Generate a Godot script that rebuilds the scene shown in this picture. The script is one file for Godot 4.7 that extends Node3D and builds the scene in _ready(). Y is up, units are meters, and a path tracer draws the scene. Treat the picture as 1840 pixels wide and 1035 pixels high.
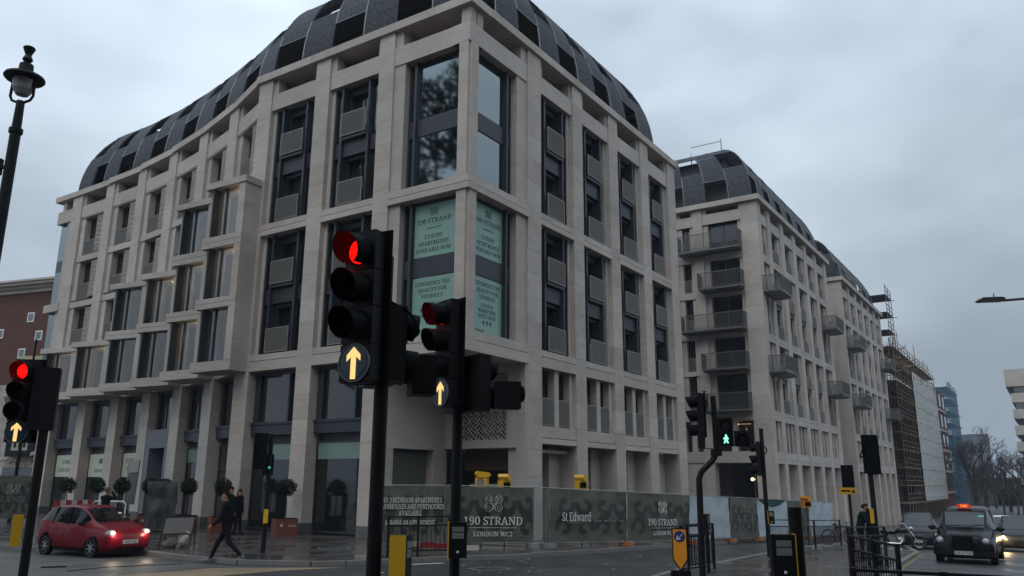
extends Node3D
# A stone corner building on a wet London street under a grey sky. World: x right, y up, -z ahead; the camera stands at the origin.

const EYE := 2.05
const FOCAL := 1421.6          # in pixels of the 1840 x 1035 photograph
const PITCH := 13.754
const ROLL := 0.3035
const HEAD_L := -56.98         # compass headings of the two fronts of the corner building
const HEAD_R := 34.06
const C0 := Vector3(-1.682, 0, -28.071)   # foot of its corner

var M := {}
var cam_basis: Basis
var rng := RandomNumberGenerator.new()
var boxes := {}
var taken := {}
var font_serif: SystemFont
var font_sans: SystemFont
var font_bold: SystemFont

# ---------------------------------------------------------------- positions
func ray(px: float, py: float) -> Vector3:
	return cam_basis * Vector3((px - 920.0) / FOCAL, -(py - 517.5) / FOCAL, -1.0)

func slope(x: float, z: float) -> float:
	return clampf(0.52 - 0.028 * x + 0.02 * z, -2.6, 0.0)

# the point of the ground (plus lift) that a pixel of the photograph shows
func gp(px: float, py: float, lift := 0.0) -> Vector3:
	var d := ray(px, py)
	var g := lift
	var p := Vector3.ZERO
	for k in 14:
		p = Vector3(0, EYE, 0) + d * ((g - EYE) / d.y)
		g = lift + slope(p.x, p.z)
	p.y = g
	return p

# the point at a depth of dz metres ahead in the direction of a pixel
func pd(px: float, py: float, dz: float) -> Vector3:
	var d := ray(px, py)
	return Vector3(0, EYE, 0) + d * (dz / -d.z)

func on_ground(p: Vector3, lift := 0.0) -> Vector3:
	return Vector3(p.x, slope(p.x, p.z) + lift, p.z)

func heading(deg: float) -> Vector3:
	return Vector3(sin(deg_to_rad(deg)), 0, -cos(deg_to_rad(deg)))

# a frame whose x runs along right_dir, y up, z out of the wall
func frame(o: Vector3, right_dir: Vector3) -> Transform3D:
	var x := Vector3(right_dir.x, 0, right_dir.z).normalized()
	return Transform3D(Basis(x, Vector3.UP, x.cross(Vector3.UP)), o)

# ---------------------------------------------------------------- nodes
func numbered(called: String) -> String:
	if not taken.has(called):
		taken[called] = 0
		return called
	taken[called] += 1
	return "%s_%03d" % [called, taken[called]]

func tag(o: Node3D, label: String, category: String, group := "") -> void:
	o.set_meta("label", label)
	o.set_meta("category", category)
	if group != "":
		o.set_meta("group", group)

func thing(called: String, at: Vector3, label: String, category: String, group := "", turn := 0.0) -> Node3D:
	var o := Node3D.new()
	o.name = numbered(called)
	add_child(o)
	o.position = at
	o.rotation.y = turn
	tag(o, label, category, group)
	return o

func put(parent: Node3D, called: String, mesh: Mesh, material: Material, t := Transform3D.IDENTITY, in_world := true) -> MeshInstance3D:
	var o := MeshInstance3D.new()
	o.name = numbered(called) if parent == self else called
	o.mesh = mesh
	o.material_override = material
	parent.add_child(o, true)
	if in_world:
		o.global_transform = t
	else:
		o.transform = t
	return o

func box_mesh(sx: float, sy: float, sz: float) -> BoxMesh:
	var key := "%d_%d_%d" % [roundi(sx * 1000), roundi(sy * 1000), roundi(sz * 1000)]
	if not boxes.has(key):
		var b := BoxMesh.new()
		b.size = Vector3(sx, sy, sz)
		boxes[key] = b
	return boxes[key]

# a box between two corners of frame f
func bx(parent: Node3D, called: String, f: Transform3D, x0: float, x1: float, y0: float, y1: float, z0: float, z1: float, material: Material) -> MeshInstance3D:
	var c := Vector3((x0 + x1) / 2, (y0 + y1) / 2, (z0 + z1) / 2)
	return put(parent, called, box_mesh(absf(x1 - x0), absf(y1 - y0), absf(z1 - z0)), material, f * Transform3D(Basis.IDENTITY, c))

# ---------------------------------------------------------------- shapes in a SurfaceTool
func begin() -> SurfaceTool:
	var st := SurfaceTool.new()
	st.begin(Mesh.PRIMITIVE_TRIANGLES)
	return st

func quad(st: SurfaceTool, a: Vector3, b: Vector3, c: Vector3, d: Vector3) -> void:
	var n := (c - a).cross(b - a).normalized()
	for p in [a, b, c, a, c, d]:
		st.set_normal(n)
		st.add_vertex(p)

func quad_uv(st: SurfaceTool, a: Vector3, b: Vector3, c: Vector3, d: Vector3, u0: float, v0: float, u1: float, v1: float) -> void:
	var n := (c - a).cross(b - a).normalized()
	var ps := [a, b, c, a, c, d]
	var us := [Vector2(u0, v1), Vector2(u0, v0), Vector2(u1, v0), Vector2(u0, v1), Vector2(u1, v0), Vector2(u1, v1)]
	for k in 6:
		st.set_normal(n)
		st.set_uv(us[k])
		st.add_vertex(ps[k])

func sbox(st: SurfaceTool, x0: float, x1: float, y0: float, y1: float, z0: float, z1: float, t := Transform3D.IDENTITY) -> void:
	var p := []
	for k in 8:
		p.append(t * Vector3(x1 if k & 1 else x0, y1 if k & 2 else y0, z1 if k & 4 else z0))
	quad(st, p[4], p[6], p[7], p[5])
	quad(st, p[1], p[3], p[2], p[0])
	quad(st, p[0], p[2], p[6], p[4])
	quad(st, p[5], p[7], p[3], p[1])
	quad(st, p[2], p[3], p[7], p[6])
	quad(st, p[0], p[4], p[5], p[1])

# a bar of square section from a to b
func bar(st: SurfaceTool, a: Vector3, b: Vector3, w: float, h := -1.0) -> void:
	if h < 0:
		h = w
	var y := (b - a)
	var l := y.length()
	if l < 0.0001:
		return
	y /= l
	var s := Vector3.UP if absf(y.y) < 0.95 else Vector3.RIGHT
	var x := y.cross(s).normalized()
	var z := x.cross(y)
	sbox(st, -w / 2, w / 2, 0, l, -h / 2, h / 2, Transform3D(Basis(x, y, z), a))

# a round tube along points, radius from r0 to r1
func tube(st: SurfaceTool, pts: Array, r0: float, r1 := -1.0, sides := 8, caps := true) -> void:
	if r1 < 0:
		r1 = r0
	var n := pts.size()
	var rings := []
	var side := Vector3.ZERO
	for i in n:
		var d: Vector3 = (pts[mini(i + 1, n - 1)] - pts[maxi(i - 1, 0)]).normalized()
		if side == Vector3.ZERO:
			side = d.cross(Vector3.UP if absf(d.y) < 0.9 else Vector3.RIGHT).normalized()
		side = (side - d * side.dot(d)).normalized()
		var up := d.cross(side)
		var r := lerpf(r0, r1, float(i) / maxf(1, n - 1))
		var ring := []
		for k in sides:
			var a := TAU * k / sides
			ring.append([pts[i] + (side * cos(a) + up * sin(a)) * r, side * cos(a) + up * sin(a)])
		rings.append(ring)
	for i in n - 1:
		for k in sides:
			var m := (k + 1) % sides
			for v in [rings[i][k], rings[i + 1][k], rings[i + 1][m], rings[i][k], rings[i + 1][m], rings[i][m]]:
				st.set_normal(v[1])
				st.add_vertex(v[0])
	if caps:
		for e in [[0, -1.0], [n - 1, 1.0]]:
			var d: Vector3 = (pts[1] - pts[0]).normalized() if e[0] == 0 else (pts[n - 1] - pts[n - 2]).normalized()
			for k in sides:
				for v in ([pts[e[0]], rings[e[0]][k][0], rings[e[0]][(k + 1) % sides][0]] if e[0] == 0 else [pts[e[0]], rings[e[0]][(k + 1) % sides][0], rings[e[0]][k][0]]):
					st.set_normal(d * e[1])
					st.add_vertex(v)

# a lathed shape: profile of (radius, height), round y
func lathe(st: SurfaceTool, prof: Array, sides := 16, t := Transform3D.IDENTITY) -> void:
	for i in prof.size() - 1:
		var a: Vector2 = prof[i]
		var b: Vector2 = prof[i + 1]
		var e := (b - a).normalized()
		for k in sides:
			var q := []
			for s in [[a, k], [b, k], [b, k + 1], [a, k + 1]]:
				var an: float = TAU * s[1] / sides
				var nn := Vector3(cos(an) * e.y, -e.x, sin(an) * e.y)
				q.append([t * Vector3(cos(an) * s[0].x, s[0].y, sin(an) * s[0].x), (t.basis * nn).normalized()])
			for v in [q[0], q[2], q[1], q[0], q[3], q[2]]:
				st.set_normal(v[1])
				st.add_vertex(v[0])

func ball(st: SurfaceTool, c: Vector3, r: Vector3, sides := 12) -> void:
	var prof := []
	for k in 9:
		var a := -PI / 2 + PI * k / 8
		prof.append(Vector2(maxf(0.0001, cos(a)), sin(a)))
	lathe(st, prof, sides, Transform3D(Basis.from_scale(r), c))

# a flat polygon (counter-clockwise seen from +z or any) pushed out from z0 to z1
func prism(st: SurfaceTool, poly: PackedVector2Array, z0: float, z1: float, t := Transform3D.IDENTITY) -> void:
	if Geometry2D.is_polygon_clockwise(poly):
		poly.reverse()
	var idx := Geometry2D.triangulate_polygon(poly)
	for k in range(0, idx.size(), 3):
		for s in [[z1, 1.0, [0, 2, 1]], [z0, -1.0, [0, 1, 2]]]:
			for j in s[2]:
				st.set_normal((t.basis * Vector3(0, 0, s[1])).normalized())
				st.add_vertex(t * Vector3(poly[idx[k + j]].x, poly[idx[k + j]].y, s[0]))
	for k in poly.size():
		var a := poly[k]
		var b := poly[(k + 1) % poly.size()]
		quad(st, t * Vector3(a.x, a.y, z0), t * Vector3(a.x, a.y, z1), t * Vector3(b.x, b.y, z1), t * Vector3(b.x, b.y, z0))

# ---------------------------------------------------------------- materials
func lin(r: float, g: float, b: float) -> Color:
	return Color(r, g, b).linear_to_srgb()

func mat(key: String, c: Color, rough := 0.7, metal := 0.0) -> StandardMaterial3D:
	var m := StandardMaterial3D.new()
	m.albedo_color = c
	m.roughness = rough
	m.metallic = metal
	M[key] = m
	return m

func noise(sd: int, freq: float, octaves := 4, kind := FastNoiseLite.TYPE_SIMPLEX_SMOOTH) -> FastNoiseLite:
	var n := FastNoiseLite.new()
	n.seed = sd
	n.noise_type = kind
	n.frequency = freq
	n.fractal_octaves = octaves
	return n

# a seamless picture that runs between two linear colours, coarse patches and fine grain together
func grain_tex(sd: int, lo: Color, hi: Color, coarse: float, fine: float, share := 0.5, size := 256, sharp := 1.0, stretch := 1) -> ImageTexture:
	var a := noise(sd, coarse, 3).get_seamless_image(size, size)
	var b := noise(sd + 7, fine, 3).get_seamless_image(size, size)
	var im := Image.create(size, size, false, Image.FORMAT_RGB8)
	for y in size:
		for x in size:
			var t := a.get_pixel(x, y).r * (1.0 - share) + b.get_pixel(x / stretch, y).r * share
			t = clampf((t - 0.5) * sharp * 1.6 + 0.5, 0, 1)
			im.set_pixel(x, y, lo.lerp(hi, t).linear_to_srgb())
	im.generate_mipmaps()
	return ImageTexture.create_from_image(im)

func gray_tex(sd: int, lo: float, hi: float, coarse: float, fine: float, share := 0.5, size := 256, sharp := 1.0) -> ImageTexture:
	var a := noise(sd, coarse, 3).get_seamless_image(size, size)
	var b := noise(sd + 7, fine, 3).get_seamless_image(size, size)
	var im := Image.create(size, size, false, Image.FORMAT_RGB8)
	for y in size:
		for x in size:
			var t := a.get_pixel(x, y).r * (1.0 - share) + b.get_pixel(x, y).r * share
			t = clampf((t - 0.5) * sharp * 1.6 + 0.5, 0, 1)
			var v := lerpf(lo, hi, t)
			im.set_pixel(x, y, Color(v, v, v))
	im.generate_mipmaps()
	return ImageTexture.create_from_image(im)

func world_tex(m: StandardMaterial3D, tex: Texture2D, per_metre: float) -> void:
	m.albedo_color = Color.WHITE
	m.albedo_texture = tex
	m.uv1_triplanar = true
	m.uv1_world_triplanar = true
	m.uv1_scale = Vector3.ONE * per_metre

func glow(key: String, c: Color, energy: float, base := Color(0.02, 0.02, 0.02)) -> StandardMaterial3D:
	var m := mat(key, base, 0.4)
	m.emission_enabled = true
	m.emission = c
	m.emission_energy_multiplier = energy
	return m

func make_materials() -> void:
	# stone of the corner building: pale buff, four tones of block
	var k := 0
	for t in [[0.41, 0.358, 0.316], [0.432, 0.380, 0.338], [0.385, 0.334, 0.294], [0.415, 0.357, 0.311]]:
		var m := mat("stone%d" % k, Color.WHITE, 0.85)
		var c := Color(t[0], t[1], t[2])
		world_tex(m, grain_tex(11 + k, c * 0.84, c * 1.12, 0.008, 0.06, 0.45, 256, 1.1, 3), 0.21 + 0.03 * k)
		k += 1
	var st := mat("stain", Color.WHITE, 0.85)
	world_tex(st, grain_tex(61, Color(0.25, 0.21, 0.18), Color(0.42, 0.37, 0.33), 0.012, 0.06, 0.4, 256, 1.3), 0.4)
	mat("metal", lin(0.030, 0.034, 0.040), 0.5, 0.2)
	mat("dark_metal", lin(0.022, 0.024, 0.028), 0.5, 0.2)
	mat("slate_panel", lin(0.055, 0.06, 0.068), 0.5, 0.2)
	mat("lattice", lin(0.27, 0.255, 0.235), 0.55, 0.3)
	mat("room_wall", lin(0.30, 0.28, 0.25), 0.9)
	mat("floor_slab", lin(0.25, 0.23, 0.21), 0.9)
	mat("room", lin(0.22, 0.19, 0.15), 0.9)
	mat("ceiling", lin(0.5, 0.47, 0.42), 0.9)
	mat("curtain", lin(0.34, 0.34, 0.33), 0.9)
	var g := mat("glass", Color(0.10, 0.12, 0.125, 0.62), 0.03)
	g.transparency = BaseMaterial3D.TRANSPARENCY_ALPHA
	g.metallic_specular = 0.85
	g = mat("clear_glass", Color(0.3, 0.34, 0.33, 0.16), 0.03)
	g.transparency = BaseMaterial3D.TRANSPARENCY_ALPHA
	g.metallic_specular = 0.8
	g = mat("mirror_glass", lin(0.03, 0.038, 0.04), 0.03)
	g.metallic_specular = 1.0
	g.clearcoat_enabled = true
	g.clearcoat = 1.0
	g.clearcoat_roughness = 0.02
	mat("green_film", lin(0.20, 0.33, 0.275), 0.3)
	mat("green_ink", lin(0.012, 0.045, 0.038), 0.6)
	mat("frost", lin(0.15, 0.22, 0.19), 0.25)
	mat("cream_film", lin(0.46, 0.47, 0.37), 0.5)
	mat("cream_ink", lin(0.07, 0.075, 0.055), 0.6)
	mat("grey_portal", lin(0.13, 0.135, 0.15), 0.6)
	# roof cladding: dark perforated metal
	k = 0
	for c in [Color(0.036, 0.038, 0.043), Color(0.039, 0.041, 0.046), Color(0.034, 0.036, 0.041)]:
		var r := mat("roof%d" % k, Color.WHITE, 0.6, 0.1)
		r.metallic_specular = 0.3
		world_tex(r, grain_tex(31 + k, c * 0.3, c * 1.8, 0.02, 0.055, 0.8, 256, 2.4), 0.55)
		k += 1
	mat("roof_rib", lin(0.15, 0.155, 0.165), 0.5, 0.4)
	mat("roof_inner", lin(0.11, 0.11, 0.112), 0.7)
	# ground
	var a := mat("asphalt", Color.WHITE, 0.5)
	world_tex(a, grain_tex(41, Color(0.018, 0.018, 0.018), Color(0.042, 0.041, 0.039), 0.006, 0.2, 0.55, 512), 0.16)
	a.roughness = 1.0
	a.roughness_texture = gray_tex(43, 0.34, 0.58, 0.006, 0.05, 0.25, 256, 1.4)
	var p := mat("paving", Color.WHITE, 0.4)
	world_tex(p, grain_tex(45, Color(0.028, 0.024, 0.021), Color(0.066, 0.057, 0.050), 0.008, 0.12, 0.5, 512), 0.3)
	p.roughness = 1.0
	p.roughness_texture = gray_tex(47, 0.12, 0.42, 0.006, 0.05, 0.2, 256, 1.5)
	k = 0
	for c in [Color(0.095, 0.08, 0.068), Color(0.115, 0.10, 0.086), Color(0.08, 0.07, 0.062)]:
		var q := mat("flag%d" % k, Color.WHITE, 0.4)
		world_tex(q, grain_tex(51 + k, c * 0.7, c * 1.25, 0.012, 0.15, 0.5, 256), 0.35)
		q.roughness = 1.0
		q.roughness_texture = M.paving.roughness_texture
		k += 1
	var kb := mat("kerb", Color.WHITE, 0.6)
	world_tex(kb, grain_tex(57, Color(0.10, 0.095, 0.09), Color(0.2, 0.19, 0.18), 0.02, 0.2, 0.6), 0.5)
	var bf := mat("buff", Color.WHITE, 0.55)
	world_tex(bf, grain_tex(58, Color(0.16, 0.115, 0.07), Color(0.26, 0.19, 0.12), 0.01, 0.2, 0.5), 0.3)
	var wl := mat("worn_paint", Color.WHITE, 0.6)
	world_tex(wl, grain_tex(59, Color(0.12, 0.12, 0.11), Color(0.5, 0.49, 0.46), 0.02, 0.12, 0.5, 256, 1.4), 0.6)
	var yl := mat("yellow_paint", Color.WHITE, 0.6)
	world_tex(yl, grain_tex(60, Color(0.16, 0.13, 0.06), Color(0.42, 0.33, 0.12), 0.02, 0.12, 0.5, 256, 1.4), 0.6)
	# street furniture
	var bk := mat("black_paint", lin(0.011, 0.011, 0.012), 0.45)
	bk.metallic_specular = 0.25
	mat("black_matt", lin(0.006, 0.0062, 0.007), 0.8).metallic_specular = 0.1
	mat("black_gloss", lin(0.010, 0.010, 0.011), 0.16)
	mat("visor", lin(0.007, 0.0072, 0.008), 0.6).metallic_specular = 0.15
	mat("red_paint_dark", lin(0.02, 0.004, 0.004), 0.5)
	mat("yellow_box", lin(0.62, 0.36, 0.012), 0.45)
	mat("orange_sign", lin(0.72, 0.26, 0.012), 0.4)
	mat("blue_sign", lin(0.012, 0.035, 0.14), 0.35)
	mat("sign_blue_dark", lin(0.006, 0.022, 0.045), 0.4)
	mat("white_paint", lin(0.62, 0.62, 0.6), 0.45)
	mat("grey_sheet", lin(0.17, 0.17, 0.165), 0.6)
	mat("steel", lin(0.3, 0.3, 0.3), 0.35, 0.8)
	mat("chrome", lin(0.55, 0.55, 0.56), 0.12, 1.0)
	mat("corten", lin(0.13, 0.035, 0.015), 0.7)
	mat("corten_ink", lin(0.42, 0.36, 0.3), 0.7)
	glow("red_lamp", Color(1.0, 0.04, 0.02), 2.2)
	glow("arrow_lamp", Color(1.0, 0.84, 0.52), 0.95)
	glow("green_man", Color(0.5, 1.0, 0.8), 2.2)
	glow("taxi_lamp", Color(1.0, 0.22, 0.04), 0.4)
	glow("taxi_letter", Color(1.0, 0.6, 0.3), 1.6)
	glow("head_lamp", Color(1.0, 0.93, 0.78), 2.4)
	glow("strip_lamp", Color(1.0, 0.86, 0.64), 2.0)
	glow("green_dim", Color(0.3, 1.0, 0.75), 0.35)
	glow("small_lamp", Color(1.0, 0.9, 0.65), 5.0)
	glow("screen_glow", Color(0.45, 0.55, 0.6), 0.22)
	mat("lens_off", lin(0.02, 0.02, 0.02), 0.15)

func text(parent: Node3D, called: String, words: String, size: float, material: Material, t: Transform3D, serif := true, wide := 1.0, bold := false) -> MeshInstance3D:
	var tm := TextMesh.new()
	tm.text = words
	tm.font = (font_bold if bold else font_serif) if serif else font_sans
	tm.font_size = 64
	tm.pixel_size = size / 46.0
	tm.depth = 0.006
	tm.curve_step = 4.0
	return put(parent, called, tm, material, t * Transform3D(Basis.from_scale(Vector3(wide, 1, 1)), Vector3.ZERO))

# ---------------------------------------------------------------- sky and ground
func make_sky() -> Image:
	var w := 1024
	var h := 512
	var im := Image.create(w, h, false, Image.FORMAT_RGBF)
	var big := noise(5, 1.0, 4)
	var fine := noise(9, 3.2, 4)
	for y in h:
		var el := 90.0 - 180.0 * (y + 0.5) / h
		for x in w:
			var az := 360.0 * (x + 0.5) / w - 180.0
			var ce := cos(deg_to_rad(el))
			var d := Vector3(sin(deg_to_rad(az)) * ce, sin(deg_to_rad(el)), -cos(deg_to_rad(az)) * ce)
			var q := Vector3(d.x * 1.2, d.y * 2.6, d.z * 1.2)
			var l := 0.43 + 0.68 * smoothstep(-2.0, 44.0, el)
			var cl := 0.42 * big.get_noise_3dv(q) + 0.22 * fine.get_noise_3dv(q)
			l *= 1.0 + cl
			l *= 0.88 + 0.16 * cos(deg_to_rad(az - 14.0))
			# the darker bank of cloud over the left wing, the thin bright cloud over the right street
			l *= 1.0 - 0.28 * exp(-pow((az + 34.0) / 20.0, 2) - pow((el - 30.0) / 20.0, 2))
			l *= 1.0 + 0.58 * exp(-pow((az - 11.0) / 15.0, 2) - pow((el - 25.0) / 13.0, 2))
			var c := Color(0.83 + 0.10 * cl, 0.985, 1.15 - 0.08 * cl) * l
			if el < 0:
				c = Color(0.09, 0.088, 0.085)
			im.set_pixel(x, y, c)
	return im

# polygons of the plan are split where the ground changes slope
func ground_mesh(poly: PackedVector2Array, lift: float, skirt: float) -> ArrayMesh:
	var st := begin()
	var dir := Vector2(-0.028, 0.02)
	var n := dir.normalized()
	var along := Vector2(-n.y, n.x)
	var c1 := n * (-0.52 / dir.length())
	var c2 := n * ((-2.6 - 0.52) / dir.length())
	var big := 4000.0
	var strips := [
		[c1 - along * big, c1 + along * big, c1 + along * big + n * big, c1 - along * big + n * big],
		[c2 - along * big, c2 + along * big, c1 + along * big, c1 - along * big],
		[c2 - along * big, c2 + along * big, c2 + along * big - n * big, c2 - along * big - n * big]]
	for s in strips:
		for piece in Geometry2D.intersect_polygons(poly, PackedVector2Array(s)):
			var idx := Geometry2D.triangulate_polygon(piece)
			for k in range(0, idx.size(), 3):
				var tri := [piece[idx[k]], piece[idx[k + 1]], piece[idx[k + 2]]]
				if (tri[1] - tri[0]).cross(tri[2] - tri[0]) < 0:
					tri = [tri[0], tri[2], tri[1]]
				for v in tri:
					st.set_normal(Vector3.UP)
					st.add_vertex(Vector3(v.x, slope(v.x, v.y) + lift, v.y))
	if skirt > 0:
		for k in poly.size():
			var a := poly[k]
			var b := poly[(k + 1) % poly.size()]
			var ya := slope(a.x, a.y) + lift
			var yb := slope(b.x, b.y) + lift
			quad(st, Vector3(a.x, ya - skirt, a.y), Vector3(a.x, ya, a.y), Vector3(b.x, yb, b.y), Vector3(b.x, yb - skirt, b.y))
	return st.commit()

func plan(pixels: Array) -> PackedVector2Array:
	var out := PackedVector2Array()
	for q in pixels:
		if q is Vector3:
			out.append(Vector2(q.x, q.z))
		else:
			var p := gp(q[0], q[1])
			out.append(Vector2(p.x, p.z))
	return out

func structure(called: String, mesh: Mesh, material: Material) -> MeshInstance3D:
	var o := put(self, called, mesh, material)
	o.set_meta("kind", "structure")
	return o

func kerb_stones(parent: Node3D, pixels: Array, lift: float) -> void:
	var p := plan(pixels)
	for k in p.size() - 1:
		var a := p[k]
		var b := p[k + 1]
		var l := a.distance_to(b)
		var n := maxi(1, roundi(l / 0.92))
		for j in n:
			var q0 := a.lerp(b, (j + 0.006) / n)
			var q1 := a.lerp(b, (j + 0.994) / n)
			var v0 := on_ground(Vector3(q0.x, 0, q0.y), lift)
			var v1 := on_ground(Vector3(q1.x, 0, q1.y), lift)
			var x := (v1 - v0).normalized()
			var z := x.cross(Vector3.UP).normalized()
			var t := Transform3D(Basis(x, z.cross(x), z), (v0 + v1) / 2)
			put(parent, "kerb_stone", box_mesh(snappedf(v0.distance_to(v1), 0.02), 0.24, 0.17), M.kerb, t * Transform3D(Basis.IDENTITY, Vector3(0, -0.115 + rng.randf_range(-0.003, 0.003), 0)))

func make_ground() -> void:
	var far := PackedVector2Array([Vector2(-1500, -1500), Vector2(1500, -1500), Vector2(1500, 1500), Vector2(-1500, 1500)])
	structure("road", ground_mesh(far, -0.11, 0), M.asphalt)
	var edge := [[-260, 966], [0, 978], [66, 983], [264, 990], [332, 998], [430, 1006], [560, 1009], [621, 1008], [711, 1004], [799, 1000], [932, 996.5], [1060, 988], [1180, 980], [1320, 972], [1420, 968], [1500, 962]]
	var pv := edge.duplicate()
	pv.append_array([Vector3(52, 0, -92), Vector3(20, 0, -130), Vector3(-80, 0, -130), Vector3(-80, 0, -60)])
	var pave := structure("pavement", ground_mesh(plan(pv), 0.0, 0.16), M.paving)
	kerb_stones(pave, edge.slice(1, 14), 0.0)
	var isl := [[1150, 1046], [1180, 1034], [1313, 1006], [1378, 993.5], [1444, 984], [1500, 974], [1545, 969], [1590, 972], [1625, 980], [1648, 991], [1612, 1012], [1588, 1038], [1560, 1080], [1480, 1150], [1200, 1120]]
	var island := structure("traffic_island", ground_mesh(plan(isl), 0.0, 0.16), M.paving)
	kerb_stones(island, isl.slice(0, 6), 0.0)
	kerb_stones(island, isl.slice(8, 13), 0.0)
	structure("worn_road_lane", ground_mesh(plan([[-300, 975], [0, 985], [66, 990], [264, 997], [340, 1004], [430, 1010], [621, 1012], [380, 1012], [180, 1027], [60, 1036], [-100, 1055], [-400, 1060]]), -0.106, 0), M.worn_asphalt)
	structure("buff_crossing_strip", ground_mesh(plan([[621, 1012], [380, 1013], [180, 1028], [60, 1037], [-60, 1050], [180, 1048], [281, 1037], [393, 1027], [500, 1018]]), -0.102, 0), M.buff)
	var yl := structure("yellow_kerb_line", ground_mesh(plan([[1652, 991], [1617, 1012], [1594, 1037], [1597, 1037], [1620, 1012], [1654.5, 991]]), -0.104, 0), M.yellow_paint)
	put(yl, "line", ground_mesh(plan([[1657, 991], [1623, 1012], [1600, 1037], [1603, 1037], [1626, 1012], [1659.5, 991]]), -0.104, 0), M.yellow_paint)
	structure("white_road_line", ground_mesh(plan([[715, 1007], [799, 1003.5], [799, 1005], [716, 1008.6]]), -0.104, 0), M.worn_paint)
	var drain := structure("slot_drain", ground_mesh(plan([[74, 1010.5], [120, 1009], [121, 1011.5], [75, 1013]]), -0.101, 0), M.black_matt)
	put(drain, "joint", ground_mesh(plan([[120, 1018], [190, 1011], [330, 1005], [330, 1005.8], [190, 1012], [121, 1019]]), -0.101, 0), M.black_matt)
	for q in [[1340, 1024, "traffic_cover"], [600, 985, ""], [880, 1022, ""]]:
		var p := gp(q[0], q[1], 0.004 if q[0] != 880 else -0.106)
		var cv := thing("manhole_cover", p, "rectangular metal cover set in the wet ground %s" % ("of the island" if q[0] == 1340 else ("of the pavement" if q[0] == 600 else "of the road")), "cover")
		var cf := Transform3D(Basis(Vector3.UP, 0.5), p)
		for e in [[-0.45, 0.45, -0.36, -0.31], [-0.45, 0.45, 0.31, 0.36], [-0.45, -0.40, -0.31, 0.31], [0.40, 0.45, -0.31, 0.31]]:
			bx(cv, "frame_edge", cf, e[0], e[1], -0.01, 0.004, e[2], e[3], M.kerb)
		bx(cv, "lid", cf, -0.39, 0.39, -0.01, 0.002, -0.30, 0.30, M.cover_iron)
	# leaves and litter lying on the wet asphalt by the fence: too many and too small to tell apart
	var st := begin()
	for k in 70:
		var p := gp(rng.randf_range(640, 1300), rng.randf_range(992, 1030), -0.1)
		if slope(p.x, p.z) > -3 and p.z < -4:
			var s := rng.randf_range(0.03, 0.075)
			var a := rng.randf() * TAU
			var u := Vector3(cos(a), 0, sin(a)) * s
			var v := Vector3(-sin(a), 0, cos(a)) * s * 0.6
			quad(st, p - u - v, p - u + v + Vector3(0, 0.015, 0), p + u + v, p + u - v + Vector3(0, 0.01, 0))
	var lv := put(self, "fallen_leaves", st.commit(), M.leaf_litter)
	lv.set_meta("kind", "stuff")
	tag(lv, "pale fallen leaves scattered over the wet asphalt along the fence", "leaves")

# ---------------------------------------------------------------- pieces of stone buildings
func stone(even := false) -> Material:
	return M["stone%d" % (rng.randi() % 4)] if not even else M.stone0

func pillar(root: Node3D, f: Transform3D, x0: float, x1: float, y0: float, y1: float, course: float, depth := 0.85, plinth := 0.0) -> void:
	bx(root, "pillar_core", f, x0 + 0.03, x1 - 0.03, y0, y1 - 0.01, -depth, -0.03, M.stain)
	var y := y0
	if plinth > 0:
		bx(root, "plinth", f, x0 - 0.015, x1 + 0.015, y0, y0 + plinth, -depth, 0.02, M.plinth)
		y += plinth
	var n := maxi(1, roundi((y1 - y) / course))
	var h := (y1 - y) / n
	for k in n:
		bx(root, "stone_block", f, x0, x1, y + h * k + 0.004, y + h * (k + 1) - 0.004, -depth + 0.02, rng.randf_range(-0.003, 0.003), stone())

var lattices := {}
# a pierced metal panel: frame and crossing bars, really open
func lattice_mesh(w: float, h: float, pitch: float, thick: float, border := 0.03) -> ArrayMesh:
	var key := "%d_%d_%d" % [roundi(w * 100), roundi(h * 100), roundi(pitch * 1000)]
	if lattices.has(key):
		return lattices[key]
	var st := begin()
	sbox(st, -w / 2, w / 2, 0, border, -0.02, 0.02)
	sbox(st, -w / 2, w / 2, h - border, h, -0.02, 0.02)
	sbox(st, -w / 2, -w / 2 + border, border, h - border, -0.02, 0.02)
	sbox(st, w / 2 - border, w / 2, border, h - border, -0.02, 0.02)
	var n := int((w + h) / pitch) + 1
	for s in [-1.0, 1.0]:
		for k in range(1, n):
			var c := k * pitch - h / 2.0
			# x * s + y = c with x from -w/2 to w/2
			var x0 := maxf(-w / 2, (c - h) )
			var x1 := minf(w / 2, c)
			c = k * pitch - w / 2.0
			x0 = maxf(-w / 2, c - h)
			x1 = minf(w / 2, c)
			if x1 - x0 < 0.02:
				continue
			bar(st, Vector3(x0 * s, c - x0, 0.0), Vector3(x1 * s, c - x1, 0.0), thick, 0.012)
	lattices[key] = st.commit()
	return lattices[key]

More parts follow.
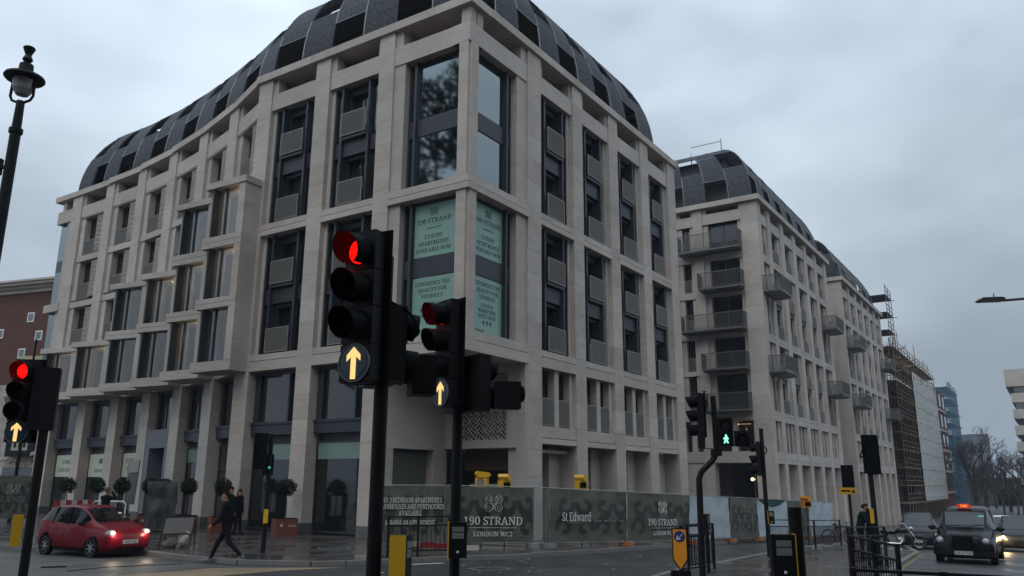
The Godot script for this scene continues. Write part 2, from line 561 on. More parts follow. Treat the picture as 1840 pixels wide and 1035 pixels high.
# a pierced stone screen: slab with rows of real star-shaped gaps, made of small stone pieces
func screen_mesh(w: float, h: float, cell: float) -> ArrayMesh:
	var key := "s%d_%d" % [roundi(w * 100), roundi(h * 100)]
	if lattices.has(key):
		return lattices[key]
	var st := begin()
	var nx := maxi(1, roundi(w / cell))
	var ny := maxi(1, roundi(h / cell))
	var cx := w / nx
	var cy := h / ny
	for i in nx:
		for j in ny:
			var o := Vector3(-w / 2 + cx * (i + 0.5), cy * (j + 0.5), 0)
			for k in 4:
				var a := PI / 4 + PI / 2 * k
				var d := Vector3(cos(a) * cx, sin(a) * cy, 0) * 0.70
				bar(st, o + d * 0.25, o + d, cell * 0.12, 0.05)
				var e := Vector3(cos(a + PI / 4) * cx, sin(a + PI / 4) * cy, 0) * 0.5
				bar(st, o + d * 0.62, o + e, cell * 0.10, 0.05)
			bar(st, o + Vector3(-cx * 0.10, 0, 0), o + Vector3(cx * 0.10, 0, 0), cell * 0.2, 0.06)
	for s in [-1.0, 1.0]:
		sbox(st, s * w / 2 - 0.02, s * w / 2 + 0.02, 0, h, -0.04, 0.04)
	lattices[key] = st.commit()
	return lattices[key]

func curtain_mesh(w: float, h: float) -> ArrayMesh:
	var key := "c%d_%d" % [roundi(w * 100), roundi(h * 100)]
	if lattices.has(key):
		return lattices[key]
	var st := begin()
	var n := 14
	for k in n:
		var x0 := -w / 2 + w * k / n
		var x1 := -w / 2 + w * (k + 1) / n
		var z0 := 0.03 * (1 if k % 2 else -1)
		quad(st, Vector3(x0, 0, z0), Vector3(x0, h, z0), Vector3(x1, h, -z0), Vector3(x1, 0, -z0))
	lattices[key] = st.commit()
	return lattices[key]

# a window two storeys high in a dark metal frame, with two pierced balustrades. Base middle at the frame's origin.
func pair_window(root: Node3D, f: Transform3D, hh: float) -> MeshInstance3D:
	var st := begin()
	var s := hh / 5.7
	for q in [-1.0, 1.0]:
		sbox(st, q * 0.79 - 0.06, q * 0.79 + 0.06, 0.02, hh, -0.62, -0.20)
		sbox(st, q * 1.27 - 0.04, q * 1.27 + 0.04, 0.02, hh, -0.62, -0.30)
		sbox(st, q * 1.03 - 0.20, q * 1.03 + 0.20, 2.42 * s, 3.12 * s, -0.60, -0.36)
	sbox(st, -0.72, 0.72, 2.40 * s, 3.08 * s, -0.55, -0.32)
	sbox(st, -0.72, 0.72, 3.12 * s, 3.24 * s, -0.60, -0.14)
	sbox(st, -1.31, 1.31, hh - 0.09, hh, -0.60, -0.42)
	sbox(st, -0.72, 0.72, 2.24 * s, 2.36 * s, -0.83, -0.5)
	sbox(st, -0.72, 0.72, hh - 0.36, hh - 0.1, -0.83, -0.55)
	sbox(st, -0.03, 0.03, 0.02, 2.24 * s, -0.83, -0.76)
	sbox(st, -0.03, 0.03, 3.24 * s, hh - 0.36, -0.83, -0.76)
	for q in [-1.0, 1.0]:
		sbox(st, q * 0.68 - 0.04, q * 0.68 + 0.04, 0.02, hh - 0.1, -0.83, -0.60)
	var o := put(root, "window", st.commit(), M.metal, f)
	var lo := [[0.03, 2.24 * s], [3.24 * s, hh - 0.36]]
	for e in lo:
		for q in [-1.0, 1.0]:
			bx(o, "pane", f, q * 1.04 - 0.19, q * 1.04 + 0.19, e[0], e[1], -0.415, -0.40, M.coated_glass)
			bx(o, "pane", f, q * 0.335 - 0.30, q * 0.335 + 0.30, e[0], e[1], -0.805, -0.79, M.glass)
	for y in [0.10 * s, 3.28 * s]:
		put(o, "balustrade", lattice_mesh(1.44, 1.06, 0.115, 0.042), M.lattice, f * Transform3D(Basis.IDENTITY, Vector3(0, y, -0.10)))
	return o

func curtains(o: MeshInstance3D, f: Transform3D, hh: float) -> void:
	for y in [0.05, hh * 0.57]:
		if rng.randf() < 0.55:
			var side := -1.0 if rng.randf() < 0.5 else 1.0
			put(o, "curtain", curtain_mesh(0.34, 2.2), M.curtain, f * Transform3D(Basis.IDENTITY, Vector3(side * 0.42, y, -0.95)))

# a single window with a pierced balustrade, width w, height hh
var window_kinds := {}
func single_window(root: Node3D, f: Transform3D, w: float, hh: float, rail: float, back := -0.45, dark := false) -> MeshInstance3D:
	var key := "%d_%d_%d_%d_%s" % [roundi(w * 100), roundi(hh * 100), roundi(rail * 100), roundi(back * 100), dark]
	if window_kinds.has(key):
		var c: MeshInstance3D = window_kinds[key].duplicate()
		c.name = "window"
		root.add_child(c, true)
		c.global_transform = f
		return c
	var st := begin()
	sbox(st, -w / 2, -w / 2 + 0.07, 0, hh, back - 0.08, back)
	sbox(st, w / 2 - 0.07, w / 2, 0, hh, back - 0.08, back)
	sbox(st, -w / 2 + 0.07, w / 2 - 0.07, hh - 0.16, hh, back - 0.08, back)
	sbox(st, -w / 2 + 0.07, w / 2 - 0.07, 0, 0.06, back - 0.08, back)
	sbox(st, -0.03, 0.03, 0.06, hh - 0.16, back - 0.07, back - 0.01)
	var o := put(root, "window", st.commit(), M.metal, f)
	for q in [-1.0, 1.0]:
		bx(o, "pane", f, q * (w / 4 - 0.01) - (w / 4 - 0.055), q * (w / 4 - 0.01) + (w / 4 - 0.055), 0.06, hh - 0.16, back - 0.05, back - 0.035, M.glass)
	if rail > 0:
		put(o, "balustrade", lattice_mesh(w - 0.02, rail, 0.125, 0.05), M.lattice, f * Transform3D(Basis.IDENTITY, Vector3(0, 0.02, minf(back + 0.3, -0.1))))
	window_kinds[key] = o
	return o

# ---------------------------------------------------------------- curved roofs of dark metal panels
func roof_point(q: Vector3, inn: Vector3, h0: float, th: float, setback: float, a: float, b: float, off: float) -> Vector3:
	var i := setback + a * (1.0 - cos(th)) + off * cos(th)
	return q + inn * i + Vector3(0, h0 + b * sin(th) - off * sin(th), 0)

func roof_panel(root: Node3D, q0: Vector3, i0: Vector3, q1: Vector3, i1: Vector3, h0: float, t0: float, t1: float, sb: float, a: float, b: float) -> void:
	var st := begin()
	var n := maxi(2, int(ceil((t1 - t0) / 0.16)))
	var rows := []
	for k in n + 1:
		var th := lerpf(t0, t1, float(k) / n)
		rows.append([roof_point(q0, i0, h0, th, sb, a, b, 0.0), roof_point(q1, i1, h0, th, sb, a, b, 0.0), roof_point(q0, i0, h0, th, sb, a, b, 0.09), roof_point(q1, i1, h0, th, sb, a, b, 0.09)])
	for k in n:
		var r: Array = rows[k]
		var s: Array = rows[k + 1]
		quad(st, r[0], s[0], s[1], r[1])
		quad(st, r[3], s[3], s[2], r[2])
		quad(st, r[2], s[2], s[0], r[0])
		quad(st, r[1], s[1], s[3], r[3])
	quad(st, rows[0][2], rows[0][0], rows[0][1], rows[0][3])
	quad(st, rows[n][0], rows[n][2], rows[n][3], rows[n][1])
	put(root, "roof_panel", st.commit(), M["roof%d" % (rng.randi() % 3)])
	var rb := begin()
	for k in n:
		bar(rb, rows[k][0], rows[k + 1][0], 0.05, 0.05)
	bar(rb, rows[0][0], rows[0][1], 0.04)
	bar(rb, rows[n][0], rows[n][1], 0.04)
	put(root, "roof_rib", rb.commit(), M.roof_rib)

# path runs from left to right as seen from the street
func curved_roof(root: Node3D, path: Array, h0: float, sb: float, a: float, b: float, col: float, start: int, plain := []) -> void:
	var inn := []
	for k in path.size():
		var v := []
		if k > 0:
			var d: Vector3 = (path[k] - path[k - 1]).normalized()
			v.append(-d.cross(Vector3.UP))
		if k < path.size() - 1:
			var d: Vector3 = (path[k + 1] - path[k]).normalized()
			v.append(-d.cross(Vector3.UP))
		inn.append(v[0] if v.size() == 1 else (v[0] + v[1]) / (1.0 + v[0].dot(v[1])))
	var kind := start
	for k in path.size() - 1:
		var l: float = path[k].distance_to(path[k + 1])
		var n := maxi(1, roundi(l / col))
		for j in n:
			var u0 := float(j) / n
			var u1 := float(j + 1) / n
			var q0: Vector3 = path[k].lerp(path[k + 1], u0)
			var q1: Vector3 = path[k].lerp(path[k + 1], u1)
			var i0: Vector3 = inn[k].lerp(inn[k + 1], u0)
			var i1: Vector3 = inn[k].lerp(inn[k + 1], u1)
			if k in plain:
				roof_panel(root, q0, i0, q1, i1, h0, 0.0, 0.75, sb, a, b)
				roof_panel(root, q0, i0, q1, i1, h0, 0.755, 1.5, sb, a, b)
			elif kind % 2 == 0:
				roof_panel(root, q0, i0, q1, i1, h0, 0.0, 0.52, sb, a, b)
				roof_panel(root, q0, i0, q1, i1, h0, 0.96, 1.5, sb, a, b)
			else:
				roof_panel(root, q0, i0, q1, i1, h0, 0.345, 0.86, sb, a, b)
				roof_panel(root, q0, i0, q1, i1, h0, 0.865, 1.5, sb, a, b)
			kind += 1

func block(root: Node3D, called: String, poly: PackedVector2Array, y0: float, y1: float, material: Material) -> void:
	# an upright prism over a polygon of the plan (x, z)
	var st := begin()
	var flip := PackedVector2Array()
	for p in poly:
		flip.append(Vector2(p.x, -p.y))
	prism(st, flip, y0, y1, Transform3D(Basis(Vector3.RIGHT, Vector3(0, 0, -1), Vector3.UP), Vector3.ZERO))
	put(root, called, st.commit(), material)

# ---------------------------------------------------------------- the corner building
# ends of the bays of its curved left wing, (right end, left end), from the bend outwards
const WING := [
	[-12.27, -35.03, -14.06, -37.28], [-14.81, -38.14, -16.72, -40.22], [-17.48, -40.99, -19.51, -42.94],
	[-20.35, -43.81, -22.50, -45.59], [-23.36, -46.41, -25.66, -48.04], [-26.53, -48.78, -28.94, -50.39]]
# the stone boxes in front of it: right front corner, left front corner, storeys
const ORIELS := [
	[-12.10, -33.73, -14.28, -35.01, 3], [-14.58, -36.67, -16.88, -37.95, 3], [-17.20, -39.62, -19.60, -40.72, 2],
	[-19.85, -41.89, -22.35, -42.98, 2], [-22.82, -44.43, -25.55, -45.60, 1], [-26.03, -46.93, -28.75, -48.05, 1]]

func cornice_run(root: Node3D, f: Transform3D, x0: float, x1: float, y0: float, y1: float, out: float) -> void:
	var n := maxi(1, roundi((x1 - x0) / 1.9))
	for k in n:
		bx(root, "cornice_stone", f, lerpf(x0, x1, float(k) / n) + 0.003, lerpf(x0, x1, float(k + 1) / n) - 0.003, y0, y1, -1.3, out, stone())

func band(root: Node3D, f: Transform3D, x0: float, x1: float, y0: float, ym: float, y1: float, out: float) -> void:
	bx(root, "band", f, x0, x1, y0, ym - 0.03, -0.62, out, stone())
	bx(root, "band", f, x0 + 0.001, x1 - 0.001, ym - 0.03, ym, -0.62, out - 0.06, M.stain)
	bx(root, "sill", f, x0, x1, ym, y1, -0.62, out - 0.012, stone())

func attic(root: Node3D, f: Transform3D, x0: float, x1: float, low: float, top: float) -> void:
	bx(root, "beam", f, x0, x1, low, low + 0.82, -0.7, -0.07, stone())
	bx(root, "stub", f, x0, x0 + 0.3, low + 0.82, top, -0.55, -0.12, stone())
	bx(root, "stub", f, x1 - 0.16, x1, low + 0.82, top, -0.55, -0.12, stone())
	var st := begin()
	sbox(st, x0 + 0.3, x1 - 0.16, low + 1.28, low + 1.33, -0.75, -0.70)
	for k in 8:
		var x := lerpf(x0 + 0.4, x1 - 0.3, k / 7.0)
		sbox(st, x - 0.015, x + 0.015, low + 0.82, low + 1.28, -0.74, -0.71)
	put(root, "railing", st.commit(), M.steel, f)

func jambs(root: Node3D, f: Transform3D, x0: float, x1: float, y0: float, y1: float) -> void:
	bx(root, "jamb", f, x0, x0 + 0.19, y0, y1, -0.62, -0.24, stone())
	bx(root, "jamb", f, x1 - 0.19, x1, y0, y1, -0.62, -0.24, stone())

func front_bay(root: Node3D, f: Transform3D, x0: float, x1: float) -> void:
	attic(root, f, x0, x1, 19.07, 20.68)
	jambs(root, f, x0, x1, 13.36, 19.07)
	jambs(root, f, x0, x1, 7.36, 12.83)
	band(root, f, x0, x1, 12.83, 13.10, 13.36, 0.0)
	band(root, f, x0, x1, 6.65, 7.10, 7.36, 0.0)
	var mid := f * Transform3D(Basis.IDENTITY, Vector3((x0 + x1) / 2, 13.34, 0))
	curtains(pair_window(root, mid, 5.72), mid, 5.72)
	mid = f * Transform3D(Basis.IDENTITY, Vector3((x0 + x1) / 2, 7.34, 0))
	curtains(pair_window(root, mid, 5.48), mid, 5.48)

# ground and first floor of a street bay: shop window, dark spandrel, wide window
func shop_bay(root: Node3D, f: Transform3D, x0: float, x1: float, kind: String) -> void:
	var st := begin()
	sbox(st, x0, x1, 3.92, 4.36, -0.62, -0.36)
	sbox(st, x0, x1, 4.36, 4.46, -0.62, -0.30)
	sbox(st, x0, x1, 3.62, 3.92, -0.9, -0.7)
	sbox(st, x0, x0 + 0.32, 4.46, 6.65, -0.62, -0.44)
	sbox(st, x0 + 0.32, x1 - 0.12, 6.50, 6.65, -0.62, -0.44)
	sbox(st, x1 - 0.12, x1, 4.46, 6.65, -0.62, -0.44)
	sbox(st, x1 - 0.82, x1 - 0.74, 4.46, 6.50, -0.60, -0.40)
	sbox(st, x0, x1, 3.55, 3.62, -0.68, -0.58)
	sbox(st, x0, x0 + 0.06, 0.05, 3.55, -0.68, -0.58)
	sbox(st, x1 - 0.06, x1, 0.05, 3.55, -0.68, -0.58)
	sbox(st, x0 + 0.06, x1 - 0.06, 0.05, 0.14, -0.68, -0.58)
	var o := put(root, "window_frame", st.commit(), M.metal, f)
	bx(o, "pane", f, x0 + 0.32, x1 - 0.82, 4.46, 6.50, -0.55, -0.535, M.glass)
	bx(o, "pane", f, x1 - 0.74, x1 - 0.12, 4.46, 6.50, -0.55, -0.535, M.glass)
	put(o, "curtain", curtain_mesh(0.5, 2.0), M.curtain, f * Transform3D(Basis.IDENTITY, Vector3(x0 + 0.62, 4.46, -0.8)))
	if kind == "portal":
		bx(root, "doorway_surround", f, x0, x0 + 0.55, 0.0, 4.6, -0.9, -0.02, M.grey_portal)
		bx(root, "doorway_surround", f, x1 - 0.35, x1, 0.0, 4.6, -0.9, -0.02, M.grey_portal)
		bx(root, "doorway_surround", f, x0 + 0.55, x1 - 0.35, 3.65, 4.6, -0.9, -0.022, M.grey_portal)
		bx(root, "door_leaf", f, x0 + 0.55, x1 - 0.35, 0.05, 3.65, -1.3, -1.2, M.slate_panel)
	elif kind == "door":
		var d := begin()
		var xm := (x0 + x1) / 2 + 0.2
		sbox(d, xm - 0.05, xm + 0.05, 0.14, 3.55, -0.66, -0.56)
		sbox(d, x0 + 0.06, x1 - 0.06, 2.5, 2.58, -0.66, -0.56)
		put(o, "door_frame", d.commit(), M.metal, f)
		bx(o, "pane", f, x0 + 0.06, x1 - 0.06, 0.14, 3.55, -0.63, -0.615, M.glass)
	else:
		bx(o, "pane", f, x0 + 0.06, x1 - 0.06, 0.14, 3.55, -0.64, -0.625, M.glass)
		if kind == "cream":
			bx(o, "window_film", f, x0 + 0.08, x1 - 0.08, 2.20, 3.5, -0.62, -0.612, M.cream_film)
		else:
			bx(o, "window_film", f, x0 + 0.08, x1 - 0.08, 2.9, 3.55, -0.62, -0.612, M.frost)

func lit_line(root: Node3D, f: Transform3D, x0: float, x1: float, y: float, z: float) -> void:
	var o := bx(root, "strip_light", f, x0, x1, y, y + 0.05, z - 0.12, z, M.strip_lamp)
	var l := OmniLight3D.new()
	l.name = "strip_glow"
	l.light_color = Color(1.0, 0.87, 0.68)
	l.light_energy = 0.28
	l.light_size = 0.2
	l.shadow_enabled = true
	l.omni_range = 6.0
	o.add_child(l)
	l.global_position = f * Vector3(x1 - 0.12, y - 0.45, z - 0.30)

func make_corner_building() -> void:
	var root := thing("corner_building", C0, "pale stone corner building with curved dark metal roof and green posters in its corner windows", "building")
	var el := heading(HEAD_L)
	var er := heading(HEAD_R)
	var fl := frame(C0, -el)
	var fr := frame(C0, er)
	# straight left front: x = -(metres left of the corner)
	pillar(root, fl, -4.84, -4.0, 0, 20.68, 1.0, 0.95, 0.42)
	pillar(root, fl, -8.70, -7.82, 0, 20.68, 1.0, 0.95, 0.42)
	pillar(root, fl, -12.62, -11.68, 0, 20.68, 1.0, 0.95, 0.42)
	front_bay(root, fl, -7.82, -4.84)
	front_bay(root, fl, -11.68, -8.70)
	shop_bay(root, fl, -7.82, -4.84, "shop")
	shop_bay(root, fl, -11.68, -8.70, "shop")
	cornice_run(root, fl, -12.75, 0.13, 20.68, 21.05, 0.13)
	# right front
	pillar(root, fr, 4.18, 5.23, -0.8, 20.68, 1.0, 0.95)
	pillar(root, fr, 8.10, 9.03, -0.8, 20.68, 1.0, 0.95)
	pillar(root, fr, 11.86, 12.83, -0.8, 20.68, 1.0, 0.95)
	pillar(root, fr, 15.67, 16.68, -0.8, 20.68, 1.0, 0.95)
	pillar(root, fr, 19.44, 20.55, -0.8, 20.68, 1.0, 0.95)
	cornice_run(root, fr, 1.3, 20.75, 20.68, 21.05, 0.13)
	for q in [[5.23, 8.10], [9.03, 11.86], [12.83, 15.67], [16.68, 19.44]]:
		var x0: float = q[0]
		var x1: float = q[1]
		front_bay(root, fr, x0, x1)
		# paired windows of the first floor over an open arcade
		var w := (x1 - x0)
		band(root, fr, x0, x1, 3.55, 3.80, 4.26, -0.03)
		bx(root, "mullion", fr, x0 + w * 0.5 - 0.17, x0 + w * 0.5 + 0.17, 4.26, 6.65, -0.62, -0.16, stone())
		bx(root, "jamb", fr, x0, x0 + 0.30, 4.26, 6.65, -0.62, -0.18, stone())
		bx(root, "jamb", fr, x1 - 0.30, x1, 4.26, 6.65, -0.62, -0.18, stone())
		for s in [0.30 + (w / 2 - 0.47) / 2, w - 0.30 - (w / 2 - 0.47) / 2]:
			single_window(root, fr * Transform3D(Basis.IDENTITY, Vector3(x0 + s, 4.30, 0)), w / 2 - 0.48, 2.35, 1.12, -0.5, true)
		bx(root, "arcade_wall", fr, x1 - 0.9, x1 + 0.02, -0.8, 3.55, -1.6, -0.9, stone())
		bx(root, "shop_front", fr, x0, x1 - 0.9, -0.8, 3.5, -1.5, -1.4, M.mirror_glass)
		bx(root, "site_panel", fr, x0 + 0.03, x0 + 1.25, -0.6, 1.95, -1.2, -1.17, M.white_paint)
	# corner bay: two tall corner windows over a notch
	for side in [[fl, -1.0], [fr, 1.0]]:
		var f: Transform3D = side[0]
		var s: float = side[1]
		for z in [[13.36, 19.07], [7.40, 12.83]]:
			var y0: float = z[0]
			var y1: float = z[1]
			bx(root, "corner_column", f, s * 0.12, s * 0.57, y0, y1, -0.5, -0.012 if s < 0 else -0.015, stone())
			bx(root, "jamb", f, s * 3.42, s * 4.02 if s < 0 else 4.18, y0, y1, -0.9, -0.09, stone())
			var st := begin()
			sbox(st, minf(s * 3.04, s * 2.92), maxf(s * 3.04, s * 2.92), y0, y1, -0.75, -0.26)
			sbox(st, minf(s * 3.42, s * 3.34), maxf(s * 3.42, s * 3.34), y0, y1, -0.75, -0.4)
			sbox(st, minf(s * 0.57, s * 3.34), maxf(s * 0.57, s * 3.34), y0 + 2.35, y0 + 3.12, -0.52, -0.40)
			sbox(st, minf(s * 0.57, s * 2.92), maxf(s * 0.57, s * 2.92), y1 - 0.10, y1, -0.52, -0.40)
			var o := put(root, "corner_window", st.commit(), M.metal, f)
			for e in [[y0, y0 + 2.35], [y0 + 3.12, y1 - 0.1]]:
				bx(o, "pane", f, s * 0.50, s * 2.92, e[0], e[1], -0.46, -0.445, M.corner_glass)
				bx(o, "pane", f, s * 3.04, s * 3.34, e[0], e[1], -0.5, -0.485, M.coated_glass)
				if y0 < 10:
					bx(o, "poster", f, s * 0.60, s * 2.90, e[0] + 0.03, e[1] - 0.03, -0.44, -0.434, M.green_film)
			if y0 < 10:
				posters(o, f, s, y0)
	bx(root, "beam", fl, -4.0, -0.07, 19.07, 19.92, -0.9, -0.04, stone())
	bx(root, "beam", fr, 0.0, 4.18, 19.07, 19.92, -0.9, -0.042, stone())
	bx(root, "attic_post", fl, -0.55, -0.1, 19.92, 20.68, -0.5, -0.1, stone())
	bx(root, "attic_post", fr, 0.56, 0.95, 19.92, 20.68, -0.5, -0.1, stone())
	bx(root, "attic_post", fl, -4.0, -3.6, 19.92, 20.68, -0.6, -0.1, stone())
	bx(root, "attic_post", fr, 3.75, 4.18, 19.92, 20.68, -0.6, -0.1, stone())
	for z in [[12.83, 13.10, 13.38], [6.65, 7.08, 7.42]]:
		band(root, fl, -4.02, 0.06, z[0], z[1], z[2], 0.06)
		band(root, fr, 0.62, 4.18, z[0], z[1], z[2], 0.06)
	bx(root, "soffit", fl, -4.0, -0.1, 6.68, 6.80, -4.2, -0.62, stone())
	# the notch under the corner: a wall with a shop window, a screened balcony and an open entrance
	var fn := frame(C0 + el * 4.0, er)
	bx(root, "notch_wall", fn, 0.02, 0.85, 0, 3.28, -0.9, 0.0, stone())
	bx(root, "notch_wall", fn, 3.35, 4.2, 0, 3.28, -0.9, 0.0, stone())
	bx(root, "notch_wall", fn, 0.02, 4.2, 3.284, 5.0, -0.9, 0.0, M.stone1)
	bx(root, "notch_wall", fn, 0.02, 4.2, 5.004, 6.66, -0.9, 0.0, M.stone1)
	var nw := bx(root, "window_frame", fn, 0.85, 3.35, 3.18, 3.28, -0.5, -0.3, M.metal)
	bx(nw, "pane", fn, 0.85, 3.35, 0.1, 3.18, -0.42, -0.40, M.frost_glass)
	var fs := frame(C0 + er * 4.0, -el)
	bx(root, "balcony_wall", fs, -4.0, -3.5, 3.35, 5.0, -0.3, 0.0, M.stone1)
	bx(root, "balcony_wall", fs, -0.9, -0.42, 3.35, 5.0, -0.3, 0.0, M.stone1)
	bx(root, "balcony_wall", fs, -3.5, -0.9, 3.35, 3.68, -0.3, -0.002, M.stone1)
	bx(root, "balcony_wall", fs, -3.5, -0.9, 4.82, 5.0, -0.3, -0.002, M.stone1)
	put(root, "stone_screen", screen_mesh(2.6, 1.14, 0.37), M.stone1, fs * Transform3D(Basis.IDENTITY, Vector3(-2.2, 3.68, -0.1)))
	bx(root, "balcony_back", fs, -3.5, -0.9, 3.3, 6.6, -2.3, -2.2, M.stone0)
	bx(root, "balcony_post", fs, -0.9, -0.42, 5.004, 6.66, -0.3, -0.05, M.stone1)
	bx(root, "balcony_post", fs, -4.0, -3.5, 5.004, 6.66, -0.3, -0.05, M.stone1)
	bx(root, "balcony_wall", fs, -3.5, -0.9, 6.35, 6.66, -0.3, -0.05, M.stone1)
	put(root, "stone_screen", screen_mesh(2.6, 1.30, 0.37), M.stone1, fs * Transform3D(Basis.IDENTITY, Vector3(-2.2, 5.02, -0.15)))
	bx(root, "corner_pier", fs, -0.42, 0.0, 0, 6.66, -1.0, 0.015, M.stone2)
	bx(root, "entrance_beam", fs, -3.6, -0.42, 2.5, 3.34, -1.2, -1.0, M.timber)
	bx(root, "entrance_wall", fs, -4.0, -0.42, 0, 3.34, -5.2, -5.0, M.stone0)
	bx(root, "entrance_ceiling", fs, -4.0, -0.42, 3.22, 3.34, -5.0, -1.2, M.stone0)
	bx(root, "site_panel", fs, -3.7, -0.5, 0, 1.95, -1.5, -1.47, M.white_paint)
	make_wing(root, el)
	# inside: dark rooms behind the windows, and the flat deck
	var pts := PackedVector2Array([Vector2(-31.6, -51.9), Vector2(-29.4, -50.7)])
	for k in range(5, -1, -1):
		pts.append(Vector2((WING[k][0] + WING[k][2]) / 2, (WING[k][1] + WING[k][3]) / 2))
	pts.append(Vector2((C0 + el * 12.1).x, (C0 + el * 12.1).z))
	pts.append(Vector2(C0.x, C0.z))
	var re := C0 + er * 20.4
	pts.append(Vector2(re.x, re.z))
	var rb := re + el * 16.0
	pts.append(Vector2(rb.x, rb.z))
	var mb := C0 + el * 16 + er * 17
	pts.append(Vector2(mb.x, mb.z))
	pts.append(Vector2(-37, -60))
	var inner: PackedVector2Array = Geometry2D.offset_polygon(pts, -5.2)[0]
	var floors: PackedVector2Array = Geometry2D.offset_polygon(pts, -0.98)[0]
	block(root, "inner_wall", inner, 6.85, 20.66, M.room_wall)
	var cut := PackedVector2Array()
	for q in [[-1.0, -1.0], [5.2, -1.0], [5.2, 9.4], [-1.0, 9.4]]:
		var v: Vector3 = C0 + el * q[0] + er * q[1]
		cut.append(Vector2(v.x, v.z))
	for piece in Geometry2D.clip_polygons(inner, cut):
		block(root, "inner_wall", piece, -0.5, 6.84, M.room_wall)
	for y in [7.0, 10.15, 12.98, 16.15, 19.3]:
		block(root, "floor_slab", floors, y, y + 0.22, M.floor_slab)
	var low_floor: Array = Geometry2D.clip_polygons(floors, cut)
	for piece in low_floor:
		block(root, "floor_slab", piece, 3.66, 3.9, M.floor_slab)
	block(root, "roof_deck", Geometry2D.offset_polygon(pts, -1.0)[0], 20.7, 21.0, M.roof_inner)
	# roof: path from the far left end round to the far right end
	var path := []
	var e0 := Vector3(-30.2, 0, -51.1)
	path.append(e0 + heading(34) * 12.0)
	path.append(e0)
	for k in range(5, -1, -1):
		var p: Array = WING[k]
		if k < 5:
			path.append(Vector3((WING[k + 1][0] + p[2]) / 2, 0, (WING[k + 1][1] + p[3]) / 2))
	path.append(C0 + el * 12.1)
	path.append(C0)
	path.append(C0 + er * 18.6)
	path.append(C0 + er * 18.6 + el * 12.0)
	curved_roof(root, path, 21.0, 0.3, 3.3, 5.25, 1.95, 0, [0, path.size() - 2])
	var rp := PackedVector2Array()
	for q in path:
		rp.append(Vector2(q.x, q.z))
	block(root, "penthouse", Geometry2D.offset_polygon(rp, -2.3)[0], 21.0, 23.34, M.roof_inner)
	block(root, "shade_slab", Geometry2D.offset_polygon(rp, -0.95)[0], 23.35, 23.55, M.roof_inner)  # slab added to block light from above, keeping the lower openings dark
	block(root, "penthouse", Geometry2D.offset_polygon(rp, -4.6)[0], 23.55, 25.4, M.roof_inner)

func posters(o: Node3D, f: Transform3D, s: float, y0: float) -> void:
	var x := s * 1.93
	var z := -0.432
	var g: Material = M.green_ink
	for e in [["190 STRAND", 4.60, 0.20, 1.0], ["LONDON WC2", 4.30, 0.075, 1.0], ["LUXURY", 3.95, 0.165, 0.92], ["APARTMENTS", 3.68, 0.165, 0.92], ["AVAILABLE NOW", 3.41, 0.165, 0.85],
			["EXPERIENCE THE", 2.05, 0.155, 0.88], ["QUALITY FOR", 1.80, 0.155, 0.92], ["YOURSELF", 1.55, 0.155, 0.92], ["SALES &", 1.24, 0.145, 0.9], ["MARKETING", 1.02, 0.145, 0.9], ["SUITE OPEN", 0.80, 0.145, 0.9]]:
		text(o, "poster_line", e[0], e[2], g, f * Transform3D(Basis.IDENTITY, Vector3(x, y0 + e[1], z)), true, e[3], true)
	text(o, "poster_line", "St Edward", 0.11, g, f * Transform3D(Basis.IDENTITY, Vector3(x - 0.5, y0 + 0.22, z)), true, 0.8)
	bx(o, "poster_rule", f, x - 0.6, x + 0.6, y0 + 4.43, y0 + 4.437, z - 0.002, z + 0.002, g)
	emblem(o, f * Transform3D(Basis.IDENTITY, Vector3(x, y0 + 4.97, z)), 0.44, g)
	var st := begin()
	for k in 3:
		var c := Vector2(x - 0.22 + 0.22 * k, y0 + 0.52)
		prism(st, PackedVector2Array([c + Vector2(-0.08, 0.1), c + Vector2(0, -0.1), c + Vector2(0.08, 0.1)]), z - 0.003, z + 0.003)
	put(o, "poster_arrows", st.commit(), g, f)

# the knot of eight loops that stands over the name
func emblem(parent: Node3D, t: Transform3D, w: float, material: Material) -> void:
	var st := begin()
	var u := w / 2.0
	var curves := []
	for sx in [-1.0, 1.0]:
		for e in [[0.52, 0.36, 0.36], [0.50, -0.36, 0.38], [0.56, 0.36, 0.15], [0.54, -0.36, 0.16]]:
			var c := []
			for k in 15:
				var a := TAU * k / 14.0
				c.append(Vector2(sx * e[0] + cos(a) * e[2], e[1] + sin(a) * e[2]))
			curves.append(c)
		var s := []
		for k in 13:
			var v := -1.0 + 2.0 * k / 12.0
			s.append(Vector2(sx * (0.18 + 0.20 * sin(v * PI)), v * 0.62))
		curves.append(s)
	for c in curves:
		for k in c.size() - 1:
			var a: Vector2 = c[k] * u
			var b: Vector2 = c[k + 1] * u
			bar(st, Vector3(a.x, a.y, 0), Vector3(b.x, b.y, 0), w * 0.045, 0.006)
	put(parent, "emblem", st.commit(), material, t)

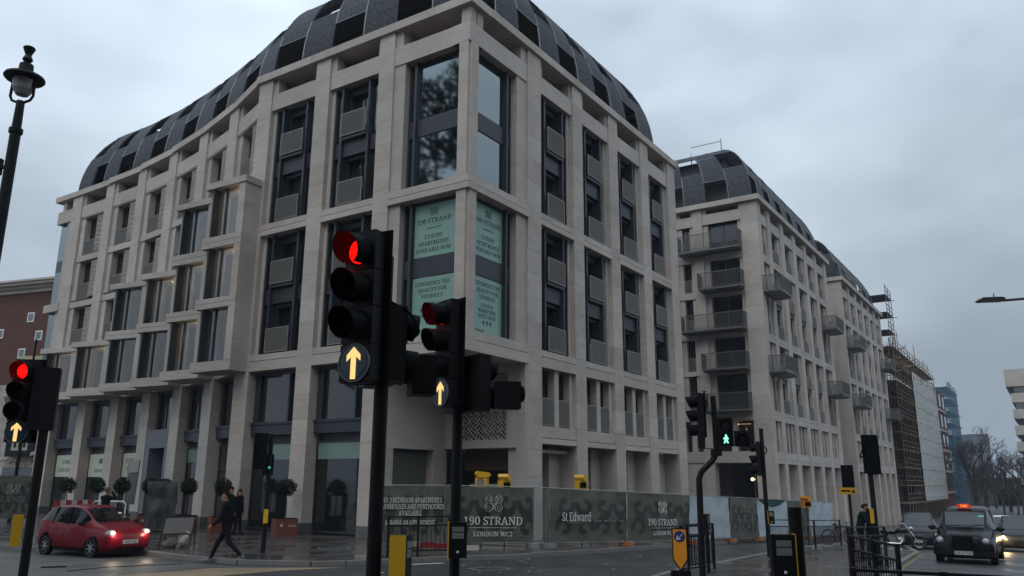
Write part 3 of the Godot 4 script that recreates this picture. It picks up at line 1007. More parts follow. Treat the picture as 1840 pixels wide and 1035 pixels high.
func make_wing(root: Node3D, el: Vector3) -> void:
	var prev_left := C0 + el * 12.62
	for k in 6:
		var q: Array = WING[k]
		var a := Vector3(q[0], 0, q[1])     # right end
		var b := Vector3(q[2], 0, q[3])     # left end
		var w := a.distance_to(b)
		var f := frame(b, a - b)
		attic(root, f, 0, w, 19.07, 20.68)
		cornice_run(root, f, -0.6, w + 0.6 if k > 0 else w + 0.3, 20.681 + 0.001 * k, 21.05 + 0.001 * k, 0.13)
		# upper storeys: one window and a pierced stone strip, stone between
		var boxed: int = ORIELS[k][4]
		for n in 4:
			var y0: float = [7.36, 10.33, 13.36, 16.33][n]
			var y1: float = [9.95, 12.85, 15.95, 19.07][n]
			bx(root, "jamb", f, 0, 0.50, y0, y1, -0.62, -0.16, stone())
			bx(root, "spandrel_stone", f, 0, w, y1 if n < 3 else 19.0, (y1 + 0.38 if n < 3 else 19.069), -0.62, -0.10, stone())
			if n < boxed:
				continue
			single_window(root, f * Transform3D(Basis.IDENTITY, Vector3(1.22, y0, 0)), 1.42, y1 - y0, 1.05, -0.55)
			put(root, "stone_screen", screen_mesh(0.62, y1 - y0 - 0.25, 0.31), M.stone2, f * Transform3D(Basis.IDENTITY, Vector3(2.30, y0 + 0.1, -0.17)))
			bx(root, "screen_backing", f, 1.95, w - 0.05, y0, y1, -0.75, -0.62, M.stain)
			bx(root, "jamb", f, 2.63, w, y0, y1, -0.6, -0.14, stone())
		band(root, f, 0, w, 6.65, 7.10, 7.36, -0.03)
		shop_bay(root, f, 0.02, w - 0.02, ["door", "shop", "portal", "cream", "cream", "cream"][k])
		if k >= 3:
			var tf := f * Transform3D(Basis.IDENTITY, Vector3(w / 2, 0, -0.605))
			if k == 4:
				emblem(root, tf * Transform3D(Basis.IDENTITY, Vector3(0, 3.1, 0)), 0.4, M.cream_ink)
				text(root, "window_lettering", "190 STRAND", 0.16, M.cream_ink, tf * Transform3D(Basis.IDENTITY, Vector3(0, 2.55, 0)))
			else:
				var two: Array = ["AT THE HEART", "OF LONDON"] if k == 3 else ["A WORLD", "CLASS ADDRESS"]
				text(root, "window_lettering", two[0], 0.24, M.cream_ink, tf * Transform3D(Basis.IDENTITY, Vector3(0, 3.08, 0)), true, 0.8)
				text(root, "window_lettering", two[1], 0.24, M.cream_ink, tf * Transform3D(Basis.IDENTITY, Vector3(0, 2.62, 0)), true, 0.8)
		# the pillar to the right of this bay
		if k > 0:
			pillar(root, frame(a, prev_left - a), 0, a.distance_to(prev_left), 0, 20.68, 1.6, 0.9, 0.42)
		prev_left = b
	# end pillar and the glazed end bay
	var fe := frame(Vector3(-31.35, 0, -51.95), Vector3(-28.94, 0, -50.39) - Vector3(-31.35, 0, -51.95))
	var wl := Vector3(-31.35, 0, -51.95).distance_to(Vector3(-28.94, 0, -50.39))
	pillar(root, fe, wl - 1.15, wl, 0, 20.68, 1.6, 0.9, 0.42)
	cornice_run(root, fe, -0.4, wl - 0.5, 20.68, 21.05, 0.13)
	bx(root, "beam", fe, -0.1, wl - 1.15, 19.07, 19.95, -3.0, -0.03, stone())
	bx(root, "attic_post", fe, 0.3, 0.7, 19.95, 20.68, -0.6, -0.1, stone())
	for z in [[12.83, 13.36], [6.65, 7.36]]:
		bx(root, "band", fe, -0.1, wl - 1.15, z[0], z[1], -3.0, 0.05, stone())
	for z in [[13.36, 19.07], [7.36, 12.83]]:
		bx(root, "jamb", fe, wl - 1.7, wl - 1.15, z[0], z[1], -0.6, -0.12, stone())
		for e in [[z[0], z[0] + 2.3], [z[0] + 3.1, z[1]]]:
			bx(root, "pane", fe, 0.05, wl - 1.7, e[0], e[1], -0.35, -0.3, M.corner_glass)
		bx(root, "spandrel", fe, 0.05, wl - 1.7, z[0] + 2.3, z[0] + 3.1, -0.4, -0.3, M.slate_panel)
		bx(root, "end_room", fe, 0.12, wl - 1.2, z[0], z[1], -2.6, -1.9, M.room_wall)
	bx(root, "end_wall", fe, 0.0, wl - 1.16, 0, 6.65, -2.6, -0.7, stone())
	# the stepping stone boxes
	for k in 6:
		var q: Array = ORIELS[k]
		var a := Vector3(q[0], 0, q[1])
		var b := Vector3(q[2], 0, q[3])
		var w := a.distance_to(b)
		var f := frame(b, a - b)
		var deep: float = [1.25, 1.5, 1.7, 1.8, 1.8, 1.9][k]
		bx(root, "oriel_base", f, -0.1, w, 6.66, 6.84, -deep, 0.0, stone())
		bx(root, "oriel_base", f, -0.1, w, 6.842, 7.10, -deep, -0.03, stone())
		for n in q[4]:
			var y0: float = [7.10, 9.96, 12.87][n]
			var y1: float = [9.50, 12.35, 15.25][n]
			var top: float = [9.96, 12.87, 15.55][n]
			var st := begin()
			if n < q[4] - 1:
				sbox(st, -0.1, w, y1, (y1 + top) / 2 - 0.01, -deep, 0.0)
				sbox(st, -0.1, w, (y1 + top) / 2 - 0.01, (y1 + top) / 2 + 0.012, -deep, -0.03)
				sbox(st, -0.1, w, (y1 + top) / 2 + 0.012, top, -deep, -0.004)
			else:
				sbox(st, -0.12, w + 0.06, y1, y1 + 0.30, -deep, 0.05)
			sbox(st, w - 0.42, w, y0, y1, -deep, -0.01)
			sbox(st, -0.08, 0.02, y0, y1, -deep, -0.3)
			var o := put(root, "oriel", st.commit(), stone(), f)
			bx(o, "side_fin", f, 0.02, 0.36, y0, y1, -0.42, -0.28, M.metal)
			bx(o, "side_fin", f, 0.36, 0.44, y0, y1, -0.42, -0.02, M.metal)
			bx(o, "glazing_bar", f, 0.98, 1.05, y0, y1, -0.34, -0.24, M.metal)
			bx(o, "glazing_bar", f, w - 0.48, w - 0.42, y0, y1, -0.34, -0.24, M.metal)
			bx(o, "pane", f, 0.44, 0.98, y0, y1, -0.31, -0.295, M.clear_glass)
			bx(o, "pane", f, 1.05, w - 0.48, y0, y1, -0.31, -0.295, M.clear_glass)
			put(o, "curtain", curtain_mesh(0.32, y1 - y0), M.curtain, f * Transform3D(Basis.IDENTITY, Vector3(0.72, y0, -0.6)))
			bx(o, "room_wall", f, 0.03, w - 0.43, y0 + 0.01, y1 - 0.01, -deep + 0.02, -deep + 0.08, M.room)
			bx(o, "room_ceiling", f, 0.03, w - 0.43, y1 - 0.05, y1 - 0.012, -deep + 0.1, -0.36, M.ceiling)
			if [k, n] in [[0, 1], [0, 2], [1, 0], [1, 1], [2, 1], [4, 0], [5, 0]]:
				lit_line(o, f, w - 1.10, w - 0.55, y1 - 0.16, -0.55)

# ---------------------------------------------------------------- the buildings down the street
const CB := Vector3(18.39, 0, -56.59)    # corner of the second stone building

func balcony(root: Node3D, f: Transform3D, x0: float, x1: float, y0: float, y1: float, deep: float) -> void:
	var st := begin()
	sbox(st, x0, x1, y0 - 0.16, y0, 0.0, deep)
	sbox(st, x0 + 0.1, x1 - 0.1, y0 - 0.26, y0 - 0.16, 0.0, deep - 0.12)
	var o := put(root, "balcony", st.commit(), M.balcony, f)
	for e in [[x0, x1, deep, deep, "railing"], [x0, x0, 0.0, deep, "railing"], [x1, x1, 0.0, deep, "railing"]]:
		var r := begin()
		var a := Vector3(e[0], 0, e[2])
		var b := Vector3(e[1], 0, e[3])
		bar(r, a + Vector3(0, y1, 0), b + Vector3(0, y1, 0), 0.05)
		bar(r, a + Vector3(0, y0 + 0.08, 0), b + Vector3(0, y0 + 0.08, 0), 0.04)
		var n := maxi(2, int(a.distance_to(b) / 0.095))
		for k in n + 1:
			var p := a.lerp(b, float(k) / n)
			bar(r, p + Vector3(0, y0 + 0.08, 0), p + Vector3(0, y1, 0), 0.045, 0.02)
		put(o, e[4], r.commit(), M.balcony, f)

# one bay of the second and third buildings
func street_bay(root: Node3D, f: Transform3D, x0: float, x1: float, drop: float, base: float) -> void:
	var w := x1 - x0
	attic(root, f, x0, x1, 21.38 - drop, 22.88 - drop)
	for b in [[3.40, 3.68, 4.20], [6.42, 6.86, 7.10], [12.22, 12.52, 12.80], [18.35, 18.68, 18.92]]:
		band(root, f, x0, x1, b[0] - drop, b[1] - drop, b[2] - drop, -0.02)
	for y in [[4.20, 6.42], [7.10, 12.22], [12.80, 18.35], [18.92, 21.38]]:
		bx(root, "jamb", f, x0, x0 + 0.2, y[0] - drop, y[1] - drop, -0.6, -0.2, stone())
		bx(root, "jamb", f, x1 - 0.42, x1, y[0] - drop, y[1] - drop, -0.6, -0.2, stone())
	var mid := x0 + 0.2 + (w - 0.62) / 2
	for y in [[7.10, 2.35], [9.75, 2.45], [12.80, 2.5], [15.6, 2.72], [18.92, 2.45]]:
		single_window(root, f * Transform3D(Basis.IDENTITY, Vector3(mid, y[0] - drop, 0)), 1.98, y[1], 1.05, -0.45)
	for y in [9.45, 15.3]:
		bx(root, "spandrel", f, x0 + 0.2, x1 - 0.42, y - drop, y + 0.3 - drop, -0.5, -0.3, M.slate_panel)
	bx(root, "mullion", f, mid - 0.14, mid + 0.14, 4.20 - drop, 6.42 - drop, -0.6, -0.14, stone())
	for s in [-1.0, 1.0]:
		single_window(root, f * Transform3D(Basis.IDENTITY, Vector3(mid + s * 0.56, 4.22 - drop, 0)), 0.82, 2.18, 1.0, -0.5, true)
	bx(root, "arcade_wall", f, x1 - 1.0, x1 + 0.02, base, 3.4 - drop, -1.6, -0.9, stone())
	bx(root, "shop_front", f, x0, x1 - 1.0, base, 3.4 - drop, -1.5, -1.4, M.mirror_glass)

func make_second_building() -> void:
	var root := thing("balcony_building", Vector3(CB.x, slope(CB.x, CB.z), CB.z), "pale stone building with grey balconies stacked on its narrow end, beyond the gap", "building")
	var er := heading(HEAD_R)
	var el := heading(HEAD_L)
	var f := frame(CB, er)
	var fl := frame(CB, -el)
	var starts := [0.05, 3.6, 7.35, 11.0, 14.65, 18.25]
	for k in 6:
		street_bay(root, f, starts[k], starts[k] + 2.68, 0.0, -1.6)
		pillar(root, f, starts[k] + 2.68, starts[k + 1] if k < 5 else 22.1, -1.6, 22.88, 3.4, 0.9)
	pillar(root, fl, -1.24, 0.05, -1.6, 22.88, 1.6, 1.0)
	cornice_run(root, f, 1.35, 22.3, 22.88, 23.28, 0.3)
	cornice_run(root, fl, -13.0, 0.30, 22.88, 23.28, 0.3)
	# the narrow end: a wide bay and a slim bay
	pillar(root, fl, -5.05, -4.27, -1.6, 22.88, 1.6, 0.9)
	pillar(root, fl, -8.0, -6.40, -1.6, 22.88, 1.6, 0.9)
	for q in [[-4.27, -1.24], [-6.40, -5.05]]:
		attic(root, fl, q[0], q[1], 21.6, 22.88)
		for n in 5:
			var y0: float = [7.20, 10.22, 13.15, 16.32, 19.35][n]
			var y1: float = [9.85, 12.6, 15.8, 18.65, 21.6][n]
			bx(root, "jamb", fl, q[0], q[0] + 0.4, y0 - 0.02, y1, -0.6, -0.2, stone())
			bx(root, "jamb", fl, q[1] - 0.3, q[1], y0 - 0.02, y1, -0.6, -0.2, stone())
			bx(root, "band", fl, q[0], q[1], y1, y0 + 3.1 if n == 4 else [10.20, 13.13, 16.30, 19.33, 21.6][n], -0.6, -0.1, stone())
			var ww: float = q[1] - q[0] - 0.7
			single_window(root, fl * Transform3D(Basis.IDENTITY, Vector3(q[0] + 0.4 + ww / 2, y0, 0)), ww, y1 - y0, 0.0 if q[0] > -5 else 1.0, -0.5)
		bx(root, "band", fl, q[0], q[1], 6.45, 7.18, -0.6, -0.06, stone())
		bx(root, "band", fl, q[0], q[1], 3.45, 4.25, -0.6, -0.06, stone())
		bx(root, "mullion", fl, (q[0] + q[1]) / 2 - 0.2, (q[0] + q[1]) / 2 + 0.2, 4.25, 6.45, -0.6, -0.15, stone())
		for s in [-0.27, 0.27]:
			var w: float = q[1] - q[0]
			single_window(root, fl * Transform3D(Basis.IDENTITY, Vector3((q[0] + q[1]) / 2 + s * w, 4.3, 0)), w * 0.34, 2.1, 0.0, -0.5, true)
	bx(root, "end_wall", fl, -13.0, -8.0, -1.6, 22.88, -1.2, -0.03, M.stone0)
	bx(root, "end_wall", fl, -6.40, -5.05, -1.6, 3.45, -1.0, -0.12, M.stone0)
	lit_line(root, fl, -2.6, -1.7, 6.2, -0.75)
	var lamp := put(root, "entrance_light", SphereMesh.new(), M.small_lamp, fl * Transform3D(Basis.from_scale(Vector3.ONE * 0.22), Vector3(-1.5, 2.3, 0.3)))
	(lamp.mesh as SphereMesh).radial_segments = 12
	(lamp.mesh as SphereMesh).rings = 6
	for e in [[-6.02, 19.35, 20.6], [-4.5, 16.32, 17.48], [-6.05, 13.17, 14.3], [-4.5, 10.22, 11.32], [-4.5, 7.20, 8.37]]:
		balcony(root, fl, e[0], -1.24, e[1], e[2], 1.0)
	for y in [9.9, 15.9]:
		balcony(root, f, 0.25, 3.3, y, y + 1.1, 1.3)
		balcony(root, f, 18.2, 21.2, y, y + 1.1, 1.3)
	var pts := PackedVector2Array()
	for q in [[-13.0, 0.0], [0.0, 0.0], [0.0, 22.0], [-13.0, 22.0]]:
		var v: Vector3 = CB - el * q[0] + er * q[1]
		pts.append(Vector2(v.x, v.z))
	block(root, "inner_wall", Geometry2D.offset_polygon(pts, -4.6)[0], -1.6, 22.8, M.room_wall)
	for y in [3.5, 6.6, 9.55, 12.4, 15.4, 18.5, 21.5]:
		block(root, "floor_slab", Geometry2D.offset_polygon(pts, -0.95)[0], y, y + 0.22, M.floor_slab)
	block(root, "roof_deck", Geometry2D.offset_polygon(pts, -0.9)[0], 22.9, 23.2, M.roof_inner)
	block(root, "penthouse", Geometry2D.offset_polygon(pts, -2.0)[0], 23.2, 25.5, M.roof_inner)
	block(root, "shade_slab", Geometry2D.offset_polygon(pts, -1.0)[0], 25.5, 25.7, M.roof_inner)  # added slab again, shading the lower row of roof openings
	block(root, "penthouse", Geometry2D.offset_polygon(pts, -3.2)[0], 25.7, 28.2, M.roof_inner)
	curved_roof(root, [CB + el * 13.0, CB, CB + er * 21.4, CB + er * 21.4 + el * 10], 23.2, 0.3, 4.6, 6.1, 1.85, 0)
	# rails and a pole on the flat top
	var st := begin()
	bar(st, CB + el * 6.0 + er * 3.2 + Vector3(0, 29.7, 0), CB + el * 3.4 + er * 3.2 + Vector3(0, 29.7, 0), 0.06)
	bar(st, CB + el * 3.4 + er * 3.2 + Vector3(0, 27.9, 0), CB + el * 3.4 + er * 3.2 + Vector3(0, 29.9, 0), 0.08)
	bar(st, CB + el * 6.0 + er * 3.2 + Vector3(0, 27.9, 0), CB + el * 6.0 + er * 3.2 + Vector3(0, 29.2, 0), 0.06)
	put(root, "roof_rail", st.commit(), M.steel)

func make_third_building() -> void:
	var er := heading(HEAD_R)
	var el := heading(HEAD_L)
	var cc := CB + er * 28.4
	var root := thing("far_stone_building", Vector3(cc.x, slope(cc.x, cc.z), cc.z), "pale stone building with a blank side wall, last before the scaffolding", "building")
	var f := frame(cc, er)
	var fl := frame(cc, -el)
	for k in 6:
		var x := 0.55 + 3.66 * k
		street_bay(root, f, x, x + 2.68, 0.2, -2.6)
		pillar(root, f, x + 2.68, x + 3.66, -2.6, 22.68, 3.4, 0.9)
	pillar(root, f, -0.05, 0.55, -2.6, 22.68, 3.4, 0.9)
	for k in 9:
		bx(root, "wall_course", fl, -12, -0.06, -2.6 + 2.81 * k + 0.004, -2.6 + 2.81 * (k + 1) - 0.004, -0.9, -0.01, stone())
	cornice_run(root, f, 0.9, 22.7, 22.68, 23.08, 0.3)
	cornice_run(root, fl, -12.0, 0.3, 22.68, 23.08, 0.25)
	for y in [9.7, 15.7]:
		balcony(root, f, 0.3, 3.4, y, y + 1.1, 1.3)
		balcony(root, f, 18.9, 22.0, y, y + 1.1, 1.3)
	var pts := PackedVector2Array()
	for q in [[-12.0, 0.0], [0.0, 0.0], [0.0, 22.4], [-12.0, 22.4]]:
		var v: Vector3 = cc - el * q[0] + er * q[1]
		pts.append(Vector2(v.x, v.z))
	block(root, "inner_wall", Geometry2D.offset_polygon(pts, -4.6)[0], -2.6, 22.6, M.room_wall)
	for y in [3.3, 6.4, 9.35, 12.2, 15.2, 18.3, 21.3]:
		block(root, "floor_slab", Geometry2D.offset_polygon(pts, -0.95)[0], y, y + 0.22, M.floor_slab)
	block(root, "roof_deck", Geometry2D.offset_polygon(pts, -0.9)[0], 22.7, 23.0, M.roof_inner)
	block(root, "penthouse", Geometry2D.offset_polygon(pts, -2.0)[0], 23.0, 26.7, M.roof_inner)
	curved_roof(root, [cc + el * 10.0, cc, cc + er * 21.0, cc + er * 21.0 + el * 10], 23.0, 0.3, 4.2, 5.8, 1.85, 0)
	# the recessed link between the two
	var link := thing("recessed_link", CB + er * 24, "dark recessed glass link between the second and third stone buildings", "building")
	bx(link, "wall", frame(CB + er * 22.0 + el * 6, er), 0.1, 6.3, -2.0, 23.5, -1.0, 0.0, M.slate_panel)
	for k in 7:
		bx(link, "window", frame(CB + er * 22.0 + el * 6, er), 1.0, 5.5, 0.5 + 3.2 * k, 2.9 + 3.2 * k, 0.0, 0.05, M.mirror_glass)

func scaffold(root: Node3D, f: Transform3D, x0: float, x1: float, y0: float, y1: float, z0: float, z1: float, bay: float, lift: float, r: float, tube_mat: Material, board_mat: Material) -> void:
	var nx := maxi(1, roundi((x1 - x0) / bay))
	var ny := maxi(1, roundi((y1 - y0) / lift))
	for i in nx + 1:
		var st := begin()
		var x := lerpf(x0, x1, float(i) / nx)
		for z in [z0, z1]:
			tube(st, [Vector3(x, y0, z), Vector3(x, y1 + rng.randf_range(0.3, 1.6), z)], r, -1, 5)
		put(root, "standard_tube", st.commit(), tube_mat, f)
	for j in range(1, ny + 1):
		var y := y0 + (y1 - y0) * j / ny
		var st := begin()
		for z in [z0, z1]:
			for e in [0.0, 0.55, 1.1]:
				tube(st, [Vector3(x0 - 0.3, y + e, z), Vector3(x1 + 0.3, y + e, z)], r, -1, 5)
		for i in nx + 1:
			var x := lerpf(x0, x1, float(i) / nx)
			tube(st, [Vector3(x, y - 0.08, z0 - 0.3), Vector3(x, y - 0.08, z1 + rng.randf_range(0.2, 0.6))], r, -1, 5)
		put(root, "ledger_tube", st.commit(), tube_mat, f)
		bx(root, "scaffold_board", f, x0 - 0.2, x1 + 0.2, y - 0.03, y + 0.03, z0 + 0.05, z1 - 0.05, board_mat)

func make_scaffolded() -> void:
	var er := heading(HEAD_R)
	var el := heading(HEAD_L)
	var o := CB + er * 53.0
	var root := thing("scaffolded_building", Vector3(o.x, slope(o.x, o.z), o.z), "building wrapped in scaffolding and white sheeting with a lattice of tubes on top", "building")
	var f := frame(o, er)
	block_box(root, "wall", f, 0.2, 38.5, -2.6, 15.5, -13, -1.4, M.brown_wall)
	for k in 5:
		for j in 8:
			bx(root, "window", f, 1.6 + 4.5 * j, 3.2 + 4.5 * j, -0.5 + 3.2 * k, 1.6 + 3.2 * k, -1.42, -1.36, M.mirror_glass)
	scaffold(root, f, -0.8, 38.5, -2.4, 19.0, -1.2, 0.9, 2.4, 2.1, 0.04, M.rust_tube, M.board)
	# the dark open end bay, and the white sheets, row over row
	for j in 9:
		for k in 13:
			var x0 := 13.0 + 2.0 * k
			var y0 := -0.2 + 1.95 * j
			if y0 > 15.5:
				continue
			var st := begin()
			var nn := 5
			for a in nn:
				for b in nn:
					var p := []
					for e in [[a, b], [a, b + 1], [a + 1, b + 1], [a + 1, b]]:
						var u: float = e[0] / float(nn)
						var v: float = e[1] / float(nn)
						p.append(Vector3(x0 + u * 2.0, y0 + v * 1.99, 1.02 + 0.04 * sin(u * 7 + k) * sin(v * 4 + j) + 0.02 * sin(u * 3.1 + v * 9.0 + j * k) + rng.randf_range(0, 0.004)))
					quad(st, p[0], p[1], p[2], p[3])
			put(root, "sheet", st.commit(), M["sheet%d" % (rng.randi() % 2)], f)
	# thicket of tubes standing on top
	var st2 := begin()
	for k in 420:
		var x := rng.randf_range(-0.8, 38)
		var z := rng.randf_range(-6, 1.2)
		var y := rng.randf_range(16.0, 20.6)
		if rng.randf() < 0.5:
			tube(st2, [Vector3(x, y, z), Vector3(x, y + rng.randf_range(0.6, 2.2), z)], 0.05, -1, 5)
		else:
			tube(st2, [Vector3(x, y, z), Vector3(x + rng.randf_range(-0.4, 2.4), y + rng.randf_range(-0.3, 0.3), z + rng.randf_range(-1.5, 1.5))], 0.05, -1, 5)
	var tk := put(root, "tube_thicket", st2.commit(), M.tan_tube, f)
	tk.set_meta("kind", "stuff")
	scaffold(root, f, 0.2, 4.2, 19.0, 26.0, -2.0, 0.6, 2.0, 2.3, 0.05, M.grey_tube, M.board_dark)
	# slim brick and terracotta building
	var o2 := CB + er * 94.5
	var brick := thing("brick_tower_house", Vector3(o2.x, slope(o2.x, o2.z), o2.z), "slim red brick house with pale stone bands beside the white sheeting", "building")
	var f2 := frame(o2, er)
	block_box(brick, "wall", f2, 0.0, 10.0, -2.6, 17.6, -8, 0.9, M.red_brick)
	block_box(brick, "chimney", f2, 0.5, 4.4, 17.6, 19.6, -3, -1.0, M.red_brick)
	for k in 5:
		bx(brick, "stone_band", f2, -0.1, 10.1, 0.5 + 3.4 * k, 0.9 + 3.4 * k, 0.5, 1.02, M.stone2)
		bx(brick, "window", f2, 1.3, 3.2, 1.3 + 3.4 * k, 3.3 + 3.4 * k, 0.9, 0.96, M.mirror_glass)
		bx(brick, "window", f2, 6.3, 8.2, 1.3 + 3.4 * k, 3.3 + 3.4 * k, 0.9, 0.96, M.mirror_glass)
	# blue netted scaffold tower
	var o3 := CB + er * 111.0
	var net := thing("netted_scaffold", Vector3(o3.x, slope(o3.x, o3.z), o3.z), "tall scaffold tower draped in blue netting beside the red brick house", "scaffold")
	var f3 := frame(o3, er)
	scaffold(net, f3, 0, 16.0, -2.5, 19.6, -2.6, 1.0, 2.3, 2.2, 0.06, M.grey_tube, M.board_dark)
	var fl3 := frame(o3, -el)
	for j in 10:
		for k in 8:
			bx(net, "net_panel", f3, 2.0 * k + 0.02, 2.0 * (k + 1) - 0.02, -2.4 + 2.22 * j, -2.4 + 2.22 * (j + 1) - 0.05, 1.05, 1.08, M.blue_net)
		bx(net, "net_panel", fl3, -3.7, 1.0, -2.4 + 2.22 * j, -2.4 + 2.22 * (j + 1) - 0.05, 0.12, 0.15, M.blue_net)

func block_box(root: Node3D, called: String, f: Transform3D, x0: float, x1: float, y0: float, y1: float, z0: float, z1: float, material: Material) -> MeshInstance3D:
	return bx(root, called, f, x0, x1, y0, y1, z0, z1, material)

func make_far() -> void:
	# glass tower on the skyline
	var p := pd(1772, 868, 420)
	var tower := thing("distant_tower", Vector3(p.x, -2.6, p.z), "hazy glass tower far off above the bare trees", "tower")
	var f := frame(Vector3(p.x, 0, p.z), Vector3(1, 0, -0.15))
	bx(tower, "shaft", f, -4.5, 5.0, -2.6, 27.5, -12, 0, M.far_tower)
	bx(tower, "shaft", f, -8.2, -4.5, -2.6, 24.5, -12, -1.5, M.far_tower)
	for k in 12:
		bx(tower, "floor_band", f, -4.6, 5.1, 3.0 + 2.0 * k, 3.35 + 2.0 * k, -12.1, 0.12, M.far_tower_band)
	for k in 7:
		bx(tower, "fin", f, -4.4 + 1.5 * k, -4.1 + 1.5 * k, -2.6, 27.5, 0.0, 0.25, M.far_tower_band)
	# block with banded balconies at the right edge
	p = pd(1838, 800, 130)
	var bl := thing("banded_block", Vector3(p.x, -2.6, p.z), "pale concrete block with dark horizontal window bands at the road's far side", "building")
	f = frame(Vector3(p.x, 0, p.z), Vector3(0.83, 0, 0.56))
	bx(bl, "wall", f, -0.1, 20, -2.6, 19.5, -14, 0, M.stone0)
	for k in 6:
		bx(bl, "parapet", f, -0.9 + 0.06 * k, 20, 2.0 + 2.6 * k, 3.5 + 2.6 * k, -14, 0.9, M.stone0)
		bx(bl, "window_band", f, -0.12, 20, 3.5 + 2.6 * k, 4.6 + 2.6 * k, -13.9, 0.05, M.mirror_glass)
	bx(bl, "parapet", f, -1.2, 20, 17.6, 20.4, -14, 1.0, M.stone0)
	# low roofs behind the trees that close the end of the road
	for q in [[1715, 215, 14, 4.5], [1755, 210, 16, 3.5], [1800, 190, 22, 3.0], [1850, 190, 16, 3.6]]:
		p = pd(q[0], 868, q[1])
		var h := thing("distant_house", Vector3(p.x, -2.6, p.z), "low dark brick building among the bare trees at the road's end", "building", "low buildings at the road's end")
		f = frame(Vector3(p.x, 0, p.z), Vector3(1, 0, 0))
		bx(h, "wall", f, -q[2] / 2.0, q[2] / 2.0, -2.6, q[3], -8, 0, M.far_brick)
		for k in 5:
			bx(h, "window", f, -q[2] / 2.0 + 1.0 + k * q[2] / 5.0, -q[2] / 2.0 + 2.0 + k * q[2] / 5.0, 1.0, 3.0, 0, 0.06, M.mirror_glass)

func make_left_brick() -> void:
	var p := pd(56, 860, 72)
	var root := thing("brick_house", Vector3(p.x, 0, p.z), "red brick building with a deep pale cornice and small white windows by the pub", "building")
	var f := frame(Vector3(p.x, 0, p.z), Vector3(1, 0, 0.34))
	var h := 2.05 + (868 - 525) * 72.0 / 1421.6 * 1.0
	bx(root, "wall", f, -26, 0.0, 0, h - 0.2, -14, 0, M.red_brick)
	for e in [[0.0, 0.35, 0.2], [0.35, 0.6, 0.5], [0.6, 0.85, 0.95], [0.85, 1.05, 1.15]]:
		bx(root, "cornice", f, -26, e[2], h - 0.2 + e[0], h - 0.2 + e[1] - 0.01, -14, e[2], M.stone2)
	for e in [[-2.9, h - 2.6], [-1.6, h - 4.4], [-3.4, h - 6.0], [-1.8, h - 7.8], [-3.2, h - 9.4], [-6.5, h - 4.0], [-7.5, h - 8.0]]:
		var w := bx(root, "window_frame", f, e[0] - 0.42, e[0] + 0.42, e[1] - 0.45, e[1] + 0.45, 0, 0.06, M.white_paint)
		bx(w, "pane", f, e[0] - 0.31, e[0] + 0.31, e[1] - 0.34, e[1] + 0.34, 0.06, 0.075, M.mirror_glass)
	bx(root, "ground_floor", f, -26, 1.2, 0, 6.3, -12, 1.2, M.stain)
	bx(root, "ground_cornice", f, -26, 1.4, 6.3, 6.9, -12, 1.4, M.stone2)
	for k in 5:
		bx(root, "shop_window", f, -24 + 5 * k, -20.6 + 5 * k, 0.5, 3.6, 1.2, 1.26, M.mirror_glass)
	# pub beside it: cream board, sign and hanging basket
	p = pd(36, 860, 60)
	var pub := thing("pub_front", Vector3(p.x, 0, p.z), "cream pub front with a black hanging sign showing a white house", "building")
	f = frame(Vector3(p.x, 0, p.z), Vector3(1, 0, 0.2))
	bx(pub, "wall", f, -14, 2.6, 0, 9.0, -8, 0, M.stain)
	bx(pub, "fascia", f, -1.6, 2.5, 9.05, 11.2, -1.0, 0.1, M.cream_wall)
	bx(pub, "fascia", f, -1.2, 2.2, 3.3, 6.4, 0.0, 0.08, M.cream_wall)
	bx(pub, "shop_window", f, -1.6, 2.2, 0.4, 2.9, 0.0, 0.06, M.mirror_glass)
	var sg := bx(pub, "hanging_sign", f, -1.25, 1.15, 3.65, 5.75, 0.35, 0.45, M.black_paint)
	var st := begin()
	sbox(st, -0.75, 0.65, 4.1, 4.3, 0.45, 0.47)
	for k in 4:
		sbox(st, -0.72 + 0.4 * k, -0.56 + 0.4 * k, 4.3, 4.9, 0.45, 0.47)
	sbox(st, -0.9, 0.8, 4.9, 5.05, 0.45, 0.47)
	prism(st, PackedVector2Array([Vector2(-0.7, 5.05), Vector2(-0.05, 5.45), Vector2(0.6, 5.05)]), 0.45, 0.47)
	put(sg, "sign_picture", st.commit(), M.sign_cream, f)
	leaf_ball(pub, "hanging_basket", f * Vector3(0.0, 3.2, 0.5), Vector3(1.5, 0.42, 0.5), 220, M.leaf_dark)
	# the ornate twin lantern in front of the brick house
	p = pd(28, 860, 40)
	var lamp := thing("twin_lantern", Vector3(p.x, 0, p.z), "black ornate street lamp with two curling arms before the brick house", "street lamp")
	f = Transform3D(Basis.IDENTITY, Vector3(p.x, 0, p.z))
	st = begin()
	tube(st, [Vector3(0, 0, 0), Vector3(0, 9.0, 0)], 0.1, 0.05, 8)
	put(lamp, "pole", st.commit(), M.black_paint, f)
	for s in [-1.0, 1.0]:
		st = begin()
		var c := []
		for k in 17:
			var a := PI * 1.6 * k / 16.0
			c.append(Vector3(s * (0.55 - 0.5 * cos(a)), 7.3 + 0.55 * sin(a), 0))
		tube(st, c, 0.035, -1, 6)
		tube(st, [Vector3(0, 6.0, 0), Vector3(s * 0.5, 6.5, 0), Vector3(s * 0.9, 6.3, 0)], 0.03, -1, 6)
		put(lamp, "arm", st.commit(), M.black_paint, f)
		st = begin()
		lathe(st, [Vector2(0.02, 6.3), Vector2(0.28, 6.15), Vector2(0.3, 6.05), Vector2(0.16, 5.7), Vector2(0.02, 5.6)], 10, Transform3D(Basis.IDENTITY, Vector3(s * 0.9, 0, 0)))
		put(lamp, "lantern", st.commit(), M.lamp_glass, f)

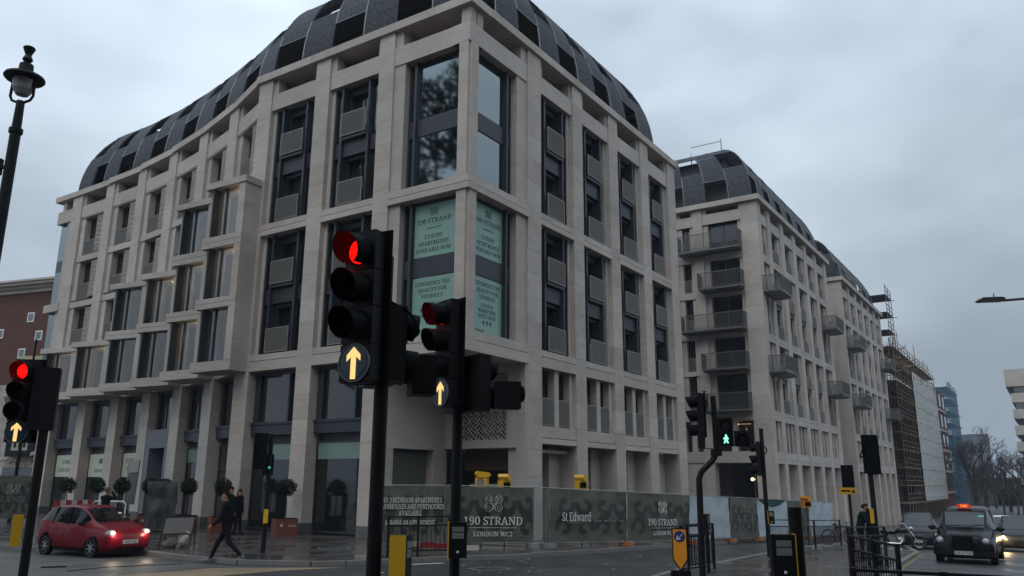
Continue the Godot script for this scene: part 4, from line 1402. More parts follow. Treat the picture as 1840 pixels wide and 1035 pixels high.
# ---------------------------------------------------------------- plants
func leaf_ball(parent: Node3D, called: String, c: Vector3, r: Vector3, count: int, material: Material) -> MeshInstance3D:
	var st := begin()
	for k in count:
		var d := Vector3(rng.randfn(), rng.randfn(), rng.randfn()).normalized()
		var rr := pow(rng.randf(), 0.22) * rng.randf_range(0.84, 1.06) * (1.0 if rng.randf() < 0.93 else 1.13)
		var p := c + Vector3(d.x * r.x, d.y * r.y, d.z * r.z) * rr
		var n := (d + Vector3(rng.randfn(), rng.randfn(), rng.randfn()) * 0.45).normalized()
		var u := n.cross(Vector3.UP if absf(n.y) < 0.9 else Vector3.RIGHT).normalized().rotated(n, rng.randf() * TAU)
		var v := n.cross(u)
		var s := r.y * rng.randf_range(0.10, 0.17)
		for q in [p - u * s, p + v * s * 0.5, p + u * s, p - u * s, p + u * s, p - v * s * 0.5]:
			st.set_normal(n)
			st.add_vertex(q)
	return put(parent, called, st.commit(), material)

func grow(st: SurfaceTool, a: Vector3, d: Vector3, l: float, r: float, depth: int, twigs: SurfaceTool) -> void:
	var mid := a + d * l * 0.5 + Vector3(rng.randfn(), rng.randfn() * 0.5, rng.randfn()) * l * 0.06
	var b := a + d * l
	tube(st if depth > 1 else twigs, [a, mid, b], r, r * 0.62, 6 if depth > 2 else 3, false)
	if depth == 0:
		return
	var n := 3 if depth > 1 else 4
	for k in n:
		var side := Vector3(rng.randfn(), rng.randfn() * 0.6 + 0.25, rng.randfn()).normalized()
		var e := (d * rng.randf_range(0.55, 1.0) + side * rng.randf_range(0.5, 0.95) + Vector3(0, 0.12, 0)).normalized()
		grow(st, a.lerp(b, rng.randf_range(0.55, 1.0)), e, l * rng.randf_range(0.6, 0.82), r * 0.58, depth - 1, twigs)

func bare_tree(at: Vector3, h: float, label: String, group: String, depth := 6) -> void:
	var o := thing("bare_tree", at, label, "tree", group)
	var st := begin()
	var tw := begin()
	var f := Transform3D(Basis.IDENTITY, at)
	var lean := Vector3(rng.randfn() * 0.06, 1, rng.randfn() * 0.06).normalized()
	var trunk := h * 0.26
	tube(st, [Vector3.ZERO, lean * trunk * 0.5, lean * trunk], h * 0.022, h * 0.017, 8, false)
	for k in 4:
		var a := TAU * k / 4 + rng.randf()
		var d := (lean * 1.0 + Vector3(cos(a), 0, sin(a)) * rng.randf_range(0.35, 0.75)).normalized()
		grow(st, lean * trunk * rng.randf_range(0.85, 1.0), d, h * 0.23, h * 0.0125, depth - 1, tw)
	put(o, "trunk", st.commit(), M.bark, f)
	var c := put(o, "crown", tw.commit(), M.twig, f)
	c.set_meta("kind", "stuff")

func make_trees() -> void:
	for q in [[1750, 150, 18, "tall bare plane tree beside the blue netting"], [1722, 185, 14, "bare tree behind the netted scaffold tower"]]:
		var p := pd(q[0], 868, q[1])
		bare_tree(Vector3(p.x, -2.6, p.z), q[2], q[3], "", 6)
	for q in [[1765, 150, 11.5], [1785, 160, 11.5], [1810, 140, 13.5], [1834, 130, 13.0], [1860, 120, 13.0], [1770, 135, 9.0], [1798, 125, 8.5], [1822, 118, 8.0], [1752, 140, 8.0]]:
		var p := pd(q[0], 868, q[1])
		bare_tree(Vector3(p.x, -2.6, p.z), q[2], "bare brown tree in the row beyond the taxi", "bare trees beyond the taxi", 5)
	# trees mirrored in the corner windows; church and terrace unseen, put in for shade
	for q in [[-23.0, -23.0, 33.0], [-33.0, -25.0, 30.0], [-25.0, -9.0, 27.0], [6.0, 9.0, 17.0], [-12.0, 8.0, 18.0]]:
		var o := thing("evergreen_tree", Vector3(q[0], 0, q[1]), "dark evergreen tree behind the viewer, seen in the corner windows", "tree", "evergreen trees behind the viewer")
		var st := begin()
		tube(st, [Vector3(0, 0, 0), Vector3(0.1, q[2] * 0.5, 0), Vector3(0, q[2] * 0.9, 0)], 0.32, 0.08, 8)
		put(o, "trunk", st.commit(), M.bark, Transform3D(Basis.IDENTITY, Vector3(q[0], 0, q[1])))
		for k in 14:
			leaf_ball(o, "crown", Vector3(q[0] + rng.randfn() * 1.5, q[2] * (0.35 + 0.045 * k), q[1] + rng.randfn() * 1.5), Vector3(2.2, 1.9, 2.2) * rng.randf_range(0.7, 1.15), 420, M.leaf_dark)
	var ch := thing("unseen_church", Vector3(0, 0, 16), "unseen grey stone church behind the viewer, enlarged and set close to shade the fronts", "church")
	var f := frame(Vector3(0, 0, 14), Vector3(-1, 0, 0.1))
	bx(ch, "wall", f, -30, 30, -0.5, 24, -18, 0, M.stain)  # enlarged and set close so the fronts darken low down
	bx(ch, "tower", f, -5, 5, -0.5, 36, -8, 0.6, M.stain)
	bx(ch, "parapet", f, -30.3, 30.3, 24, 25, -18.3, 0.4, M.stone2)
	for k in 8:
		if k != 3 and k != 4:
			bx(ch, "window", f, -20 + 5.2 * k, -17.8 + 5.2 * k, 2.5, 9.5, 0.0, 0.08, M.mirror_glass)
	var tr := thing("added_terrace", Vector3(34, 0, 0), "unseen grey stone terrace across the road, added to shade the street fronts", "building")
	f = frame(Vector3(30, 0, 4), Vector3(-0.45, 0, 0.9))
	bx(tr, "wall", f, -14, 34, -3, 22, -12, 0, M.stain)  # out of view, added to cut sky light on the lower fronts
	bx(tr, "cornice", f, -14.3, 34.3, 22, 22.8, -12.3, 0.5, M.stone2)
	for k in 10:
		for j in 6:
			bx(tr, "window", f, -12.5 + 4.6 * k, -10.7 + 4.6 * k, 1.0 + 3.5 * j, 3.2 + 3.5 * j, 0.0, 0.06, M.mirror_glass)

# ---------------------------------------------------------------- traffic signals
func visor_mesh() -> ArrayMesh:
	if lattices.has("visor"):
		return lattices["visor"]
	var st := begin()
	var n := 20
	for k in n:
		var a0 := deg_to_rad(lerpf(-65, 245, float(k) / n))
		var a1 := deg_to_rad(lerpf(-65, 245, float(k + 1) / n))
		var l0 := 0.15 + 0.10 * (sin(a0) * 0.5 + 0.5)
		var l1 := 0.15 + 0.10 * (sin(a1) * 0.5 + 0.5)
		for r in [0.125, 0.119]:
			var p0 := Vector3(cos(a0) * r, sin(a0) * r, 0)
			var p1 := Vector3(cos(a1) * r, sin(a1) * r, 0)
			if r > 0.12:
				quad(st, p1, p1 + Vector3(0, -0.012, l1), p0 + Vector3(0, -0.012, l0), p0)
			else:
				quad(st, p0, p0 + Vector3(0, -0.012, l0), p1 + Vector3(0, -0.012, l1), p1)
		quad(st, Vector3(cos(a0) * 0.125, sin(a0) * 0.125 - 0.012, l0), Vector3(cos(a1) * 0.125, sin(a1) * 0.125 - 0.012, l1), Vector3(cos(a1) * 0.119, sin(a1) * 0.119 - 0.012, l1), Vector3(cos(a0) * 0.119, sin(a0) * 0.119 - 0.012, l0))
	lattices["visor"] = st.commit()
	return lattices["visor"]

func disc(r: float, deep: float, sides := 24) -> ArrayMesh:
	var key := "d%d_%d" % [roundi(r * 1000), roundi(deep * 1000)]
	if not lattices.has(key):
		var st := begin()
		lathe(st, [Vector2(r, 0), Vector2(r, deep * 0.4), Vector2(r * 0.7, deep * 0.85), Vector2(0.0005, deep)], sides, Transform3D(Basis(Vector3.RIGHT, PI / 2), Vector3.ZERO))
		lattices[key] = st.commit()
	return lattices[key]

# three lamps over one another, the red lamp's middle at p, facing turn (degrees, 0 = towards +z); arrow adds the round blue sign
func signal_head(root: Node3D, p: Vector3, turn: float, lit: bool, arrow: bool, gap := 0.31) -> void:
	var f := Transform3D(Basis(Vector3.UP, deg_to_rad(turn)), p)
	var st := begin()
	var n := 4 if arrow else 3
	for k in n:
		var y := -gap * k
		sbox(st, -0.15, 0.15, y - gap / 2 + 0.004, y + gap / 2 - 0.004, -0.13, 0.0)
		sbox(st, -0.135, 0.135, y - gap / 2 - 0.004, y + gap / 2 + 0.004, -0.12, -0.01)
	sbox(st, -0.13, 0.13, gap / 2, gap / 2 + 0.03, -0.11, -0.02)
	var o := put(root, "signal_head", st.commit(), M.black_paint, f)
	st = begin()
	sbox(st, -0.20, 0.20, -gap * (n - 0.5), gap / 2 + 0.05, -0.165, -0.15)
	put(o, "backing_board", st.commit(), M.black_matt, f)
	for k in 3:
		var t := f * Transform3D(Basis.IDENTITY, Vector3(0, -gap * k, 0.0))
		put(o, "visor", visor_mesh(), M.visor, t)
		var lens := put(o, "lamp_lens", disc(0.105, 0.02), M.red_lamp if (k == 0 and lit) else M.lens_off, t * Transform3D(Basis.IDENTITY, Vector3(0, 0, 0.004)))
		if k == 0 and lit:
			var l := OmniLight3D.new()
			l.name = "lamp_light"
			l.light_color = Color(1.0, 0.05, 0.03)
			l.light_energy = 0.012
			l.light_size = 0.08
			l.shadow_enabled = true
			lens.add_child(l)
			l.position = Vector3(0, 0, 0.08)
	if arrow:
		var t := f * Transform3D(Basis.IDENTITY, Vector3(0, -gap * 3, 0.0))
		var s := put(o, "arrow_sign", disc(0.155, 0.012), M.sign_blue_dark, t * Transform3D(Basis.IDENTITY, Vector3(0, 0, 0.004)))
		var ar := begin()
		prism(ar, PackedVector2Array([Vector2(0, 0.125), Vector2(0.066, 0.06), Vector2(0.066, 0.012), Vector2(0.024, 0.05), Vector2(0.024, -0.13), Vector2(-0.024, -0.13), Vector2(-0.024, 0.05), Vector2(-0.066, 0.012), Vector2(-0.066, 0.06)]), 0.017, 0.022)
		put(s, "arrow_light", ar.commit(), M.arrow_lamp, t)
		var ring := begin()
		for k in 32:
			var a0 := TAU * k / 32.0
			var a1 := TAU * (k + 1) / 32.0
			bar(ring, Vector3(cos(a0), sin(a0), 0) * 0.15 + Vector3(0, 0, 0.014), Vector3(cos(a1), sin(a1), 0) * 0.15 + Vector3(0, 0, 0.014), 0.006)
		put(s, "sign_ring", ring.commit(), M.grey_sheet, t)
		for k in 2:
			bx(o, "bracket", f, -0.02, 0.02, -gap * (0.0 if k == 0 else 2.6), -gap * (0.0 if k == 0 else 2.6) + 0.04, -0.28, -0.165, M.black_matt)

# two lamps and a hood, for people on foot
func walk_head(root: Node3D, p: Vector3, turn: float, lit: bool, extra := true) -> void:
	var f := Transform3D(Basis(Vector3.UP, deg_to_rad(turn)), p)
	var o := bx(root, "walk_signal", f, -0.16, 0.16, -0.31, 0.31, -0.16, 0.0, M.black_paint)
	for k in 2:
		put(o, "visor", visor_mesh(), M.visor, f * Transform3D(Basis.from_scale(Vector3(1, 1, 0.6)), Vector3(0, 0.16 - 0.31 * k, 0.0)))
		put(o, "lamp_lens", disc(0.105, 0.012), M.lens_off, f * Transform3D(Basis.IDENTITY, Vector3(0, 0.16 - 0.31 * k, 0.002)))
	if extra:
		var b := bx(o, "hood", f, 0.17, 0.50, -0.31, 0.02, -0.18, 0.02, M.black_paint)
		put(b, "round_visor", visor_mesh(), M.visor, f * Transform3D(Basis.IDENTITY, Vector3(0.335, -0.15, 0.02)))
		put(b, "round_lens", disc(0.105, 0.012), M.lens_off, f * Transform3D(Basis.IDENTITY, Vector3(0.335, -0.15, 0.023)))
	if lit:
		var st := begin()
		var c := Vector3(0, -0.155, 0.02)
		ball(st, c + Vector3(0, 0.075, 0), Vector3(0.02, 0.022, 0.006), 10)
		prism(st, PackedVector2Array([Vector2(-0.03, 0.045), Vector2(0.03, 0.05), Vector2(0.055, 0.0), Vector2(0.035, -0.005), Vector2(0.022, 0.02), Vector2(0.025, -0.02), Vector2(0.05, -0.085), Vector2(0.025, -0.09), Vector2(0, -0.035), Vector2(-0.03, -0.09), Vector2(-0.055, -0.085), Vector2(-0.022, -0.01), Vector2(-0.025, 0.015), Vector2(-0.05, -0.01), Vector2(-0.06, 0.005)]), 0.016, 0.024, Transform3D(Basis.IDENTITY, Vector3(0, -0.155, 0)))
		put(o, "green_man_light", st.commit(), M.green_man, f)

func push_box(root: Node3D, p: Vector3, turn: float, yellow_side: float, tall := 0.36) -> void:
	# p = top middle of the box; its black front looks along turn
	var f := Transform3D(Basis(Vector3.UP, deg_to_rad(turn)), p)
	var o := bx(root, "push_button_box", f, -0.095, 0.095, -tall, 0.0, -0.06, 0.06, M.black_paint)
	bx(o, "yellow_side", f, yellow_side * 0.0955, yellow_side * 0.1035, -tall - 0.01, 0.004, -0.062, 0.062, M.yellow_box)
	bx(o, "instruction_plate", f, -0.062, 0.062, -0.095, -0.045, 0.06, 0.064, M.grey_sheet)
	bx(o, "instruction_plate", f, -0.062, 0.062, -0.165, -0.105, 0.06, 0.064, M.grey_sheet)
	put(o, "button", disc(0.014, 0.012, 12), M.white_paint, f * Transform3D(Basis.IDENTITY, Vector3(0, -tall + 0.06, 0.061)))

func pole_part(root: Node3D, a: Vector3, b: Vector3, r: float, called := "pole", material: Material = null) -> void:
	var st := begin()
	tube(st, [a, b], r, -1, 14)
	put(root, called, st.commit(), material if material else M.black_paint)

func cable(root: Node3D, pts: Array, r := 0.012) -> void:
	var c := Curve3D.new()
	for k in pts.size():
		var tan: Vector3 = (pts[mini(k + 1, pts.size() - 1)] - pts[maxi(k - 1, 0)]) * 0.2
		c.add_point(pts[k], -tan, tan)
	c.bake_interval = 0.03
	var q := []
	for v in c.get_baked_points():
		q.append(v)
	var st := begin()
	tube(st, q, r, -1, 7)
	put(root, "cable", st.commit(), M.black_matt)

func make_signals() -> void:
	var g := "traffic signals"
	# the large signal close by
	var p := pd(678, 860, 6.35)
	var root := thing("traffic_signal", Vector3(p.x, 0, p.z), "tall traffic signal showing red, its lit arrow before the stone bands, yellow box below", "traffic light", g)
	var top := pd(697, 462, 6.35).y
	pole_part(root, Vector3(p.x, -0.1, p.z), Vector3(p.x, top, p.z), 0.057)
	pole_part(root, Vector3(p.x, top - 0.62, p.z), Vector3(p.x, top - 0.60, p.z), 0.064, "collar")
	var red := pd(648, 452, 6.2)
	signal_head(root, red, -27, true, true, (pd(640, 452, 6.2).y - pd(634, 652, 6.2).y) / 3.0)
	walk_head(root, pd(718, 622, 6.5), 118, false)
	bx(root, "junction_box", Transform3D(Basis(Vector3.UP, deg_to_rad(20)), pd(759, 677, 6.7)), -0.11, 0.10, -0.16, 0.17, -0.1, 0.1, M.black_paint)
	cable(root, [pd(703, 543, 6.35), pd(735, 562, 6.35), pd(751, 590, 6.35), pd(748, 603, 6.4), pd(737, 606, 6.4)])
	bx(root, "bracket", Transform3D(Basis.IDENTITY, pd(668, 690, 6.35)), -0.07, 0.07, -0.008, 0.008, -0.02, 0.02, M.black_matt)
	push_box(root, pd(712, 962, 6.3) + Vector3(0.035, 0, -0.05), 82, -1.0, 0.45)
	# the second one a little farther
	p = pd(820, 860, 8.9)
	root = thing("traffic_signal", Vector3(p.x, 0, p.z), "traffic signal whose red lamp hides in its cowl, black button box on its pole", "traffic light", g)
	top = pd(830, 566, 8.9).y
	pole_part(root, Vector3(p.x, -0.1, p.z), Vector3(p.x, top, p.z), 0.057)
	pole_part(root, Vector3(p.x, pd(826, 690, 8.9).y, p.z), Vector3(p.x, pd(826, 745, 8.9).y, p.z), 0.063, "collar")
	signal_head(root, pd(797, 566, 8.75), -52, true, true, (pd(797, 566, 8.75).y - pd(790, 706, 8.75).y) / 3.0)
	walk_head(root, pd(867, 690, 8.9), 128, false)
	bx(root, "junction_box", Transform3D(Basis(Vector3.UP, deg_to_rad(10)), pd(913, 711, 8.9)), -0.17, 0.13, -0.15, 0.15, -0.1, 0.1, M.black_paint)
	put(root, "round_end", disc(0.09, 0.05), M.black_matt, Transform3D(Basis(Vector3.UP, PI / 2), pd(936, 708, 8.9)))
	cable(root, [pd(832, 625, 8.9), pd(836, 650, 8.95), pd(845, 660, 8.95), pd(858, 658, 8.95)], 0.01)
	push_box(root, pd(823, 938, 8.75), 6, -1.0, 0.36)
	# the one at the kerb by the red car
	p = pd(66, 860, 11.2)
	root = thing("traffic_signal", Vector3(p.x, 0, p.z), "black traffic signal showing red over a lit up arrow, standing before the red car", "traffic light", g)
	pole_part(root, Vector3(p.x, -0.1, p.z), Vector3(p.x, pd(96, 690, 11.2).y + 0.2, p.z), 0.06)
	signal_head(root, pd(46, 667, 11.1), 6, true, true, (pd(46, 667, 11.1).y - pd(28, 776, 11.1).y) / 3.0)
	bx(root, "walk_signal", Transform3D(Basis(Vector3.UP, deg_to_rad(25)), pd(80, 715, 11.2)), -0.16, 0.16, -0.45, 0.42, -0.16, 0.1, M.black_paint)
	push_box(root, gp(30, 1010, 0) + Vector3(0, 0.6, 0), 120, -1.0, 0.4)
	(root.get_child(root.get_child_count() - 1) as Node3D).global_position = pd(30, 952, 11.4)
	# the cranked pole with the green man
	p = pd(1258, 868, 17.6)
	var gy := slope(p.x, p.z)
	root = thing("traffic_signal", Vector3(p.x, gy, p.z), "cranked black signal pole with a lit green walking man", "traffic light", g)
	var st := begin()
	var pts := []
	for q in [[1264, 1060], [1260, 960], [1257, 880], [1256, 862], [1260, 848], [1270, 838], [1280, 828], [1287, 815], [1287, 800], [1284, 750], [1281, 712]]:
		var v := pd(q[0], q[1], 17.6)
		pts.append(v)
	tube(st, pts, 0.07, 0.06, 10)
	put(root, "pole", st.commit(), M.black_paint)
	bx(root, "collar", Transform3D(Basis.IDENTITY, pd(1287, 812, 17.6)), -0.1, 0.1, -0.09, 0.06, -0.1, 0.1, M.black_paint)
	signal_head(root, pd(1252, 722, 17.6), -98, false, false, 0.31)
	bx(root, "signal_box", Transform3D(Basis(Vector3.UP, deg_to_rad(-98)), pd(1256, 793, 17.6)), -0.14, 0.14, -0.15, 0.2, -0.12, 0.02, M.black_paint)
	walk_head(root, pd(1304, 776, 17.5), -14, true)
	cable(root, [pd(1262, 718, 17.6), pd(1270, 722, 17.6), pd(1268, 738, 17.6), pd(1274, 743, 17.6)], 0.014)
	st = begin()
	bar(st, pd(1260, 703, 17.6), pd(1270, 704, 17.6), 0.015)
	bar(st, pd(1262, 806, 17.6), pd(1280, 806, 17.6), 0.015)
	put(root, "bracket", st.commit(), M.black_matt)
	push_box(root, pd(1264, 928, 17.4) + Vector3(0.05, 0.05, 0), 60, 1.0, 0.4)
	# the plain pole beyond it
	p = gp(1383, 1000)
	root = thing("traffic_signal", p, "slim signal pole with its lamps turned away and a small notice box, on the island", "traffic light", g)
	pole_part(root, p, Vector3(p.x, pd(1366, 770, -p.z).y, p.z), 0.07)
	signal_head(root, pd(1358, 805, -p.z), -105, false, false, 0.36)
	push_box(root, pd(1385, 918, -p.z + -0.2), -10, -1.0, 0.4)
	cable(root, [pd(1369, 800, -p.z), pd(1377, 806, -p.z), pd(1376, 814, -p.z), pd(1370, 818, -p.z)], 0.02)
	# the short post with the yellow button box, close by on the island
	p = pd(1424, 868, 7.1)
	root = thing("button_post", Vector3(p.x, 0, p.z), "short black post carrying a push-button box with one yellow side", "bollard")
	pole_part(root, Vector3(p.x, -0.2, p.z), Vector3(p.x, pd(1424, 911, 7.1).y, p.z), 0.057)
	push_box(root, pd(1404, 960, 6.95), -6, 1.0, 0.36)
	# the small one before the shop window
	p = gp(472, 994)
	root = thing("traffic_signal", p, "small signal pole in front of the shop window, seen from behind", "traffic light", g)
	pole_part(root, p, Vector3(p.x, pd(474, 780, -p.z).y, p.z), 0.07)
	signal_head(root, pd(471, 792, -p.z - 0.2), 190, false, false, 0.33)
	walk_head(root, pd(482, 835, -p.z + 0.05), 30, false, false)
	put(root, "green_lamp", disc(0.04, 0.02, 12), M.green_dim, Transform3D(Basis(Vector3.UP, 0.5), pd(484, 840, -p.z - 0.28)))
	push_box(root, pd(479, 915, -p.z - 0.15), 100, -1.0, 0.38)
	# the one by the motorcycle, and the black sign with the yellow plate
	p = pd(1566, 868, 24.5)
	gy = slope(p.x, p.z)
	root = thing("traffic_signal", Vector3(p.x, gy, p.z), "black traffic signal seen from behind, yellow box on its pole by the motorcycle", "traffic light", g)
	pole_part(root, Vector3(p.x, gy, p.z), Vector3(p.x, pd(1566, 790, 24.5).y, p.z), 0.075)
	signal_head(root, pd(1564, 798, 24.5), 165, false, false, 0.36)
	bx(root, "backing", Transform3D(Basis(Vector3.UP, deg_to_rad(-15)), pd(1564, 816, 24.6)), -0.22, 0.22, -0.58, 0.58, -0.05, 0.05, M.black_matt)
	cable(root, [pd(1552, 802, 24.5), pd(1548, 812, 24.5), pd(1546, 822, 24.5), pd(1550, 820, 24.5)], 0.02)
	push_box(root, pd(1562, 914, 24.2), 100, -1.0, 0.4)
	p = pd(1524, 868, 31)
	gy = slope(p.x, p.z)
	root = thing("road_sign", Vector3(p.x, gy, p.z), "blank black back of a road sign above a small yellow direction plate", "sign")
	pole_part(root, Vector3(p.x, gy, p.z), Vector3(p.x, pd(1522, 838, 31).y, p.z), 0.05)
	bx(root, "sign_back", Transform3D(Basis(Vector3.UP, -0.3), pd(1523, 856, 30.9)), -0.22, 0.22, -0.42, 0.42, -0.02, 0.02, M.black_matt)
	var plate := bx(root, "yellow_plate", Transform3D(Basis(Vector3.UP, -0.3), pd(1523, 882, 30.8)), -0.29, 0.29, -0.12, 0.12, -0.02, 0.02, M.sign_yellow)
	st = begin()
	sbox(st, -0.22, 0.1, -0.03, 0.03, 0.02, 0.025)
	prism(st, PackedVector2Array([Vector2(0.14, -0.08), Vector2(0.26, -0.08), Vector2(0.20, 0.08)]), 0.02, 0.025)
	put(plate, "sign_mark", st.commit(), M.black_matt, Transform3D(Basis(Vector3.UP, -0.3), pd(1523, 882, 30.8)))

func make_lamps() -> void:
	var p := pd(36, 190, 12.6)
	var root := thing("street_lamp", Vector3(p.x, 0, p.z), "black lamp post with a wide round hat, glass bowl and vase-shaped finial", "street lamp")
	var y := pd(30, 182, 12.6).y
	var f := Transform3D(Basis.IDENTITY, Vector3(p.x, 0, p.z))
	var st := begin()
	lathe(st, [Vector2(0.14, -0.1), Vector2(0.13, 1.0), Vector2(0.095, 1.1), Vector2(0.085, y - 0.62), Vector2(0.11, y - 0.6), Vector2(0.11, y - 0.52), Vector2(0.075, y - 0.5), Vector2(0.065, y)], 14)
	put(root, "pole", st.commit(), M.black_paint, f)
	st = begin()
	for s in [-1.0, 1.0]:
		tube(st, [Vector3(0, y - 0.05, 0), Vector3(s * 0.16, y + 0.02, 0), Vector3(s * 0.2, y + 0.10, 0), Vector3(s * 0.19, y + 0.42, 0)], 0.024, -1, 7)
	put(root, "cradle", st.commit(), M.black_paint, f)
	st = begin()
	lathe(st, [Vector2(0.01, y + 0.1), Vector2(0.1, y + 0.12), Vector2(0.16, y + 0.22), Vector2(0.19, y + 0.41)], 16)
	put(root, "glass_bowl", st.commit(), M.lamp_glass, f)
	st = begin()
	lathe(st, [Vector2(0.01, y + 0.40), Vector2(0.30, y + 0.40), Vector2(0.325, y + 0.43), Vector2(0.31, y + 0.47), Vector2(0.20, y + 0.53), Vector2(0.12, y + 0.56), Vector2(0.11, y + 0.70), Vector2(0.05, y + 0.74), Vector2(0.085, y + 0.80), Vector2(0.06, y + 0.86), Vector2(0.05, y + 0.89), Vector2(0.1, y + 1.02), Vector2(0.085, y + 1.04), Vector2(0.01, y + 1.04)], 18)
	put(root, "hat", st.commit(), M.black_paint, f)
	var b := bx(root, "bracket", f, -0.28, -0.05, y - 1.25, y - 1.2, -0.03, 0.03, M.black_paint)
	bx(b, "bracket_plate", f, -0.30, -0.14, y - 1.36, y - 1.08, -0.04, 0.04, M.black_paint)
	# modern lamp reaching in from the right
	var q := pd(1930, 868, 21)
	var lamp := thing("street_lamp", Vector3(q.x, slope(q.x, q.z), q.z), "flat dark street lamp head on a long thin arm", "street lamp")
	var a := pd(1756, 541, 21)
	var c := pd(1802, 540, 21)
	var e := pd(1930, 527, 21)
	pole_part(lamp, Vector3(q.x, slope(q.x, q.z), q.z), Vector3(q.x, e.y, q.z), 0.08)
	st = begin()
	tube(st, [c, pd(1860, 535, 21), Vector3(q.x, e.y, q.z)], 0.035, -1, 8)
	put(lamp, "arm", st.commit(), M.dark_metal)
	st = begin()
	var d := (c - a).normalized()
	var hf := Transform3D(Basis(d, Vector3.UP, d.cross(Vector3.UP)), a)
	prism(st, PackedVector2Array([Vector2(0, 0), Vector2(0.1, 0.075), Vector2(0.6, 0.085), Vector2(0.7, 0.06), Vector2(0.7, -0.02), Vector2(0.05, -0.03)]), -0.13, 0.13, hf)
	put(lamp, "lamp_head", st.commit(), M.dark_metal)
	bx(lamp, "sensor", hf, 0.46, 0.48, 0.08, 0.2, -0.01, 0.01, M.dark_metal)

func guard_rail(label: String, pts: Array, h := 1.1, group := "guard rails", material: Material = null) -> void:
	var m: Material = material if material else M.black_paint
	var root := thing("guard_rail", pts[0], label, "railing", group)
	for k in pts.size():
		var st := begin()
		bar(st, pts[k], pts[k] + Vector3(0, h, 0), 0.06)
		put(root, "post", st.commit(), m)
	for k in pts.size() - 1:
		var a: Vector3 = pts[k]
		var b: Vector3 = pts[k + 1]
		for y in [h - 0.025, h - 0.26, 0.16]:
			var st := begin()
			bar(st, a + Vector3(0, y, 0), b + Vector3(0, y, 0), 0.05, 0.035)
			put(root, "rail", st.commit(), m)
		var n := maxi(2, int(a.distance_to(b) / 0.12))
		for j in range(1, n):
			var q := a.lerp(b, float(j) / n)
			put(root, "baluster", box_mesh(0.014, h - 0.42, 0.014), m, Transform3D(Basis.IDENTITY, q + Vector3(0, 0.16 + (h - 0.42) / 2, 0)))

func make_rails() -> void:
	guard_rail("black guard rail on the pavement in front of the appointment banner", [gp(696, 1002), gp(750, 1000.5), gp(806, 999)], 1.1)
	guard_rail("short black guard rail right behind the keep-left bollard", [gp(1226, 1036), gp(1274, 1030)], 1.1)
	guard_rail("short black guard rail behind the cranked signal pole", [gp(1238, 1029), gp(1284, 1022)], 1.1)
	guard_rail("long black guard rail along the island before the white sheeting", [gp(1384, 988), gp(1424, 986.5), gp(1466, 985), gp(1512, 980)], 1.1)
	var near := [pd(1521, 900, 9.6), pd(1680, 900, 9.2), pd(1850, 900, 8.8), pd(2050, 900, 8.4)]
	for k in near.size():
		near[k].y = -0.02
	guard_rail("black guard rail along the kerb in front of the taxi", near, 1.13)
	var side := [pd(1522, 900, 16.0), pd(1562, 900, 14.8), pd(1603, 900, 13.7)]
	for k in side.size():
		side[k] = on_ground(side[k])
	guard_rail("black guard rail slanting across the island end", side, 1.08)
	var bend := [pd(1518, 900, 22.0), pd(1524, 900, 23.0), pd(1552, 900, 24.0), pd(1583, 900, 24.6)]
	for k in bend.size():
		bend[k] = on_ground(bend[k])
	guard_rail("wet shining guard rail bending round beside the motorcycle", bend, 1.1, "guard rails", M.wet_black)

# ---------------------------------------------------------------- fence with banners
func banner_mesh(w: float, h: float, sag: float, sd: int, drop := 0.0) -> ArrayMesh:
	var st := begin()
	var nx := 16
	var ny := 10
	var n := noise(sd, 0.9, 3)
	for i in nx:
		for j in ny:
			var p := []
			for e in [[i, j], [i, j + 1], [i + 1, j + 1], [i + 1, j]]:
				var u: float = e[0] / float(nx)
				var v: float = e[1] / float(ny)
				var y := v * h - drop * sin(u * PI) * v
				p.append(Vector3((u - 0.5) * w, y, sag * (n.get_noise_2d(u * w * 1.3, v * h * 1.3 + sd) + 0.4 * sin(u * 9 + sd) * (1 - v))))
			st.set_smooth_group(0)
			var us := [Vector2(i, ny - j), Vector2(i, ny - j - 1), Vector2(i + 1, ny - j - 1), Vector2(i + 1, ny - j)]
			for k in [0, 1, 2, 0, 2, 3]:
				st.set_uv(Vector2(us[k].x / nx, us[k].y / ny))
				st.add_vertex(p[k])
	st.generate_normals()
	return st.commit()

# print of the banners: broad dark scrolls on olive cloth
func scroll_print() -> ImageTexture:
	var w := 512
	var h := 256
	var im := Image.create(w, h, false, Image.FORMAT_RGB8)
	var n := noise(77, 0.02, 3)
	var base := Color(0.078, 0.079, 0.060)
	var ink := Color(0.022, 0.027, 0.021)
	var pts := []
	for cx in [96, 224, 352, 480]:
		var s := 1.0 if (cx / 128) % 2 == 0 else -1.0
		for k in 60:
			var t := k / 59.0
			var a := t * 4.6
			pts.append(Vector2(cx + s * cos(a) * (52 - 34 * t), 74 + sin(a) * (52 - 34 * t)))
			pts.append(Vector2(cx - s * cos(a) * (50 - 30 * t), 190 - sin(a) * (50 - 30 * t)))
		for k in 40:
			var t := k / 39.0
			pts.append(Vector2(cx + s * (52 - 104 * t), 74 + 116 * t + 20 * sin(t * PI * 2)))
	var grid := {}
	for q in pts:
		var key := Vector2i(int(q.x) >> 5, int(q.y) >> 5)
		if not grid.has(key):
			grid[key] = []
		grid[key].append(q)
	for y in h:
		for x in w:
			var best := 99.0
			var c := Vector2i(x >> 5, y >> 5)
			for i in [-1, 0, 1]:
				for j in [-1, 0, 1]:
					var key := c + Vector2i(i, j)
					if grid.has(key):
						for q in grid[key]:
							best = minf(best, q.distance_to(Vector2(x, y)))
			var t := smoothstep(13.0, 16.5, best)
			var v := 1.0 + 0.25 * n.get_noise_2d(x, y)
			im.set_pixel(x, y, (ink.lerp(base, t) * v).linear_to_srgb())
	im.generate_mipmaps()
	return ImageTexture.create_from_image(im)

